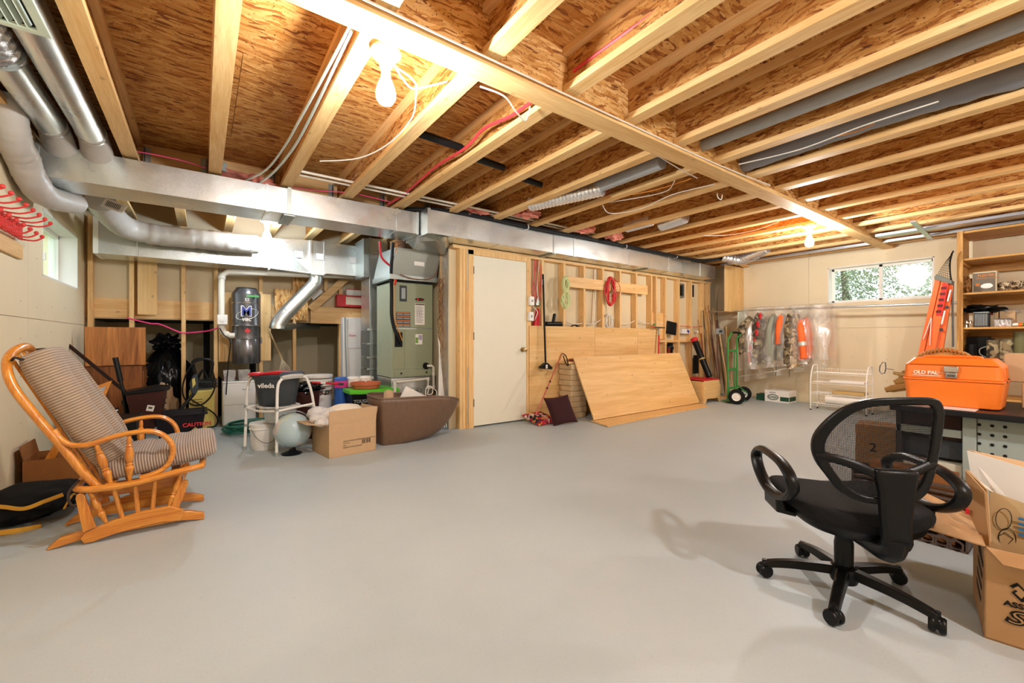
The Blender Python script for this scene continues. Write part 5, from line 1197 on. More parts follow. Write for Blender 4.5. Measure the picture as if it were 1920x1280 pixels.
P = [(1.0 + .09 * math.cos(k * .8), 5.28 + .05 * math.sin(k * .8), .30 + .005 * k) for k in range(44)]
o = B().tube(P, .008, 6, sm=2).o('garden_twine', GREENM); tag(o, 'bright green coiled cord between the white pails and towel pack', 'cord')
# leaning mop stick at the back
t = T('string_mop', 'old string mop leaning under the slanted duct', 'mop', PY(512, 640, 6.3))
B().tube([PY(506, 622, 6.4), PY(530, 676, 6.15)], .010, 7).o('stick', plain('old_wood', 'b59a6c', .8), t)
for k in range(6): B().tube([PY(529, 674, 6.15), PY(526 + 3 * k, 688, 6.12), PY(524 + 4 * k, 700, 6.10)], .006, 5, sm=3).o('strand', plain('mop_cotton', 'b3a58c', .95), t)
# ------------------------------------------------------------------ things on and along the door wall
WY = YW - .02
for i in range(6):
    u = 1000 + 3.2 * i
    P = [PY(u + 2, 488, 4.37), PY(u + (-1) ** i * 1.5, 520, 4.36), PY(u - 2, 545, 4.37), PY(u + 1, 562 + 5 * (i % 2), 4.36)]
    cable(P, .0055, 'house_wiring', ['red cable drop beside the door, leftmost', 'second red cable drop beside the door', 'third red cable drop beside the door', 'pale cable drop beside the door', 'fifth cable drop, red, beside the door', 'rightmost red cable drop beside the door'][i], REDC if i != 3 else WCAB)
for i, (u, v, lab) in enumerate(((996, 564, 'upper white switch box right of the door'), (995, 593, 'lower white switch box right of the door'))):
    t = T('switch_box', lab, 'switch', PY(u, v, 4.34)); c = PY(u, v, 4.325)
    B().obox(c, .075, .045, .115).o('cover', WPLA, t, bev=.004); B().obox(c - Vector((0, .025, 0)), .02, .01, .03).o('toggle', GREYP, t, bev=.002)
o = B().obox(PY(1007, 566, 4.40), .06, .04, .09).o('metal_box', GALVD); tag(o, 'grey metal junction box right of the upper switch', 'box')
cable([PY(1000, 575, 4.37), PY(1008, 585, 4.33), PY(1003, 600, 4.36), PY(1008, 611, 4.37)], .0055, 'house_wiring', 'loose white wire loop between the switch boxes', WCAB)
o = B().prism([(PY(u, v, 4.33).x, PY(u, v, 4.33).z) for u, v in ((1003, 610), (1008, 590), (1010, 578), (1013, 580), (1013, 612))], 'xz', 4.34, 4.39).o('red_tool', RED, bev=.004); tag(o, 'red plastic tool stuck behind the plywood beside the switches', 'tool')
t = T('broom', 'black push broom hanging head down right of the door', 'broom', PY(1020, 690, 4.28))
B().tube([PY(1018, 514, 4.30), PY(1023, 684, 4.26)], .013, 10).o('handle', BLACK, t)
B().tube([PY(1018.2, 524, 4.30), PY(1018.5, 534, 4.298)], .015, 10).o('white_band', WHITE, t)
q = [PY(u, v, 4.24) for u, v in ((1021, 680), (1025, 680), (1034, 689), (1032, 692), (1014, 691), (1012, 688))]
B().prism([(p.x, p.z) for p in q], 'xz', 4.21, 4.27).o('broom_head', BLACK, t, bev=.003)
B().obox(PY(1025, 687, 4.205), .03, .004, .05).o('tag', WHITE, t, flat=True)
def hank(u, v, w, h, mats, name, lab, cat, y=4.30, turns=14, fig8=False, r=.0075, seed=1):
    t = T(name, lab, cat, PY(u, v + h / 2, y)); rnd = random.Random(seed)
    c = PY(u, v, y); pxm = (ray(u, v).y and y / ray(u, v).y) / 800.0
    W_, H_ = w * pxm / 2, h * pxm / 2
    for k in range(turns):
        P = []
        jw, jh, jo, ja = rnd.uniform(.45, 1.0), rnd.uniform(.82, 1.02), rnd.uniform(-.15, .15), rnd.uniform(-.25, .25)
        for q in range(18):
            a = 2 * PI * q / 18
            x, z = math.cos(a) * W_ * jw, math.sin(a) * H_ * jh
            if fig8: x *= (0.38 + .9 * abs(math.sin(a)) ** 1.0 * (1 if abs(z) > H_ * .15 else .6)) ; x *= .9 if z > 0 else 1.1
            P.append(c + Vector((x + jo * W_ + ja * z * .2, rnd.uniform(-.022, .022), z)))
        B().tube(P, r, 6, closed=True, sm=3).o('strand', mats[k % len(mats)], t)
    return t, c, W_, H_
YG = plain('yellow_green_rope', 'cfd8a0', .8)
t, c, W_, H_ = hank(1061, 548, 22, 60, [YG], 'rope_hank', 'pale yellow-green rope hank hanging on a stud', 'rope', fig8=True, turns=22, seed=3)
for k in range(5): B().tube([c + Vector((math.cos(a) * W_ * .45, math.sin(a) * .03, .0 + .012 * k)) for a in [2 * PI * q / 12 for q in range(12)]], .006, 6, closed=True).o('wrap', YG, t)
TANC = plain('tan_cord', 'b8946a', .6)
hank(1145, 546, 28, 54, [RED, REDE, RED, TANC], 'extension_cord', 'red and tan extension cord hank hung on the cross board', 'cord', turns=18, seed=5, r=.007)
cable([PY(1150, 521, 4.3), PY(1161, 534, 4.29), PY(1162, 548, 4.29), PY(1156, 556, 4.30)], .005, 'extension_cord', 'thin red cord loop right of the big hank', RED)
hank(1142, 602, 24, 28, [WCAB], 'cable_coil', 'white cable coil behind the studs below the red cord', 'cable', y=4.40, turns=6, seed=8, r=.005)
hank(1078, 612, 20, 6, [BLACK], 'cable_coil', 'small black cable coil on top of the wainscot plywood', 'cable', y=4.40, turns=3, seed=9, r=.005)
t = T('caulk_gun', 'black T-shaped tool lying on the plywood edge right of the broom', 'tool', PY(1037, 610, 4.36))
a, b_ = PY(1023, 607, 4.37), PY(1052, 607, 4.37); B().cyl(a, b_, .03, n=12).o('barrel', BLACK, t); B().bar(PY(1037, 606, 4.37), PY(1040, 588, 4.37), .035, .03).o('grip', BLACK, t, bev=.004)
for i, (a, b_) in enumerate((((1060, 600), (1092, 606)), ((1098, 606), (1128, 598)), ((1163, 606), (1192, 600)), ((1197, 600), (1223, 605)), ((1222, 602), (1244, 606)))):
    cable([PY(a[0], a[1], 4.38), PY((a[0] + b_[0]) / 2, max(a[1], b_[1]) + 1, 4.39), PY(b_[0], b_[1], 4.38)], .0055, 'house_wiring', 'white cable run between studs just above the plywood, %s' % ['leftmost', 'second from the left', 'middle', 'fourth from the left', 'rightmost'][i], WCAB)
cable([PY(u, v, 4.40) for u, v in ((1112, 608), (1116, 560), (1117, 505))], .006, 'house_wiring', 'white cable rising between studs left of the red hank', WCAB)
cable([PY(u, v, 4.41) for u, v in ((1108, 608), (1111, 560), (1113, 505))], .005, 'house_wiring', 'dark cable rising between studs left of the red hank', BRW)
cable([PY(u, v, 4.40) for u, v in ((1143, 612), (1143, 590), (1142, 560))], .006, 'house_wiring', 'white cable behind the red hank', WCAB)
cable([PY(u, v, 4.36) for u, v in ((1250, 612), (1280, 611), (1300, 613), (1317, 611))], .006, 'house_wiring', 'red cable through the studs above the small shelf', REDC)
# hiking pole
t = T('hiking_pole', 'red and silver hiking pole leaning on the plywood with black strap', 'pole', PY(1000, 785, 4.2))
a, b_ = PY(1000, 788, 3.96), PY(1054, 662, 4.04)
B().cyl(a, b_, .0085, n=9).o('shaft', plain('pole_silver_red', 'c86a5e', .3, .4), t)
for f in (.45, .55): B().cyl(a.lerp(b_, f), a.lerp(b_, f + .02), .012, n=9).o('joint', BLACK, t)
B().cyl(a, a.lerp(b_, .07), .016, n=9).o('tip_guard', BLACK, t); B().cyl(a.lerp(b_, .90), b_, .014, n=9).o('cork_grip', plain('cork', 'b0764a', .9), t)
B().tube([b_, b_ + Vector((.05, -.02, -.04)), b_ + Vector((.08, -.03, -.16)), b_ + Vector((.04, -.02, -.12)), b_ + Vector((.01, -.01, -.03))], .008, 6, sm=4, flat=.4).o('wrist_strap', BLACK, t)
# pillows
MAR = NT('maroon_velvet'); MAR.set(Base_Color=hexc('2e060c'), Roughness=.9); MAR.b.inputs['Sheen Weight'].default_value = .12; MAR.b.inputs['Sheen Tint'].default_value = (.8, .15, .2, 1)
def sq_pillow(c, U, V, h, th, mat, name, lab):
    c, U, V = Vector(c), Vector(U).normalized(), Vector(V).normalized(); N = U.cross(V).normalized(); b = B()
    for s_ in (1, -1):
        def fn(a, d, s_=s_):
            x, y = 2 * a - 1, 2 * d - 1; k = max(0, (1 - x ** 4)) ** .5 * max(0, (1 - y ** 4)) ** .5
            pin = 1 - .10 * (1 - abs(x) ** 2) * abs(y) ** 2; pin2 = 1 - .10 * (1 - abs(y) ** 2) * abs(x) ** 2
            return c + U * x * h * pin2 + V * y * h * pin + N * s_ * th * k
        b.grid(fn, 20, 20)
    o = b.o(name, mat, ang=180); tag(o, lab, 'pillow'); return o
sq_pillow((3.60, 3.92, .17), (.985, -.14, .06), (-.12, .38, .91), .185, .05, MAR.m, 'pillow', 'dark maroon velvet square pillow leaning at the brick stack')
sq_pillow((3.43, 4.12, .055), (1, .05, .02), (-.1, 1, .25), .17, .045, patches('floral_print', ['b8202c', 'e08a3a', '2a2030', 'd8c8b8', '8a1a2a', 'c8485a'], 26), 'pillow', 'red and orange floral pillow lying behind the maroon pillow')
# paving stones
STONE = plain('split_stone', 'cdb48c', .9, bump=.8, bscale=30, var=.14)
rnd = random.Random(11)
ords = ['bottom', 'second from the bottom', 'third from the bottom', 'fourth from the bottom', 'fifth from the bottom', 'sixth from the bottom', 'seventh from the bottom', 'third from the top', 'second from the top', 'topmost light']
for k in range(10):
    dx = rnd.uniform(-.012, .012); z0 = .0718 * k
    b = B(); x0, x1, y0, y1 = 3.935 + dx, 4.22 + dx * 2, 4.085 + rnd.uniform(-.008, .008), 4.315
    n = 9; top = []
    pts = [(x0, y1), (x0, y0)] + [(x0 + (x1 - x0) * q / n, y0 - rnd.uniform(0, .006)) for q in range(1, n)] + [(x1 + rnd.uniform(-.01, .02), y0 + (y1 - y0) * q / 5) for q in range(6)]
    b.prism(pts, 'xy', z0 + .001, z0 + .0705)
    o = b.o('paving_stone', STONE, bev=.006); tag(o, '%s stone in the stack of split-face pavers beside the leaning plywood' % ords[k], 'stone', 'stacked split-face pavers')
for i, (x0, x1, y0, y1, z0, z1, m, lab) in enumerate(((3.90, 4.40, 4.10, 4.31, .723, .752, PLYW['x'], 'short board on top of the paver stack'), (4.10, 4.62, 4.24, 4.33, .756, .78, PLYW['x'], 'short offcut behind the leaning plywood top edge'), (3.98, 4.14, 4.10, 4.18, .753, .785, plain('brick_red', '7e3a22', .8), 'dark red brick piece on top of the paver stack'))):
    o = B().box(x0, x1, y0, y1, z0, z1).o('offcut', m, bev=.003); tag(o, lab, 'board')
# plywood sheets
def sheet(pts, th, name, lab):
    p = [Vector(q) for q in pts]; n = (p[1] - p[0]).cross(p[3] - p[0]).normalized() * th
    o = B().add(p + [q + n for q in p], [(0, 1, 2, 3), (7, 6, 5, 4), (0, 4, 5, 1), (1, 5, 6, 2), (2, 6, 7, 3), (3, 7, 4, 0)]).o(name, PLYW['x'], flat=True, bev=.0015); tag(o, lab, 'plywood'); return o
sheet([(3.91, 3.44, .002), (6.35, 3.56, .002), (6.52, 3.83, .002), (4.0, 3.80, .002)], .016, 'plywood_sheet', 'plywood sheet lying flat on the floor under the leaning one')
sheet([(4.02, 3.77, .022), (6.50, 3.80, .022), (6.43, 4.12, .82), (3.98, 4.10, .80)], .016, 'plywood_sheet', 'big knotty plywood sheet leaning against the paver stack')
sheet([(4.1, 3.84, .022), (6.45, 3.88, .022), (6.38, 4.22, .80), (4.05, 4.20, .80)], .014, 'plywood_sheet', 'second plywood sheet hidden right behind the leaning one')
# red squeegee
t = T('squeegee', 'red-handled floor squeegee standing behind the leaning plywood', 'squeegee', PY(1235, 665, 4.26))
B().tube([PY(1235, 666, 4.25), PY(1235.5, 628, 4.28)], .014, 9).o('handle', RED, t); B().tube([PY(1235.5, 628, 4.28), PY(1235.5, 613, 4.29)], .014, 9).o('handle_top', GREYP, t)
B().bar(PY(1225, 613, 4.28), PY(1245, 614.5, 4.28), .05, .018).o('squeegee_head', STEELD, t, bev=.004)
B().obox(PY(1227, 609, 4.29), .05, .03, .03).o('green_clip', GREENM, t, bev=.004); B().obox(PY(1225, 613, 4.27), .04, .03, .02).o('red_clip', RED, t, bev=.004)
# small shelf things between studs
o = B().obox(PY(1259, 615, 4.33), .26, .03, .22, Matrix.Rotation(.12, 3, 'Y')).o('black_tray', BLACK, bev=.006); tag(o, 'black plastic tray standing on the stud shelf', 'tray')
o = B().box(PY(1252, 640, 4.42).x, PY(1254.5, 640, 4.42).x, 4.34, 4.42, .52, .99).o('dark_strip', BLACK, bev=.003); tag(o, 'narrow black strip below the stud shelf', 'strip')
o = B().blob((PY(1257, 655, 4.38).x, 4.39, .90), .07, .3, 3, 3, (.9, .8, 1.1)).o('black_pouch', BLACK); tag(o, 'small black pouch hanging below the stud shelf', 'pouch')
t = T('glove_box', 'white printed carton on the stud shelf', 'box', PY(1282, 623, 4.38)); c = PY(1283, 621, 4.39)
B().obox(c, .24, .08, .085).o('box_body', WPLA, t, bev=.003); B().obox(c + Vector((.06, -.0415, 0)), .07, .002, .05, Matrix.Rotation(.5, 3, 'Y')).o('printed_patch', BLU, t, flat=True); B().obox(c + Vector((.045, -.0425, -.01)), .05, .002, .012, Matrix.Rotation(.5, 3, 'Y')).o('printed_patch', RED, t, flat=True)
o = B().obox(PY(1307, 622, 4.38), .05, .05, .035).o('white_cap', WHITE, bev=.01); tag(o, 'small white cap at the right end of the stud shelf', 'cap')  # a loose white cap, not a canister
o = B().box(PY(1295, 690, 4.42).x, PY(1304, 690, 4.42).x, 4.355, 4.37, .42, .76).o('black_sheet', BLACK, bev=.003); tag(o, 'black panel between studs left of the long black tube', 'panel')
o = B().box(6.45, 6.47, 4.30, 4.34, .01, .9).o('red_stake', plain('brick_red2', '8c2a1c', .6), bev=.002); tag(o, 'thin dark red slat behind the toy chest', 'slat')
# black tube with red cap
t = T('storage_tube', 'long black tube with red end cap leaning over the wooden toy chest', 'tube', PY(1332, 708, 3.95))
a, b_ = PY(1330, 706, 3.92), PY(1303, 640, 4.22); B().cyl(a, b_, .052, n=20).o('tube', BLACK, t); d = (b_ - a).normalized(); B().cyl(b_ - d * .01, b_ + d * .06, .058, n=20).o('end_cap', RED, t); m_ = a.lerp(b_, .47); B().cyl(m_, m_ + d * .025, .054, n=20).o('tape_band', plain('tape_tan', 'b8a060', .6), t)
# toy chest
t = T('toy_chest', 'pine box with arched feet and red lid at the corner right of the plywood', 'chest', (6.87, 3.95, 0))
cx0, cx1, cy0, cy1 = 6.60, 7.11, 3.78, 4.20
B().box(cx0, cx1, cy0, cy1, .09, .36).o('box_body', PLYW['x'], t, bev=.004)
B().prism([(cx0, .09), (cx0, .0), (cx0 + .05, 0), (cx0 + .09, .07), (cx1 - .09, .07), (cx1 - .05, 0), (cx1, 0), (cx1, .27), (cx1 - .06, .37), (cx0, .37)], 'xz', cy0 - .014, cy0).o('front_panel', PLYW['x'], t, bev=.003)
B().prism([(cy0, .0), (cy0 + .05, 0), (cy0 + .08, .07), (cy1 - .08, .07), (cy1 - .05, 0), (cy1, 0), (cy1, .36), (cy0, .36)], 'yz', cx0 - .014, cx0).o('side_panel', PLYW['y'], t, bev=.003)
B().prism([(cy0, .0), (cy0 + .05, 0), (cy0 + .08, .07), (cy1 - .08, .07), (cy1 - .05, 0), (cy1, 0), (cy1, .26), (cy0, .26)], 'yz', cx1, cx1 + .014).o('side_panel', PLYW['y'], t, bev=.003)
B().box(cx0 - .02, cx1 - .05, cy0 - .02, cy1 + .01, .372, .392).o('lid', RED, t, bev=.005)
t = T('dustpan', 'red dustpan standing behind the toy chest', 'dustpan', (6.60, 4.22, .39)); B().prism([(6.52, .40), (6.64, .40), (6.62, .56), (6.55, .60)], 'xz', 4.215, 4.24).o('pan', RED, t, bev=.004)

# rods and canes in the corner
rnd = random.Random(21); cm = [plain('cane_tan', 'a5793f', .7), plain('cane_red', '7c2c1c', .6), plain('cane_grey', '8a8070', .6), plain('cane_dark', '2c2018', .6), plain('cane_pale', 'd0ac74', .7)]
GRPR = 'thin rods leaning in the far corner'
for k in range(13):
    x = 7.35 + .055 * k + rnd.uniform(-.02, .02); y = 4.20 + rnd.uniform(-.05, .04); tl = rnd.uniform(-.12, .16)
    zt = rnd.uniform(1.0, 1.85)
    o = B().tube([(x - tl - .05, y - .12, .01), (min(x + .02, 8.1), 4.31, zt)], rnd.choice((.006, .008, .011)), 6).o('garden_rod', cm[k % 5]); tag(o, '%s rod in the far corner bundle, %s from the left' % (['tan', 'reddish', 'grey', 'dark', 'pale'][k % 5], ['first', 'second', 'third', 'fourth', 'fifth', 'sixth', 'seventh', 'eighth', 'ninth', 'tenth', 'eleventh', 'twelfth', 'thirteenth'][k]), 'rod', GRPR)
o = B().tube([(7.72, 4.0, .01), (7.95, 4.28, 1.5), (8.05, 4.30, 2.02)], [.007, .005, .002], 6, sm=3).o('fishing_rod', cm[3]); tag(o, 'tall thin fishing rod reaching highest in the corner', 'rod')
for i, (x0_, x1_, m) in enumerate(((7.72, 7.98, cm[4]), (7.80, 8.03, cm[4]), (7.60, 7.90, cm[2]))):
    o = B().tube([(x0_, 3.95 - .05 * i, .01), (x1_, 4.12, 1.30 - .05 * i)], .013, 8).o('wooden_pole', m); tag(o, ['pale wooden broomstick below the white scraper blade', 'second pale broomstick, nearer the wall', 'greyish broomstick left of the pale ones'][i], 'stick')
t = T('scraper', 'grey-white ice scraper blade on a pole by the right wall corner', 'scraper', PY(1345, 620, 4.05)); c = PY(1350, 621, 4.0)
B().obox(c, .24, .02, .10).o('blade', GREYP, t, bev=.006); B().obox(c + Vector((0, -.012, 0)), .10, .012, .035).o('bracket', STEELD, t, bev=.003); B().tube([c + Vector((-.07, .02, .04)), c + Vector((-.06, .03, .20))], .014, 8).o('handle_stub', plain('brown_paint', '5c2a18', .5), t); B().tube([c + Vector((.0, .012, -.02)), Vector((7.55, 3.90, .40)), Vector((7.50, 3.88, .012))], .013, 8).o('pole', cm[4], t)
for i in range(3):
    o = B().box(7.15 + .05 * i, 7.75 - .03 * i, 3.86 + .10 * i, 3.94 + .10 * i, .002 + .0, .024).o('floor_board', PLYW['x'], bev=.003); tag(o, ['loose board on the floor behind the hand truck, nearest', 'loose board on the floor behind the hand truck, middle', 'loose board on the floor behind the hand truck, rearmost'][i], 'board')
# ------------------------------------------------------------------ hand truck
t = T('hand_truck', 'green metal hand truck with two black air tyres in front of the coats', 'hand truck', (7.25, 3.5, 0))
hx0, hx1, hy = 7.03, 7.33, 3.60
GT = .014
B().tube([(hx0, hy, .06), (hx0, hy, .98), (hx0 + .04, hy, 1.06), (hx0 + .10, hy, 1.145), (hx0 + .14, hy, 1.16)], GT, 9, sm=2).o('frame_tube', GREENM, t)
B().tube([(hx1, hy, .06), (hx1, hy, .98), (hx1 - .0, hy, 1.06), (hx1 + .10, hy, 1.12), (hx1 + .13, hy, 1.155)], GT, 9, sm=2).o('frame_tube', GREENM, t)
B().tube([(hx0 + .13, hy, 1.16), (hx0 + .24, hy, 1.165), (hx1 + .13, hy, 1.158)], .018, 9, sm=2).o('grip_bar', BLACK, t)
for z in (.86, .55, .24): B().bar((hx0, hy, z), (hx1, hy, z), .012, .035).o('cross_bar', GREENM, t, bev=.003)
B().tube([(hx1 - .06, hy + .01, .10), (hx1 - .06, hy + .01, .86)], .010, 8).o('centre_bar', GREENM, t)
B().bar((hx0 - .02, hy - .02, .03), (hx1 + .05, hy - .02, .03), .22, .008).o('toe_plate', GREENM, t)
B().tube([(hx0, hy, .26), (hx0 + .06, hy + .0, .12)], .009, 7).o('brace', GREENM, t); B().tube([(hx1, hy, .28), (hx1 + .15, 3.50, .14)], .010, 7).o('brace', GREENM, t)
B().cyl((6.98, 3.46, .12), (7.50, 3.52, .12), .009, n=8).o('axle', STEELD, t)
def wheel(c, ax, r, w):
    R = rot_to(ax); c = Vector(c)
    w_ = B(); w_.lathe([(r * .55, -w * .42), (r * .72, -w * .5), (r * .92, -w * .42), (r, -w * .2), (r, w * .2), (r * .92, w * .42), (r * .72, w * .5), (r * .55, w * .42), (r * .5, 0), (r * .55, -w * .42)], c, 30, R, cap=False)
    o = w_.o('wheel', RUBBER, t)
    B().lathe([(0, -w * .32), (r * .2, -w * .36), (r * .25, -w * .2), (r * .5, -w * .25), (r * .56, -w * .42), (r * .56, w * .42), (r * .5, w * .25), (r * .2, w * .3), (0, w * .3)], c, 24, R, cap=False).o('rim', WPLA, o)
wheel((6.99, 3.44, .122), (1, .38, 0), .122, .085); wheel((7.47, 3.56, .122), (1, .38, 0), .122, .085)
# ------------------------------------------------------------------ closet rod, board, coats, cover
t = T('closet_rod', 'long metal closet rod below the long window with its plywood end board', 'rail', (7.78, 3.0, 1.55))
B().cyl((7.78, 4.33, 1.575), (7.78, 3.90, 1.565), .014, n=12).o('rod', GALV, t); B().cyl((7.78, 3.88, 1.562), (7.78, 1.02, 1.512), .014, n=12).o('rod', GALV, t); B().cyl((7.78, 3.0, 1.547), (7.78, 1.02, 1.510), .017, n=12).o('rod_sleeve', GALV, t)
B().box(7.48, 8.145, 3.878, 3.898, 1.545, 2.37).o('end_board', PLYW['z'], t, bev=.002)
B().bar((7.55, 3.70, 2.385), (8.1, 3.80, 2.385), .09, .02).o('top_cleat', PINE['x'], t)
CAMO1 = patches('camo_brown', ['5a4a34', '8c7a58', '3a3026', 'a89876', '6c6048'], 22); CAMO2 = patches('camo_red', ['5a4a3a', '3a3028', '8a8068', 'b8aa88', '4a4034'], 20)
HIV = plain('hivis_orange', 'f26a2c', .7); SILR = plain('reflective_silver', 'c8c8c0', .3, .3); GRC = plain('grey_green_cloth', '8c9080', .85); LCAMO = patches('camo_light', ['a08458', 'c8b48c', '6c5434', 'e0d4b8'], 26)
def coat(y, zt, zb, w, d, mat, lab, extra=None, rz=0.0, cx=7.74):
    t = T('coat', lab, 'coat', (cx, y, zt), 'hung clothes')
    t_h = B().tube([(7.78, y, 1.545), (7.775, y + .005, 1.575), (7.765, y + .01, 1.56), (7.78, y, 1.50), (cx, y, zt + .01)], .0028, 6, sm=3); t_h.o('hanger_hook', CHROME, t)
    def fn(a, b_):
        th = 2 * PI * a; z = zt + (zb - zt) * b_; k = (.30 + .70 * min(1, b_ * 4.5) ** .6) * (1 + .12 * b_)
        wx = w * k * (1 + .05 * math.sin(th * 5 + b_ * 6)); wy = d * k * (1 + .18 * math.sin(th * 4 + b_ * 9 + y * 7))
        x, yy = math.cos(th) * wx, math.sin(th) * wy
        return (cx + x * math.cos(rz) - yy * math.sin(rz), y + x * math.sin(rz) + yy * math.cos(rz), z - .02 * math.cos(th * 2))
    B().grid(fn, 30, 26, cu=True).o('body', mat, t)
    if extra: extra(t)
    return t
def sleeve(P, r, mat, t, name='sleeve'): return B().tube(P, [r * .8, r, r * .95, r * .85, r * .9] , 12, sm=4).o(name, mat, t)
def ex1(t):
    [B().blob((x, y, z), 1.0, .5, 4, 3, (.015, .022, .055), seed=z).o('red_trim', RED, t) for x, y, z in ((7.585, 3.34, 1.44), (7.545, 3.36, 1.30), (7.54, 3.38, 1.16), (7.54, 3.41, 1.03), (7.535, 3.48, .90), (7.53, 3.50, .78), (7.53, 3.50, .68))]
    sleeve([(7.62, 3.50, 1.42), (7.54, 3.60, 1.25), (7.52, 3.62, 1.0), (7.54, 3.60, .80)], .065, CAMO1, t)
coat(3.42, 1.49, .62, .20, .085, CAMO2, 'dark camouflage jacket with red trim, leftmost on the rod', ex1)
def ex2(t): sleeve([(7.60, 3.16, 1.40), (7.53, 3.18, 1.2), (7.53, 3.18, .95), (7.55, 3.17, .78)], .05, GRC, t)
coat(3.20, 1.46, .70, .19, .06, GRC, 'grey-green coat second from the left on the rod', ex2)
def ex3(t): sleeve([(7.60, 3.03, 1.42), (7.54, 3.03, 1.3), (7.53, 3.04, 1.1), (7.55, 3.05, .98)], .048, HIV, t)
coat(3.06, 1.46, .74, .17, .045, GRC, 'dark coat with bright orange sleeve, middle of the rod', ex3)
def ex4(t): sleeve([(7.62, 2.90, 1.44), (7.53, 2.90, 1.2), (7.52, 2.91, .9), (7.54, 2.92, .66)], .055, CAMO1, t)
coat(2.88, 1.50, .60, .19, .075, LCAMO, 'tan leaf camouflage coveralls right of the orange sleeve', ex4)
def ex5(t):
    sleeve([(7.60, 2.74, 1.34), (7.53, 2.72, 1.2), (7.51, 2.69, .95), (7.52, 2.68, .76)], .05, HIV, t); B().tube([(7.512, 2.70, 1.01), (7.512, 2.69, .95)], .056, 12).o('reflective_band', SILR, t)
coat(2.73, 1.38, .74, .18, .06, HIV, 'orange high visibility jacket with silver band, rightmost on the rod', ex5)
t = T('plastic_cover', 'clear plastic sheet draped over the hung clothes down toward the floor', 'cover', (7.6, 3.1, .3))
def drape(a, b_):
    y = 3.70 - 1.36 * a; n_ = noise.noise(Vector((y * 6, b_ * 2, .3))) * .05 + math.sin(y * 24 + b_ * 3) * .012 * (1 + b_)
    zb = .50 + .22 * a if a < .8 else .74 + .05 * (a - .8)
    return (7.66 - .16 * math.sin(min(1, b_ * 1.6) * PI / 2) + n_ , y + .02 * math.sin(b_ * 9), 1.59 - (1.59 - zb) * b_)
B().grid(drape, 50, 36).o('front_sheet', POLY, t, ang=180)
B().grid(lambda a, b_: (7.79 + .03 * math.sin(a * 30) + .02 * b_, 3.70 - 1.36 * a, 1.59 - (1.59 - (.30 + .35 * a)) * b_), 40, 20).o('back_sheet', POLY, t, ang=180)
B().grid(lambda a, b_: (7.66 + .13 * a, 3.70 - 1.36 * b_, 1.592 + .012 * math.sin(a * PI)), 6, 30).o('top_fold', POLY, t, ang=180)
B().tube([(7.52 + .05 * math.sin(k), 3.66 - .1 * k, .40 + .024 * k + .01 * math.sin(k * 2)) for k in range(12)], .006, 6, sm=3).o('rolled_hem', CLEARP, t)
for i, y in enumerate((3.10, 2.90)): cable([(7.60, y, .66), (7.60, y + .01, .45)], .004, 'hanger_string', ['black string below the coats, left one', 'black string below the coats, right one'][i], BLACK)
t = T('print_sheet', 'white and green printed card at the left end of the plastic cover', 'card', (7.66, 3.68, 1.2)); p = [PY(u, v, 3.72) for u, v in ((1383, 585), (1402, 583), (1398, 612), (1382, 622))]
B().prism([(q.x, q.z) for q in p], 'xz', 3.715, 3.719).o('card', plain('pale_mint_paper', 'd4dfcc', .6), t, flat=True)
# bankers box
t = T('carton', 'white box with dark green print on the floor below the coats', 'box', (7.85, 3.2, 0))
bx0, bx1, by0, by1, bh = 7.72, 8.02, 2.96, 3.33, .20
B().box(bx0, bx1, by0, by1, .002, bh).o('box_body', WPLA, t, bev=.004)
DG = plain('dark_green_print', '1f4a34', .6)
B().box(bx0 - .002, bx0, by0, by0 + .13, .03, .10).o('print_block', DG, t, flat=True); B().box(bx0 + .02, bx1 - .03, by0 - .002, by0, .03, .10).o('print_block', DG, t, flat=True)
B().ring([(3.20 + .085 * math.cos(a), .085 + .048 * math.sin(a)) for a in [2 * PI * k / 24 for k in range(24)]], [(3.20 + .072 * math.cos(a), .085 + .036 * math.sin(a)) for a in [2 * PI * k / 24 for k in range(24)]], 'yz', bx0 - .002, bx0).o('print_oval', DG, t, flat=True)
text('DWJA', .045, (bx0 - .003, 3.26, .07), ROTX, DG, t, bold=.001); text('GENUINE', .022, (bx0 - .003, 3.25, .155), ROTX, INKG, t)
o = B().box(7.80, 8.0, 3.36, 3.50, .002, .11).o('green_box', DG, bev=.004); tag(o, 'small dark green box beside the white printed box', 'box')
# wire rack
t = T('wire_rack', 'white wire shoe rack with four tiers against the right wall', 'rack', (7.46, 2.18, 0))
rx0, rx1, ry0, ry1 = 7.33, 7.59, 1.86, 2.52
for y in (ry0, ry1):
    B().tube([(rx0, y, .01), (rx0, y, .45), (rx0 + .07, y, .63), (rx0 + .12, y, .662), (rx1 - .06, y, .662), (rx1, y, .60), (rx1, y, .01)], .008, 8, sm=3).o('side_frame', WHITE, t)
    for x in (rx0, rx1): B().cyl((x, y, 0), (x, y, .02), .011, n=8).o('foot', BLACK, t)
for z, dx0 in ((.10, 0), (.26, 0), (.42, 0), (.56, .045)):
    s_ = B(); xa = rx0 + dx0
    for k in range(6): x = xa + (rx1 - xa) * k / 5; s_.cyl((x, ry0, z - .02 * (k < 1)), (x, ry1, z - .02 * (k < 1)), .0028, n=5)
    for k in range(19): y = ry0 + (ry1 - ry0) * k / 18; s_.tube([(xa, y, z - .02), (xa, y, z), (rx1, y, z), (rx1, y, z + .05)], .0018, 4)
    s_.cyl((rx1, ry0, z + .05), (rx1, ry1, z + .05), .003, n=5)
    s_.o('shelf_grid', WHITE, t)
def slab(x0, x1, y0, y1, z0, z1, mat, name, lab, cat, bev=.004):
    o = B().box(x0, x1, y0, y1, z0, z1).o(name, mat, bev=bev); tag(o, lab, cat); return o
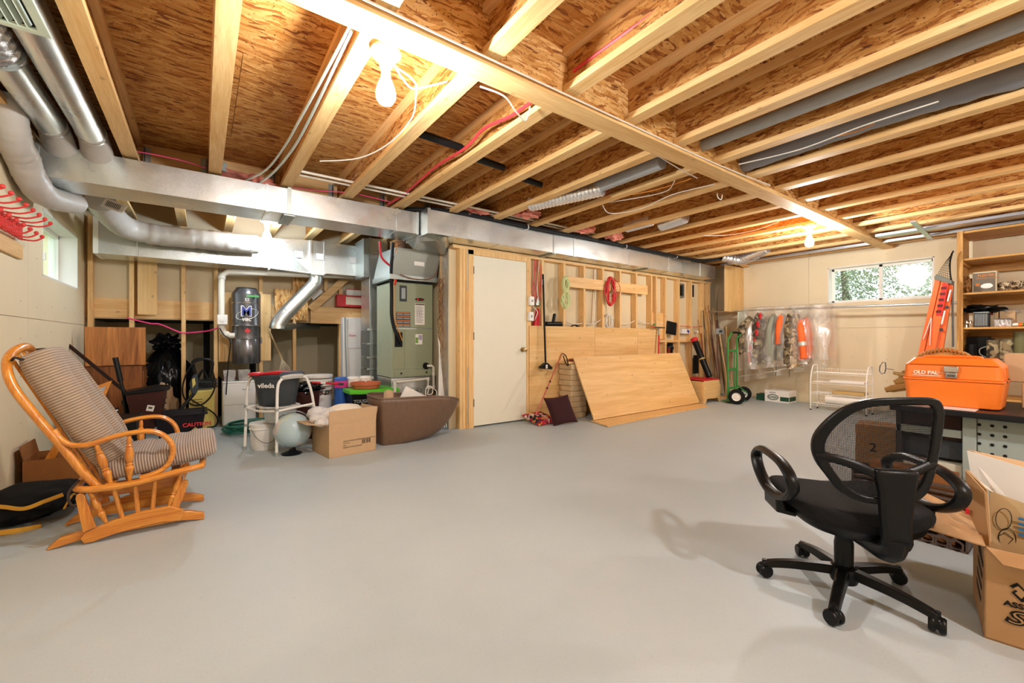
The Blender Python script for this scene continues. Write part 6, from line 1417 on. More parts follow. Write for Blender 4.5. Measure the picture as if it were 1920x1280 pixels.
slab(7.38, 7.56, 1.90, 2.30, .425, .455, WHITE, 'folded_paper', 'folded white printed papers on the second tier of the wire rack', 'papers'); slab(7.37, 7.57, 1.90, 2.27, .265, .30, plain('tan_print', 'c2a263', .6), 'magazine_pile', 'tan magazines on the third tier of the wire rack', 'magazines')
o = B().cyl((7.45, 1.9, .17), (7.45, 2.36, .17), .06, n=18).o('paper_roll', WHITE); tag(o, 'white roll on the lowest tier of the wire rack', 'roll')
# ------------------------------------------------------------------ ladder, net
t = T('step_ladder', 'folded orange fibreglass step ladder leaning beside the tall shelf', 'ladder', (7.5, 1.3, 0))
LX = 7.25
def lp(u, v, x=LX): q = PX(u, v, x); return (q.y, q.z)
LOR = plain('ladder_orange', 'ee6a2c', .45); LRD = plain('ladder_label_red', 'c8281c', .5)
def ext(poly, x, th, name, mat, bev=.003): return B().prism([lp(u, v) for u, v in poly], 'yz', x, x + th).o(name, mat, t, flat=False, bev=bev)
ext([(1753, 524), (1763, 526), (1722, 705), (1712, 880), (1690, 880), (1712, 705)], LX, .06, 'side_rail', LOR)
ext([(1765, 526), (1779, 531), (1752, 665), (1738, 880), (1716, 880), (1724, 705)], LX - .005, .05, 'side_rail', LOR)
ext([(1779, 531), (1786, 535), (1768, 650), (1755, 880), (1740, 880), (1754, 660)], LX + .03, .05, 'rear_rail', LOR)
ext([(1768, 530), (1779, 533), (1767, 592), (1755, 592)], LX - .009, .004, 'warning_label', LRD)
for a_, b__ in (((1783, 543), (1777, 565)), ((1772, 582), (1766, 608))): ext([(a_[0] - 2, a_[1]), (a_[0] + 1, a_[1]), (b__[0] + 1, b__[1]), (b__[0] - 2, b__[1])], LX - .008, .04, 'white_label', WHITE)
ext([(1757, 514), (1786, 526), (1785, 533), (1753, 524), (1753, 519)], LX - .03, .14, 'top_cap', plain('ladder_cap_grey', '6a6a60', .5))
for q in (((1747, 595), (1732, 636)), ((1747, 597), (1744, 647))): B().bar((LX - .012, *lp(*q[0])), (LX - .012, *lp(*q[1])), .006, .035, up=(1, 0, 0)).o('spreader_bar', WHITE, t, bev=.002)
for v, u in ((575, 1776), (617, 1765), (660, 1756)): ext([(u - 3, v - 2), (u + 4, v - 1), (u + 3, v + 4), (u - 4, v + 3)], LX - .008, .006, 'bracket', DGREY)
cmx = plain('ladder_print', '5a0f0a', .6)
for k in range(5): B().obox((LX - .011, lp(1770 - 2.4 * k, 540 + 11 * k)[0], lp(1770 - 2.4 * k, 540 + 11 * k)[1]), .002, .045, .03).o('label_print', cmx, t, flat=True)
t = T('landing_net', 'black fishing landing net hooked above the orange ladder', 'net', (7.35, 1.15, 1.8))
hoop = [PX(u, v, 7.32) for u, v in ((1788, 470), (1783, 480), (1781, 500), (1783, 522), (1787, 530))]
B().tube(hoop, .008, 7, sm=4).o('hoop', BLACK, t)
nb = B()
A_ = smooth_path([PX(u, v, 7.32) for u, v in ((1788, 472), (1775, 488), (1763, 505), (1758, 517))], 4); C_ = smooth_path([PX(u, v, 7.32) for u, v in ((1788, 472), (1784, 490), (1783, 510), (1785, 527))], 4)
for i in range(len(A_)): nb.tube([A_[i], A_[i].lerp(C_[i], .5) + Vector((-.03, 0, 0)), C_[i]], .0016, 4)
for f in (0, .15, .3, .45, .6, .75, .9): nb.tube([a_.lerp(c_, f) + Vector((-.04 * math.sin(f * PI), 0, 0)) for a_, c_ in zip(A_, C_)], .0016, 4)
nb.o('mesh_bag', BLKM, t); B().tube([PX(1787, 528, 7.32), PX(1786, 560, 7.33), PX(1787, 650, 7.33)], .010, 8).o('handle', STEELD, t)
# ------------------------------------------------------------------ tall shelf
t = T('wooden_shelf', 'tall open lumber shelving unit against the right wall', 'shelf', (7.7, .4, 0))
sx0, sx1, sy0, sy1 = 7.42, 8.06, -.55, 1.01
B().box(sx0, sx1, sy1 - .022, sy1, 0, 2.35).o('side_panel', SHELFW['z'], t, bev=.002); B().box(sx0, sx1, sy0, sy0 + .022, 0, 2.35).o('side_panel', SHELFW['z'], t, bev=.002)
B().box(sx0 - .018, sx0, sy1 - .052, sy1, 0, 2.35).o('face_post', SHELFW['z'], t, bev=.002)
ZS = [.36, .77, 1.19, 1.605, 2.015]
for z in ZS:
    B().box(sx0, sx1, sy0 + .022, sy1 - .023, z - .022, z).o('shelf_board', SHELFW['y'], t, flat=True, bev=.002); B().box(sx1 - .02, sx1, sy0 + .022, sy1 - .023, z - .12, z - .023).o('back_rail', SHELFW['y'], t, flat=True)
    B().box(sx0 + .02, sx1 - .03, sy1 - .05, sy1 - .023, z - .06, z - .023).o('cleat', SHELFW['x'], t, flat=True)
B().box(sx0, sx1, sy0 + .022, sy1 - .023, 2.32, 2.345).o('top_board', SHELFW['y'], t, flat=True)
FX = 7.52
def onshelf(u0, u1, v0, zs, x=FX): a_, b__ = PX(u0, v0, x), PX(u1, v0, x); return max(a_.y, b__.y), min(a_.y, b__.y), PX(u0, v0, x).z
ya, yb, zt = onshelf(1823, 1869, 511, 1.605)
t = T('carton', 'small printed box with a grey label on the second shelf board', 'box', (FX, (ya + yb) / 2, 1.605)); B().box(FX, FX + .2, yb, ya, 1.606, zt).o('box_body', plain('carton_cream', 'cfc0a0', .7), t, bev=.003)
B().box(FX - .002, FX, yb + .01, ya - .01, 1.615, zt - .015).o('label', plain('label_taupe', '6c6456', .6), t, flat=True); B().blob((FX - .004, (ya + yb) / 2 - .02, 1.68), .05, .2, 3, 2, (.05, 1, .6)).o('printed_picture', WHITE, t)
B().blob((FX - .004, ya - .045, 1.70), .022, sub=2, scl=(.1, 1, .8)).o('printed_badge', plain('badge_orange', 'b8702c', .6), t); text('PLEATED', .034, (FX - .004, ya - .045, zt - .055), ROTX, plain('print_orange', 'd8863c', .6), t, bold=.001); text('CANOPY CHAIR', .024, (FX - .004, ya - .03, zt - .085), ROTX, plain('print_orange', 'd8863c', .6), t)
o = B().blob((7.60, onshelf(1803, 1816, 520, 0)[0] - .05, 1.70), 1.0, .7, 4, 3, (.10, .045, .10)).o('paper_bag', plain('kraft_crumple', 'a87c48', .9)); tag(o, 'crumpled brown paper bag left of the printed box on the shelf', 'bag')
for i, u in enumerate((1884, 1903, 1925)):
    p = PX(u, 530, FX + .1); o = B().blob((FX + .12, p.y, 1.66), 1.0, .4, 3, 3, (.10, .075, .062)).o('camo_hat', patches('camo_shelf', ['6a5236', '3c2c20', 'b09a78', 'd0c0a0'], 45)); tag(o, ['camouflage cap beside the printed box on the shelf', 'camouflage cap in the middle of the shelf row', 'camouflage cap at the right picture edge'][i], 'hat')
t = T('wire_basket', 'grey slotted plastic basket on the third shelf board', 'basket', (FX, .8, 1.19)); ya, yb, zt = onshelf(1826, 1853, 586, 0)
B().box(FX, FX + .18, yb, ya, 1.192, zt).o('basket_body', DGREY, t, bev=.004)
for k in range(8): y = yb + .012 + (ya - yb - .024) * k / 7; B().box(FX - .003, FX, y - .003, y + .003, 1.21, zt - .02).o('slat', GREYP, t, flat=True)
B().box(FX - .006, FX + .19, yb - .005, ya + .005, zt - .006, zt + .006).o('rim', GREYP, t, flat=True)
o = B().blob((FX + .12, (ya + yb) / 2, zt + .04), 1.0, .9, 5, 3, (.14, .16, .05)).o('cable_heap', BLACK); tag(o, 'heap of black cables in and behind the grey basket', 'cables')
for i, (u, v, r) in enumerate(((1811, 606, .022), (1812, 598, .018), (1819, 597, .016))):
    p = PX(u, v, FX + .02); o = B().lathe([(0, -r * 1.2), (r, -r * 1.2), (r, r * .3), (r * .8, r * .8), (0, r)], (p.x, p.y, 1.19 + r * 1.2 + (.05 if i else 0)), 16, cap=False).o('chrome_cup', CHROME); tag(o, ['silver knob-like fitting at the front of the third shelf', 'upper silver fitting stacked on the first', 'third silver fitting on the shelf'][i], 'fitting')
SH = [(1864, 1872, 581, CARDL, 'tan upright carton on the third shelf behind the basket', 'box'), (1874, 1904, 583, CARDL, 'wide tan carton on the third shelf under the clear bag', 'box')]
for u0, u1, v0, m, lab, ct in SH: ya, yb, zt = onshelf(u0, u1, v0, 0, FX + .15); slab(FX + .15, FX + .3, yb, ya, 1.191, zt, m, 'carton', lab, ct)
ya, yb, zt = onshelf(1864, 1896, 597, 0, FX + .02); t = T('tackle_tray', 'clear lidded tray of red lures on the third shelf', 'tray', (FX, (ya + yb) / 2, 1.19)); B().box(FX + .02, FX + .14, yb, ya, 1.192, zt - .012).o('tray', CLEARP, t, bev=.003); B().box(FX + .018, FX + .142, yb - .002, ya + .002, zt - .012, zt).o('lid', plain('smoky_lid', '6c5c50', .4), t, bev=.002)
B().blob((FX + .05, (ya + yb) / 2, 1.21), .03, .3, 4, 2, (1, 1.2, .5)).o('lure', plain('lure_red', 'd8402c', .4), t)
o = B().blob((FX + .22, (ya + yb) / 2 - .03, 1.37), 1.0, .4, 3, 3, (.07, .10, .03)).o('clear_bag', CLEARP); tag(o, 'clear plastic bag on the wide tan carton', 'bag')
o = B().cyl((FX + .2, PX(1859, 575, FX + .2).y, 1.34), (FX + .2, PX(1859, 575, FX + .2).y, 1.42), .014, n=12).o('capped_bottle', RED); tag(o, 'red capped bottle top behind the basket', 'bottle')
for i, (u, m) in enumerate(((1904, WHITE), (1914, ORANGE), (1922, GREENM))): p = PX(u, 605, FX + .03); o = B().blob((FX + .05, p.y, 1.215), .026, .3, 3, 2, (1, 1.3, .8)).o('small_toy', m); tag(o, ['white small item on the third shelf front', 'orange small item on the third shelf front', 'green small item at the right picture edge of the third shelf'][i], 'item')
for i, (u0, u1, v0, m, lab) in enumerate(((1806, 1856, 631, BLACK, 'black case at the back of the fourth shelf, left'), (1856, 1862, 634, DGREY, 'thin dark case behind the mug on the fourth shelf'))): ya, yb, zt = onshelf(u0, u1, v0, 0, FX + .35); slab(FX + .35, FX + .5, yb, ya, .772, zt, m, 'dark_case', lab, 'case')
for i, (u, v, r, h_, m, lab) in enumerate(((1820, 650, .05, .16, BLACK, 'black goblet shaped lamp at the left of the fourth shelf'), (1862, 642, .055, .16, CAMO1, 'camouflage mug on the fourth shelf, left one'), (1888, 640, .06, .18, CAMO1, 'camouflage mug on the fourth shelf, right one'), (1913, 627, .055, .24, plain('olive_bottle', '6c6a44', .5), 'olive bottle at the right of the fourth shelf'))):
    p = PX(u, v, FX + .1); t = T('mug', lab, 'mug', (p.x, p.y, .77)); hh = p.z + .03 - .80
    B().lathe([(0, 0), (r * .9, 0), (r, .02), (r * .95, hh), (r * .85, hh), (r * .8, .05), (0, .04)], (p.x, p.y, .80), 20, cap=False).o('cup', m, t)
    if i in (1,): B().tube([(p.x, p.y + r, .83), (p.x, p.y + r + .05, .87), (p.x, p.y + r + .05, .93), (p.x, p.y + r, .96)], .006, 6, sm=4).o('handle', GREYP, t)
o = B().box(7.44, 7.50, .0, .62, .772, .80).o('grey_tube', GREYP, bev=.003); tag(o, 'long grey bar lying along the fourth shelf edge', 'bar')
# ------------------------------------------------------------------ workbench with orange tackle box
t = T('workbench', 'grey steel workbench with black top and perforated end panel, right edge', 'workbench', (3.5, .0, 0))
GB = plain('bench_grey', '9aa59f', .45, var=.04); BT = .685
B().box(3.08, 3.75, -1.0, .68, BT - .032, BT - .002).o('bench_top', plain('bench_black', '1b1b1d', .35), t, bev=.004)
B().box(3.20, 3.72, -.9, .415, 0.04, BT - .034).o('cabinet', GB, t, bev=.004)
B().box(3.188, 3.20, .365, .415, .0, BT - .036).o('corner_post', GB, t, bev=.003)
B().box(3.192, 3.20, .175, .362, .05, BT - .045).o('perforated_panel', GB, t, bev=.003)
hb = B()
for r_ in range(12):
    for c_ in range(3):
        q = PX(1836 + 24.3 * c_, 796 + 2.2 * c_, 3.19); hb.cyl((3.189, q.y, q.z - .048 * r_ * .99), (3.193, q.y, q.z - .048 * r_ * .99), .0075, n=10)
hb.o('hole', INK, t, kind='stuff')
B().box(3.188, 3.20, -.9, .172, .0, BT - .036).o('cabinet_front', GB, t, bev=.003)
B().box(3.22, 3.70, .42, .66, .56, BT - .036).o('drawer', plain('drawer_dark_brown', '3a2420', .3), t, bev=.004)
B().box(3.20, 3.22, .42, .68, .525, .565).o('front_rail', GB, t, bev=.002); B().box(3.20, 3.72, .655, .68, 0, BT - .036).o('side_leg', plain('leg_dark', '3a3330', .6), t, bev=.003)
B().box(3.25, 3.70, .42, .655, .40, .50).o('gap_shade', DGREY, t, bev=.003); B().box(3.22, 3.72, .42, .655, .23, .38).o('lower_panel', plain('panel_bone', 'cfc9b4', .6), t, bev=.003)  # dark grey block stands in for the shade of the open gap
t = T('toolbox', 'large orange plastic tackle box with metal latch on the workbench', 'toolbox', (3.35, .46, BT))
tx0, tx1, ty0, ty1 = 3.20, 3.47, .272, .652
zb, zs, zt = BT, .826, .942
def rbox(b, x0, x1, y0, y1, z0, z1, ins0, ins1, r=.03, seg=5):
    loops = []
    for z, i_ in ((z0, ins0), (z1, ins1)):
        L = []
        for cx_, cy_, a0 in ((x1 - i_ - r, y1 - i_ - r, 0), (x0 + i_ + r, y1 - i_ - r, PI / 2), (x0 + i_ + r, y0 + i_ + r, PI), (x1 - i_ - r, y0 + i_ + r, 1.5 * PI)):
            for k in range(seg + 1): a = a0 + PI / 2 * k / seg; L.append((cx_ + r * math.cos(a), cy_ + r * math.sin(a), z))
        loops.append(L)
    n = len(loops[0]); return b.add(loops[0] + loops[1], [(i, (i + 1) % n, n + (i + 1) % n, n + i) for i in range(n)] + [tuple(range(n - 1, -1, -1)), tuple(range(n, 2 * n))])
rbox(B(), tx0, tx1, ty0, ty1, zb + .001, zs - .004, .016, .002).o('lower_tray', ORANGE, t, bev=.006)
b = B(); rbox(b, tx0 - .003, tx1 + .003, ty0 - .003, ty1 + .003, zs - .004, zs + .006, 0, 0); b.o('seam_flange', ORANGE, t, bev=.002)
rbox(B(), tx0, tx1, ty0, ty1, zs + .006, .905, .002, .008).o('lid', ORANGE, t, bev=.004)
rbox(B(), tx0, tx1, ty0, ty1, .905, zt, .008, .040).o('lid_top', ORANGE, t, bev=.006)
B().tube([(tx0 + .01, ty0 + .02, .905), (tx0 + .006, ty0 + .03, .907), (tx0 + .006, ty1 - .03, .907)], .0025, 6).o('lid_groove', plain('orange_shadow_line', 'c85c14', .5), t)
ly = PX(1784, 697, tx0).y
lz = PX(1784, 697, tx0).z
B().obox((tx0 - .006, ly, lz + .014), .014, .056, .032).o('latch', plain('worn_nickel', (.55, .5, .45), .3, .9), t, bev=.004); B().obox((tx0 - .004, ly, lz - .018), .012, .046, .03).o('latch_hook', plain('worn_nickel2', (.4, .36, .33), .35, .9), t, bev=.004)
B().obox((tx0 - .008, ly, lz - .020), .010, .030, .010).o('latch_slot', STEELD, t, bev=.002)
a_, b__ = PX(1711, 708, tx0), PX(1764, 708, tx0)
CW = plain('ivory_print', 'f0dcc0', .6)
text('OLD PAL', .0245, (tx0 - .002, a_.y - .004, .836 + .019), ROTX, CW, t, bold=.0014)
B().box(tx0 - .0015, tx0 + .002, b__.y, a_.y, .8445, .8485).o('underline', CW, t, flat=True)
text('BY\nWOODSTREAM', .006, (tx0 - .002, b__.y + .013, .868), ROTX, CW, t)
for dy in (0, .018): B().cyl((3.26 + dy * 4, ty0 - .006, zs + .002 + dy * .6), (3.26 + dy * 4, ty0 + .002, zs + .002 + dy * .6), .005, n=10).o('rivet', STEELD, t)
B().bar((3.25, ty0 - .004, zs + .01), (3.225, ty0 - .004, .90), .01, .005, up=(0, 1, 0)).o('hinge_rib', ORANGE, t)
B().tube([(3.31, .36, zt), (3.31, .38, zt + .006), (3.31, .56, zt + .006), (3.31, .58, zt)], .008, 8, sm=3).o('handle', ORANGE, t)
o = B().box(3.10, 3.45, .36, .66, BT - .001, BT + .0).o('paper_sheet', WHITE, flat=True); tag(o, 'white paper lying under the orange tackle box', 'paper')
t = T('baseball_glove', 'tan leather baseball glove with laced edge behind the tackle box', 'glove', (3.62, .5, BT))
GLV = plain('glove_leather', 'b98a4a', .6, bump=.3, bscale=40); LACE = plain('glove_lace', 'c8742c', .6)
GC2 = PX(1772, 676, 3.66)
B().blob((3.66, GC2.y, BT + .14), 1.0, .15, 3, 4, (.06, .155, .155)).o('palm', GLV, t)
P = [(3.63, GC2.y + .16 * math.cos(a), BT + .142 + .155 * math.sin(a)) for a in [PI * k / 26 for k in range(27)]]
B().tube(P, .010, 8).o('edge_roll', GLV, t)
for k in range(1, 26): p, q = Vector(P[k]), Vector((3.625, GC2.y, BT + .142)); d = (q - p).normalized(); B().tube([p + Vector((-.012, 0, .004)) - d * .004, p + d * .022 + Vector((-.006, .004, 0))], .0035, 5).o('lace', LACE, t)
for k, (dy, dz) in enumerate(((.19, .10), (.23, .05), (.17, .14))): B().tube([(3.62, GC2.y + .09, BT + .09), (3.60, GC2.y + dy * .9, BT + dz), (3.60, GC2.y + dy * 1.15, BT + dz - .02)], [.03, .026, .018], 9, sm=3).o('finger', GLV, t)
t = T('wooden_dowel', 'pale wooden handle end sticking out left of the tackle box', 'stick', (3.6, .7, BT)); a_, b__ = PX(1676, 699, 3.42), PX(1700, 703, 3.40); 
B().cyl(a_, b__, .010, n=10).o('stick', plain('pale_wood', 'c0995c', .6), t)
t = T('wire_loop', 'octagonal wire loop handle left of the tackle box', 'loop', PX(1656, 690, 3.5))
B().tube([PX(u, v, 3.5) for u, v in ((1655, 679), (1660, 679), (1661, 689), (1659, 699), (1653, 701), (1649, 695), (1650, 686))], .003, 6, closed=True).o('loop', STEELD, t); B().tube([PX(1660, 691, 3.5), PX(1676, 693, 3.5)], .003, 6).o('stem', CHROME, t)
slab(3.52, 3.72, .63, .70, BT, BT + .21, CARD, 'carton', 'tan carton standing left behind the tackle box', 'box'); slab(3.45, 3.72, .12, .235, BT, BT + .13, CARDL, 'carton', 'pale carton right of the tackle box, lower one', 'box'); slab(3.50, 3.74, .10, .30, BT + .132, BT + .28, CARDL, 'carton', 'tan carton right behind the tackle box, upper one', 'box')
# things under the bench
t = T('plastic_crate', 'dark brown plastic crate with hexagon cutouts under the bench', 'crate', (3.45, .55, 0))
HM = plain('crate_brown', '54453c', .45)
fx = 3.0
cr = B(); 
for r_ in range(5):
    for c_ in range(8):
        cy_, cz = .41 + .052 * c_ + (.026 if r_ % 2 else 0), .028 + .044 * r_
        out = [(cy_ + .029 * math.sin(a), cz + .029 * math.cos(a)) for a in [PI / 3 * k for k in range(6)]]; inn_ = [(cy_ + .021 * math.sin(a), cz + .021 * math.cos(a)) for a in [PI / 3 * k for k in range(6)]]
        cr.ring(out, inn_, 'yz', fx, fx + .012)
cr.o('hexagon_lattice', HM, t, flat=True)
for z in (.24, .27, .30): B().box(fx - .004, fx + .016, .37, .83, z, z + .014).o('rim_bar', HM, t, bev=.002)
for y in (.37, .82): B().box(fx, fx + .18, y, y + .01, .002, .315).o('side_wall', HM, t, bev=.002)
B().box(fx, fx + .18, .37, .83, .002, .01).o('base', HM, t); B().box(fx + .17, fx + .18, .37, .83, .01, .315).o('back_wall', HM, t)
slab(3.04, 3.15, .42, .76, .012, .36, CARDD, 'carton', 'brown carton inside the hexagon crate', 'box')
t = T('carton', 'tall tan cardboard carton left of the bench behind the office chair', 'box', (3.72, .87, 0)); B().obox((3.72, .87, .235), .22, .24, .47, Matrix.Rotation(.15, 3, 'Z')).o('box_body', CARD, t, bev=.003)
text('2', .08, (3.60, .90, .30), (PI / 2, 0, -PI / 2 + .15), INK, t)
# ------------------------------------------------------------------ cardboard boxes at the lower right
t = T('carton', 'open cardboard box with black fish and lettering print, lower right corner', 'box', (2.21, .235, 0))
t.rotation_euler = (0, 0, math.radians(11))
qx0, qx1, qy0, qy1, qh = 2.21, 2.56, -.30, .235, .318
bb = B()
for a in ((qx0, qx0 + .005, qy0, qy1), (qx1 - .005, qx1, qy0, qy1), (qx0, qx1, qy0, qy0 + .005), (qx0, qx1, qy1 - .005, qy1)): bb.box(*a, 0, qh)
bb.box(qx0, qx1, qy0, qy1, .001, .006); bb.o('box_body', CARD, t, flat=True)
def flap(pts, name='box_flap', mat=CARD, th=.005, par=None):
    p = [Vector(q) for q in pts]; n = (p[1] - p[0]).cross(p[-1] - p[0]).normalized() * th; m_ = len(p)
    return B().add(p + [q + n for q in p], [tuple(range(m_)), tuple(range(2 * m_ - 1, m_ - 1, -1))] + [(i, m_ + i, m_ + (i + 1) % m_, (i + 1) % m_) for i in range(m_)]).o(name, mat, par or t, flat=True)
flap([(qx0, qy1, qh), (qx1 - .02, qy1 + .01, qh + .01), (qx1 - .0, qy1 + .17, qh + .07), (qx0 + .03, qy1 + .19, qh + .015)])
flap([(qx0, qy1 - .005, qh), (qx0, qy0, qh), (qx0 - .035, qy0, qh - .035), (qx0 - .035, qy1 - .04, qh - .035)])
BI = INK; tx = qx0 - .0015
def fp2(pts): return [(qy1 - a, b) for a, b in pts]
B().prism(fp2([(.058, .205), (.075, .222), (.090, .205), (.105, .190), (.118, .200), (.118, .165), (.105, .176), (.085, .160), (.062, .185), (.072, .195)]), 'yz', tx - .001, tx).o('fish_print', BI, t, flat=True)
B().prism(fp2([(.066, .200), (.077, .212), (.088, .200), (.094, .190), (.084, .172), (.070, .186), (.076, .194)]), 'yz', tx - .0016, tx - .001).o('fish_print', CARD, t, flat=True)
B().ring(fp2([(.118, .172), (.128, .200), (.36, .200), (.36, .160), (.125, .160)]), fp2([(.121, .173), (.130, .197), (.357, .197), (.357, .163), (.127, .163)]), 'yz', tx - .001, tx).o('banner_print', BI, t, flat=True)
text('TREBLE', .038, (tx - .001, qy1 - .135, .166), ROTX, BI, t, bold=.001)
text('ASSORTED', .0245, (tx - .001, qy1 - .045, .136), ROTX, BI, t, bold=.0008, sx=1.15)
def outl(ch, size, loc):
    text(ch, size, loc, ROTX, BI, t, bold=.0035, shear=.25, sx=1.5); text(ch, size, Vector(loc) - Vector((.0012, 0, 0)), ROTX, CARD, t, bold=-.0012, shear=.25, sx=1.5)
outl('SOFT', .062, (tx - .001, qy1 - .048, .082))
B().prism([(-.05 + .0, 0)] if False else [(qx0 + .02, .24), (qx0 + .10, .29), (qx0 + .20, .30), (qx0 + .20, .29), (qx0 + .10, .275)], 'xz', qy1, qy1 + .001).o('side_print', BI, t, flat=True)
for k in range(4): B().prism([(qx0 + .02 + .02 * k, .255 - .05 * k), (qx0 + .16 + .02 * k, .275 - .05 * k), (qx0 + .15 + .02 * k, .25 - .05 * k), (qx0 + .03 + .02 * k, .235 - .05 * k)], 'xz', qy1, qy1 + .001).o('side_print', BI, t, flat=True)
t = T('carton', 'folded cardboard and white printed carton standing inside the lower right box', 'box', (2.4, .0, .31))
P = lambda u, v, x: PX(u, v, x)
flap([P(1810, 882, 2.36), P(1845, 920, 2.33), P(1850, 930, 2.33), P(1855, 1022, 2.32), P(1845, 1022, 2.33), P(1813, 955, 2.36)], mat=CARD)
for k in range(3): flap([P(1812 + 2 * k, 880 + k, 2.40), P(1849 + k, 918, 2.35), P(1855 + k, 1015, 2.34), P(1820, 960, 2.38)], mat=CARDL, th=.004)
WC = plain('white_carton', 'd8d6d0', .6)
flap([P(1856, 920, 2.42), P(1925, 945, 2.42), P(1925, 1045, 2.40), P(1856, 1030, 2.40)], name='printed_side', mat=plain('carton_kraft_pale', 'b8a078', .8))
flap([P(1813, 844, 2.48), P(1925, 878, 2.46), P(1925, 960, 2.44), P(1875, 935, 2.44), P(1820, 890, 2.47)], name='white_flap', mat=WC)
flap([P(1813, 842, 2.50), P(1925, 866, 2.50), P(1925, 880, 2.47), P(1840, 852, 2.49)], name='kraft_edge', mat=CARDL)
for (u, v, ru, rv) in ((1882, 973, 15, 20), (1888, 1012, 17, 22)):
    L = [P(u + ru * math.cos(a), v + rv * math.sin(a), 2.405) for a in [2 * PI * k / 22 for k in range(22)]]
    B().tube(L, .0012, 5, closed=True).o('line_print', INK, t)
B().tube([P(1872, 1005, 2.404), P(1885, 998, 2.404), P(1900, 1010, 2.404), P(1886, 1024, 2.404), P(1874, 1015, 2.404)], .0012, 5, closed=True).o('line_print', INK, t)
for k in range(4): a_ = P(1912, 972 + 10 * k, 2.404); B().obox((2.402, a_.y - .012, a_.z), .002, .03, .009).o('blue_print', plain('print_blue', '3a7ab4', .6), t, flat=True)
B().obox(tuple(P(1814, 958, 2.345)), .006, .01, .02).o('red_sticker', RED, t, flat=True)
# ------------------------------------------------------------------ office chair
CHX, CHY = 2.15, .62
fang = math.atan2(.66, .75)                                          # direction the sitter faces
t = T('office_chair', 'black mesh-back office chair on five castors at the lower right', 'chair', (CHX, CHY, 0), local=True, rot=(0, 0, fang - PI / 2))
BP = plain('chair_black', '0f0f10', .34, var=.15, bump=.15, bscale=220)
out_ = [(-.209, .647), (-.196, .704), (-.150, .771), (-.099, .812), (-.044, .832), (.02, .838), (.08, .840), (.15, .838), (.180, .823), (.194, .783), (.192, .735), (.188, .691), (.179, .629), (.163, .559), (.137, .497), (.091, .466), (.03, .455), (-.02, .455), (-.071, .459), (-.127, .488), (-.169, .544), (-.198, .591)]
inn = [(-.172, .65), (-.160, .695), (-.130, .742), (-.085, .785), (-.04, .803), (.02, .812), (.075, .813), (.135, .812), (.152, .802), (.160, .775), (.158, .735), (.154, .69), (.148, .63), (.134, .565), (.112, .520), (.078, .492), (.03, .480), (-.018, .480), (-.062, .484), (-.105, .508), (-.140, .553), (-.163, .598)]
def bcurve(x, z): return -.215 - .045 * (1 - (x / .21) ** 2) * (1.0 if z > .46 else 1) + .05 * max(0, (.62 - z) / .2) ** 2 * .3 - .10 * max(0, z - .62) * .6
out_ = [(p.x, p.z) for p in smooth_path([(x, 0, z) for x, z in out_], 3, True)]; inn = [(p.x, p.z) for p in smooth_path([(x, 0, z) for x, z in inn], 3, True)]
b = B(); n = len(out_)
for dy in (-.013, .013):
    for L in (out_, inn): b.v += [Vector((x, bcurve(x, z) + dy * (1 if L is out_ else .8), z)) for x, z in L]
for i in range(n):
    j = (i + 1) % n; b.f += [(i, j, n + j, n + i), (2 * n + i, 3 * n + i, 3 * n + j, 2 * n + j), (i, 2 * n + i, 2 * n + j, j), (n + i, n + j, 3 * n + j, 3 * n + i)]
b.o('back_frame', BP, t, bev=.006, ang=60)
NET = NT('chair_mesh'); NET.t.nodes.remove(NET.b); tc = NET.n('ShaderNodeTexCoord'); sp = NET.n('ShaderNodeSeparateXYZ'); NET.l(tc.outputs['Object'], sp.inputs[0])
def wv(o1, o2, k, sgn):
    a = NET.n('ShaderNodeMath', operation='MULTIPLY', i_1=k); NET.l(sp.outputs[o1], a.inputs[0]); c_ = NET.n('ShaderNodeMath', operation='MULTIPLY', i_1=k * sgn * .75); NET.l(sp.outputs[o2], c_.inputs[0])
    s_ = NET.n('ShaderNodeMath', operation='ADD'); NET.l(a.outputs[0], s_.inputs[0]); NET.l(c_.outputs[0], s_.inputs[1]); q = NET.n('ShaderNodeMath', operation='SINE'); NET.l(s_.outputs[0], q.inputs[0]); return q.outputs[0]
w1, w2 = wv(0, 2, 2 * PI / .0062, 1), wv(0, 2, 2 * PI / .0062, -1); ad = NET.n('ShaderNodeMath', operation='MULTIPLY'); NET.l(w1, ad.inputs[0]); NET.l(w2, ad.inputs[1])
gt = NET.n('ShaderNodeMath', operation='GREATER_THAN', i_1=.22); NET.l(ad.outputs[0], gt.inputs[0]); ab = NET.n('ShaderNodeBsdfDiffuse'); ab.inputs[0].default_value = (.012, .012, .013, 1); trn = NET.n('ShaderNodeBsdfTransparent'); mxs = NET.n('ShaderNodeMixShader')
NET.l(gt.outputs[0], mxs.inputs[0]); NET.l(ab.outputs[0], mxs.inputs[1]); NET.l(trn.outputs[0], mxs.inputs[2]); NET.l(mxs.outputs[0], NET.out.inputs[0])
def fan(loop, name):
    c_ = (sum(p[0] for p in loop) / len(loop), sum(p[1] for p in loop) / len(loop)); m_ = len(loop); b = B(); b.v.append(Vector((c_[0], bcurve(*c_), c_[1])))
    for f in (.35, .7, 1.04): b.v += [Vector((c_[0] + (x - c_[0]) * f, bcurve(c_[0] + (x - c_[0]) * f, c_[1] + (z - c_[1]) * f), c_[1] + (z - c_[1]) * f)) for x, z in loop]
    for i in range(m_):
        j = (i + 1) % m_; b.f.append((0, 1 + i, 1 + j))
        for k in (0, 1): b.f.append((1 + k * m_ + i, 1 + k * m_ + j, 1 + (k + 1) * m_ + j, 1 + (k + 1) * m_ + i))
    b.o(name, NET.m, t, ang=180)
fan(inn, 'mesh_panel')
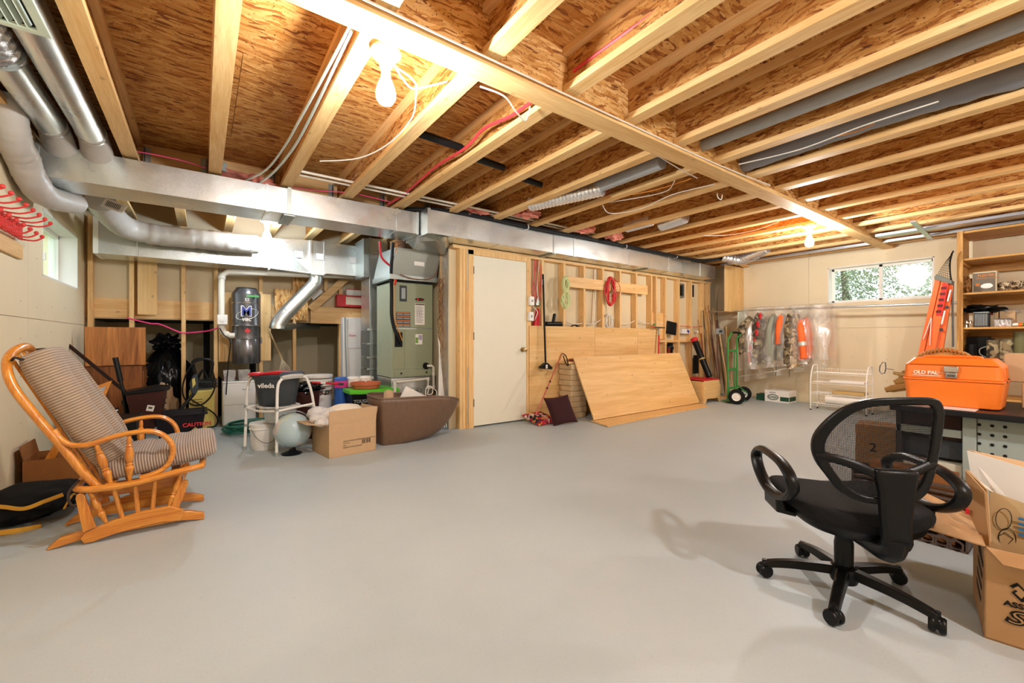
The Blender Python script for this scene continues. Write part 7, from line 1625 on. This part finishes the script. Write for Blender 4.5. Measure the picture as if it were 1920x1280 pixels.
lowL = [(-.162, .565), (-.12, .575), (-.058, .559), (-.025, .531), (-.01, .485), (-.044, .483), (-.106, .492), (-.141, .53)]
lowo = smooth_path([(x, 0, z) for x, z in [(-.19, .60), (-.13, .605), (-.04, .59), (.0, .56), (.01, .50), (.01, .458), (-.071, .459), (-.127, .488), (-.169, .544)]], 1, True)
# lumbar bridge with the two lower openings
# curved bars closing the lower part of the frame around the spine
B().tube([(x, bcurve(x, z), z) for x, z in ((-.195, .612), (-.14, .605), (-.08, .588), (-.03, .567), (.02, .560), (.07, .567), (.12, .585), (.165, .605))], .017, 10, sm=3, flat=.8).o('lumbar_bar', BP, t)
B().prism([(-.035, .585), (.10, .585), (.088, .50), (.078, .40), (.082, .33), (.07, .30), (-.005, .31), (-.012, .40), (-.018, .50)], 'xz', -.285, -.245).o('spine', BP, t, bev=.012)
B().tube([(.035, -.262, .34), (.035, -.25, .30), (.035, -.20, .275), (.035, -.10, .268), (.02, 0, .272)], .036, 12, sm=4, flat=1.2).o('spine_foot', BP, t)
SEATM = plain('seat_mesh_fabric', '17171a', .75, bump=1.0, bscale=500)
def seatfn(a, b_):
    th = 2 * PI * a; y = 2 * b_ - 1; w = max(0, 1 - abs(y) ** 4) ** .25
    cu, su = math.cos(th), math.sin(th); x = math.copysign(abs(cu) ** .45, cu); z = math.copysign(abs(su) ** .8, su)
    return Vector((x * .232 * (.3 + .7 * w), y * .235 + .015, .372 + z * .045 * w ** .6 + (.018 * x * x) - (.035 * max(0, y - .55) ** 2 * 4) - .012 * (1 - x * x)))
B().grid(seatfn, 40, 34, cu=True).o('seat', SEATM, t, ang=80)
B().grid(lambda a, b_: seatfn(a, b_) * .93 + Vector((0, 0, -.012)), 36, 20, cu=True).o('seat_shell', BP, t, ang=80)
B().obox((0, 0, .305), .16, .24, .05).o('seat_plate', BP, t, bev=.01)
armo = [(.276, .476), (.219, .522), (.103, .556), (-.026, .566), (-.159, .561), (-.238, .534), (-.253, .499), (-.2, .444), (-.117, .403), (-.026, .386), (.076, .404), (.189, .440)]
for s_ in (-1, 1):
    # the loop of the armrest: a closed strap
    loop = [(.205, .500), (.12, .545), (.0, .553), (-.12, .545), (-.20, .512), (-.205, .47), (-.15, .425), (-.06, .395), (.03, .39), (.11, .41), (.18, .45)]
    P_ = smooth_path([(s_ * (.265 + .006 * (z > .5)), y, z) for y, z in loop], 4, True)
    B().tube(P_, .0155, 10, closed=True, flat=1.55).o('arm_loop', BP, t)
    B().prism([(s_ * .20, .315), (s_ * .275, .33), (s_ * .278, .41), (s_ * .252, .40), (s_ * .24, .345), (s_ * .20, .335)] if s_ > 0 else [(s_ * .20, .315), (s_ * .20, .335), (s_ * .24, .345), (s_ * .252, .40), (s_ * .278, .41), (s_ * .275, .33)], 'xz', -.07, .07).o('arm_bracket', BP, t, bev=.006)
B().tube([(.24, -.03, .295), (.30, -.03, .285)], .008, 8).o('lever', BP, t)
B().lathe([(.032, .055), (.034, .20), (.030, .225), (.030, .29)], (0, 0, 0), 20).o('column', BP, t)
B().lathe([(.0, .045), (.045, .045), (.055, .075), (.048, .105), (.036, .115), (0, .115)], (0, 0, 0), 24, cap=False).o('base_hub', BP, t)
cs = [(1.863, .568), (1.997, .88), (2.36, .868), (2.425, .497), (2.113, .307)]
M_ = Matrix.Rotation(-(fang - PI / 2), 3, 'Z')
for i, (x, y) in enumerate(cs):
    v = M_ @ Vector((x - CHX, y - CHY, 0)); v = v.normalized() * .285
    e = v.normalized(); sd = Vector((-e.y, e.x, 0)); b = B(); m_ = 10; secs = []
    for k in range(m_ + 1):
        f = k / m_; c_ = e * (.03 + .262 * f); zt_ = .108 - .018 * f - .022 * f ** 3; w_ = .026 - .007 * f; h_ = .036 - .010 * f
        b.v += [c_ + sd * w_ + Vector((0, 0, zt_ - h_)), c_ + sd * w_ * .75 + Vector((0, 0, zt_)), c_ - sd * w_ * .75 + Vector((0, 0, zt_)), c_ - sd * w_ + Vector((0, 0, zt_ - h_))]
    for k in range(m_):
        for q in range(4): b.f.append((k * 4 + q, k * 4 + (q + 1) % 4, k * 4 + 4 + (q + 1) % 4, k * 4 + 4 + q))
    b.f += [(0, 1, 2, 3), (m_ * 4 + 3, m_ * 4 + 2, m_ * 4 + 1, m_ * 4)]
    b.o('base_arm', BP, t, bev=.004)
    wc = e * .285; an = .5 + i * 1.3; wa = Vector((math.cos(an), math.sin(an), 0))
    co_ = B().cyl(wc + Vector((0, 0, .035)), wc + Vector((0, 0, .075)), .010, n=10).o('castor', BP, t)
    for s_ in (-1, 1): B().lathe([(0, -.010), (.024, -.010), (.028, -.004), (.028, .004), (.024, .010), (0, .010)], wc + wa * .014 * s_ + Vector((0, 0, .0285)), 20, rot_to(wa), cap=False).o('castor_wheel', BP, co_)
    B().blob(wc + Vector((0, 0, .034)), .024, sub=2).o('castor_hood', BP, co_)
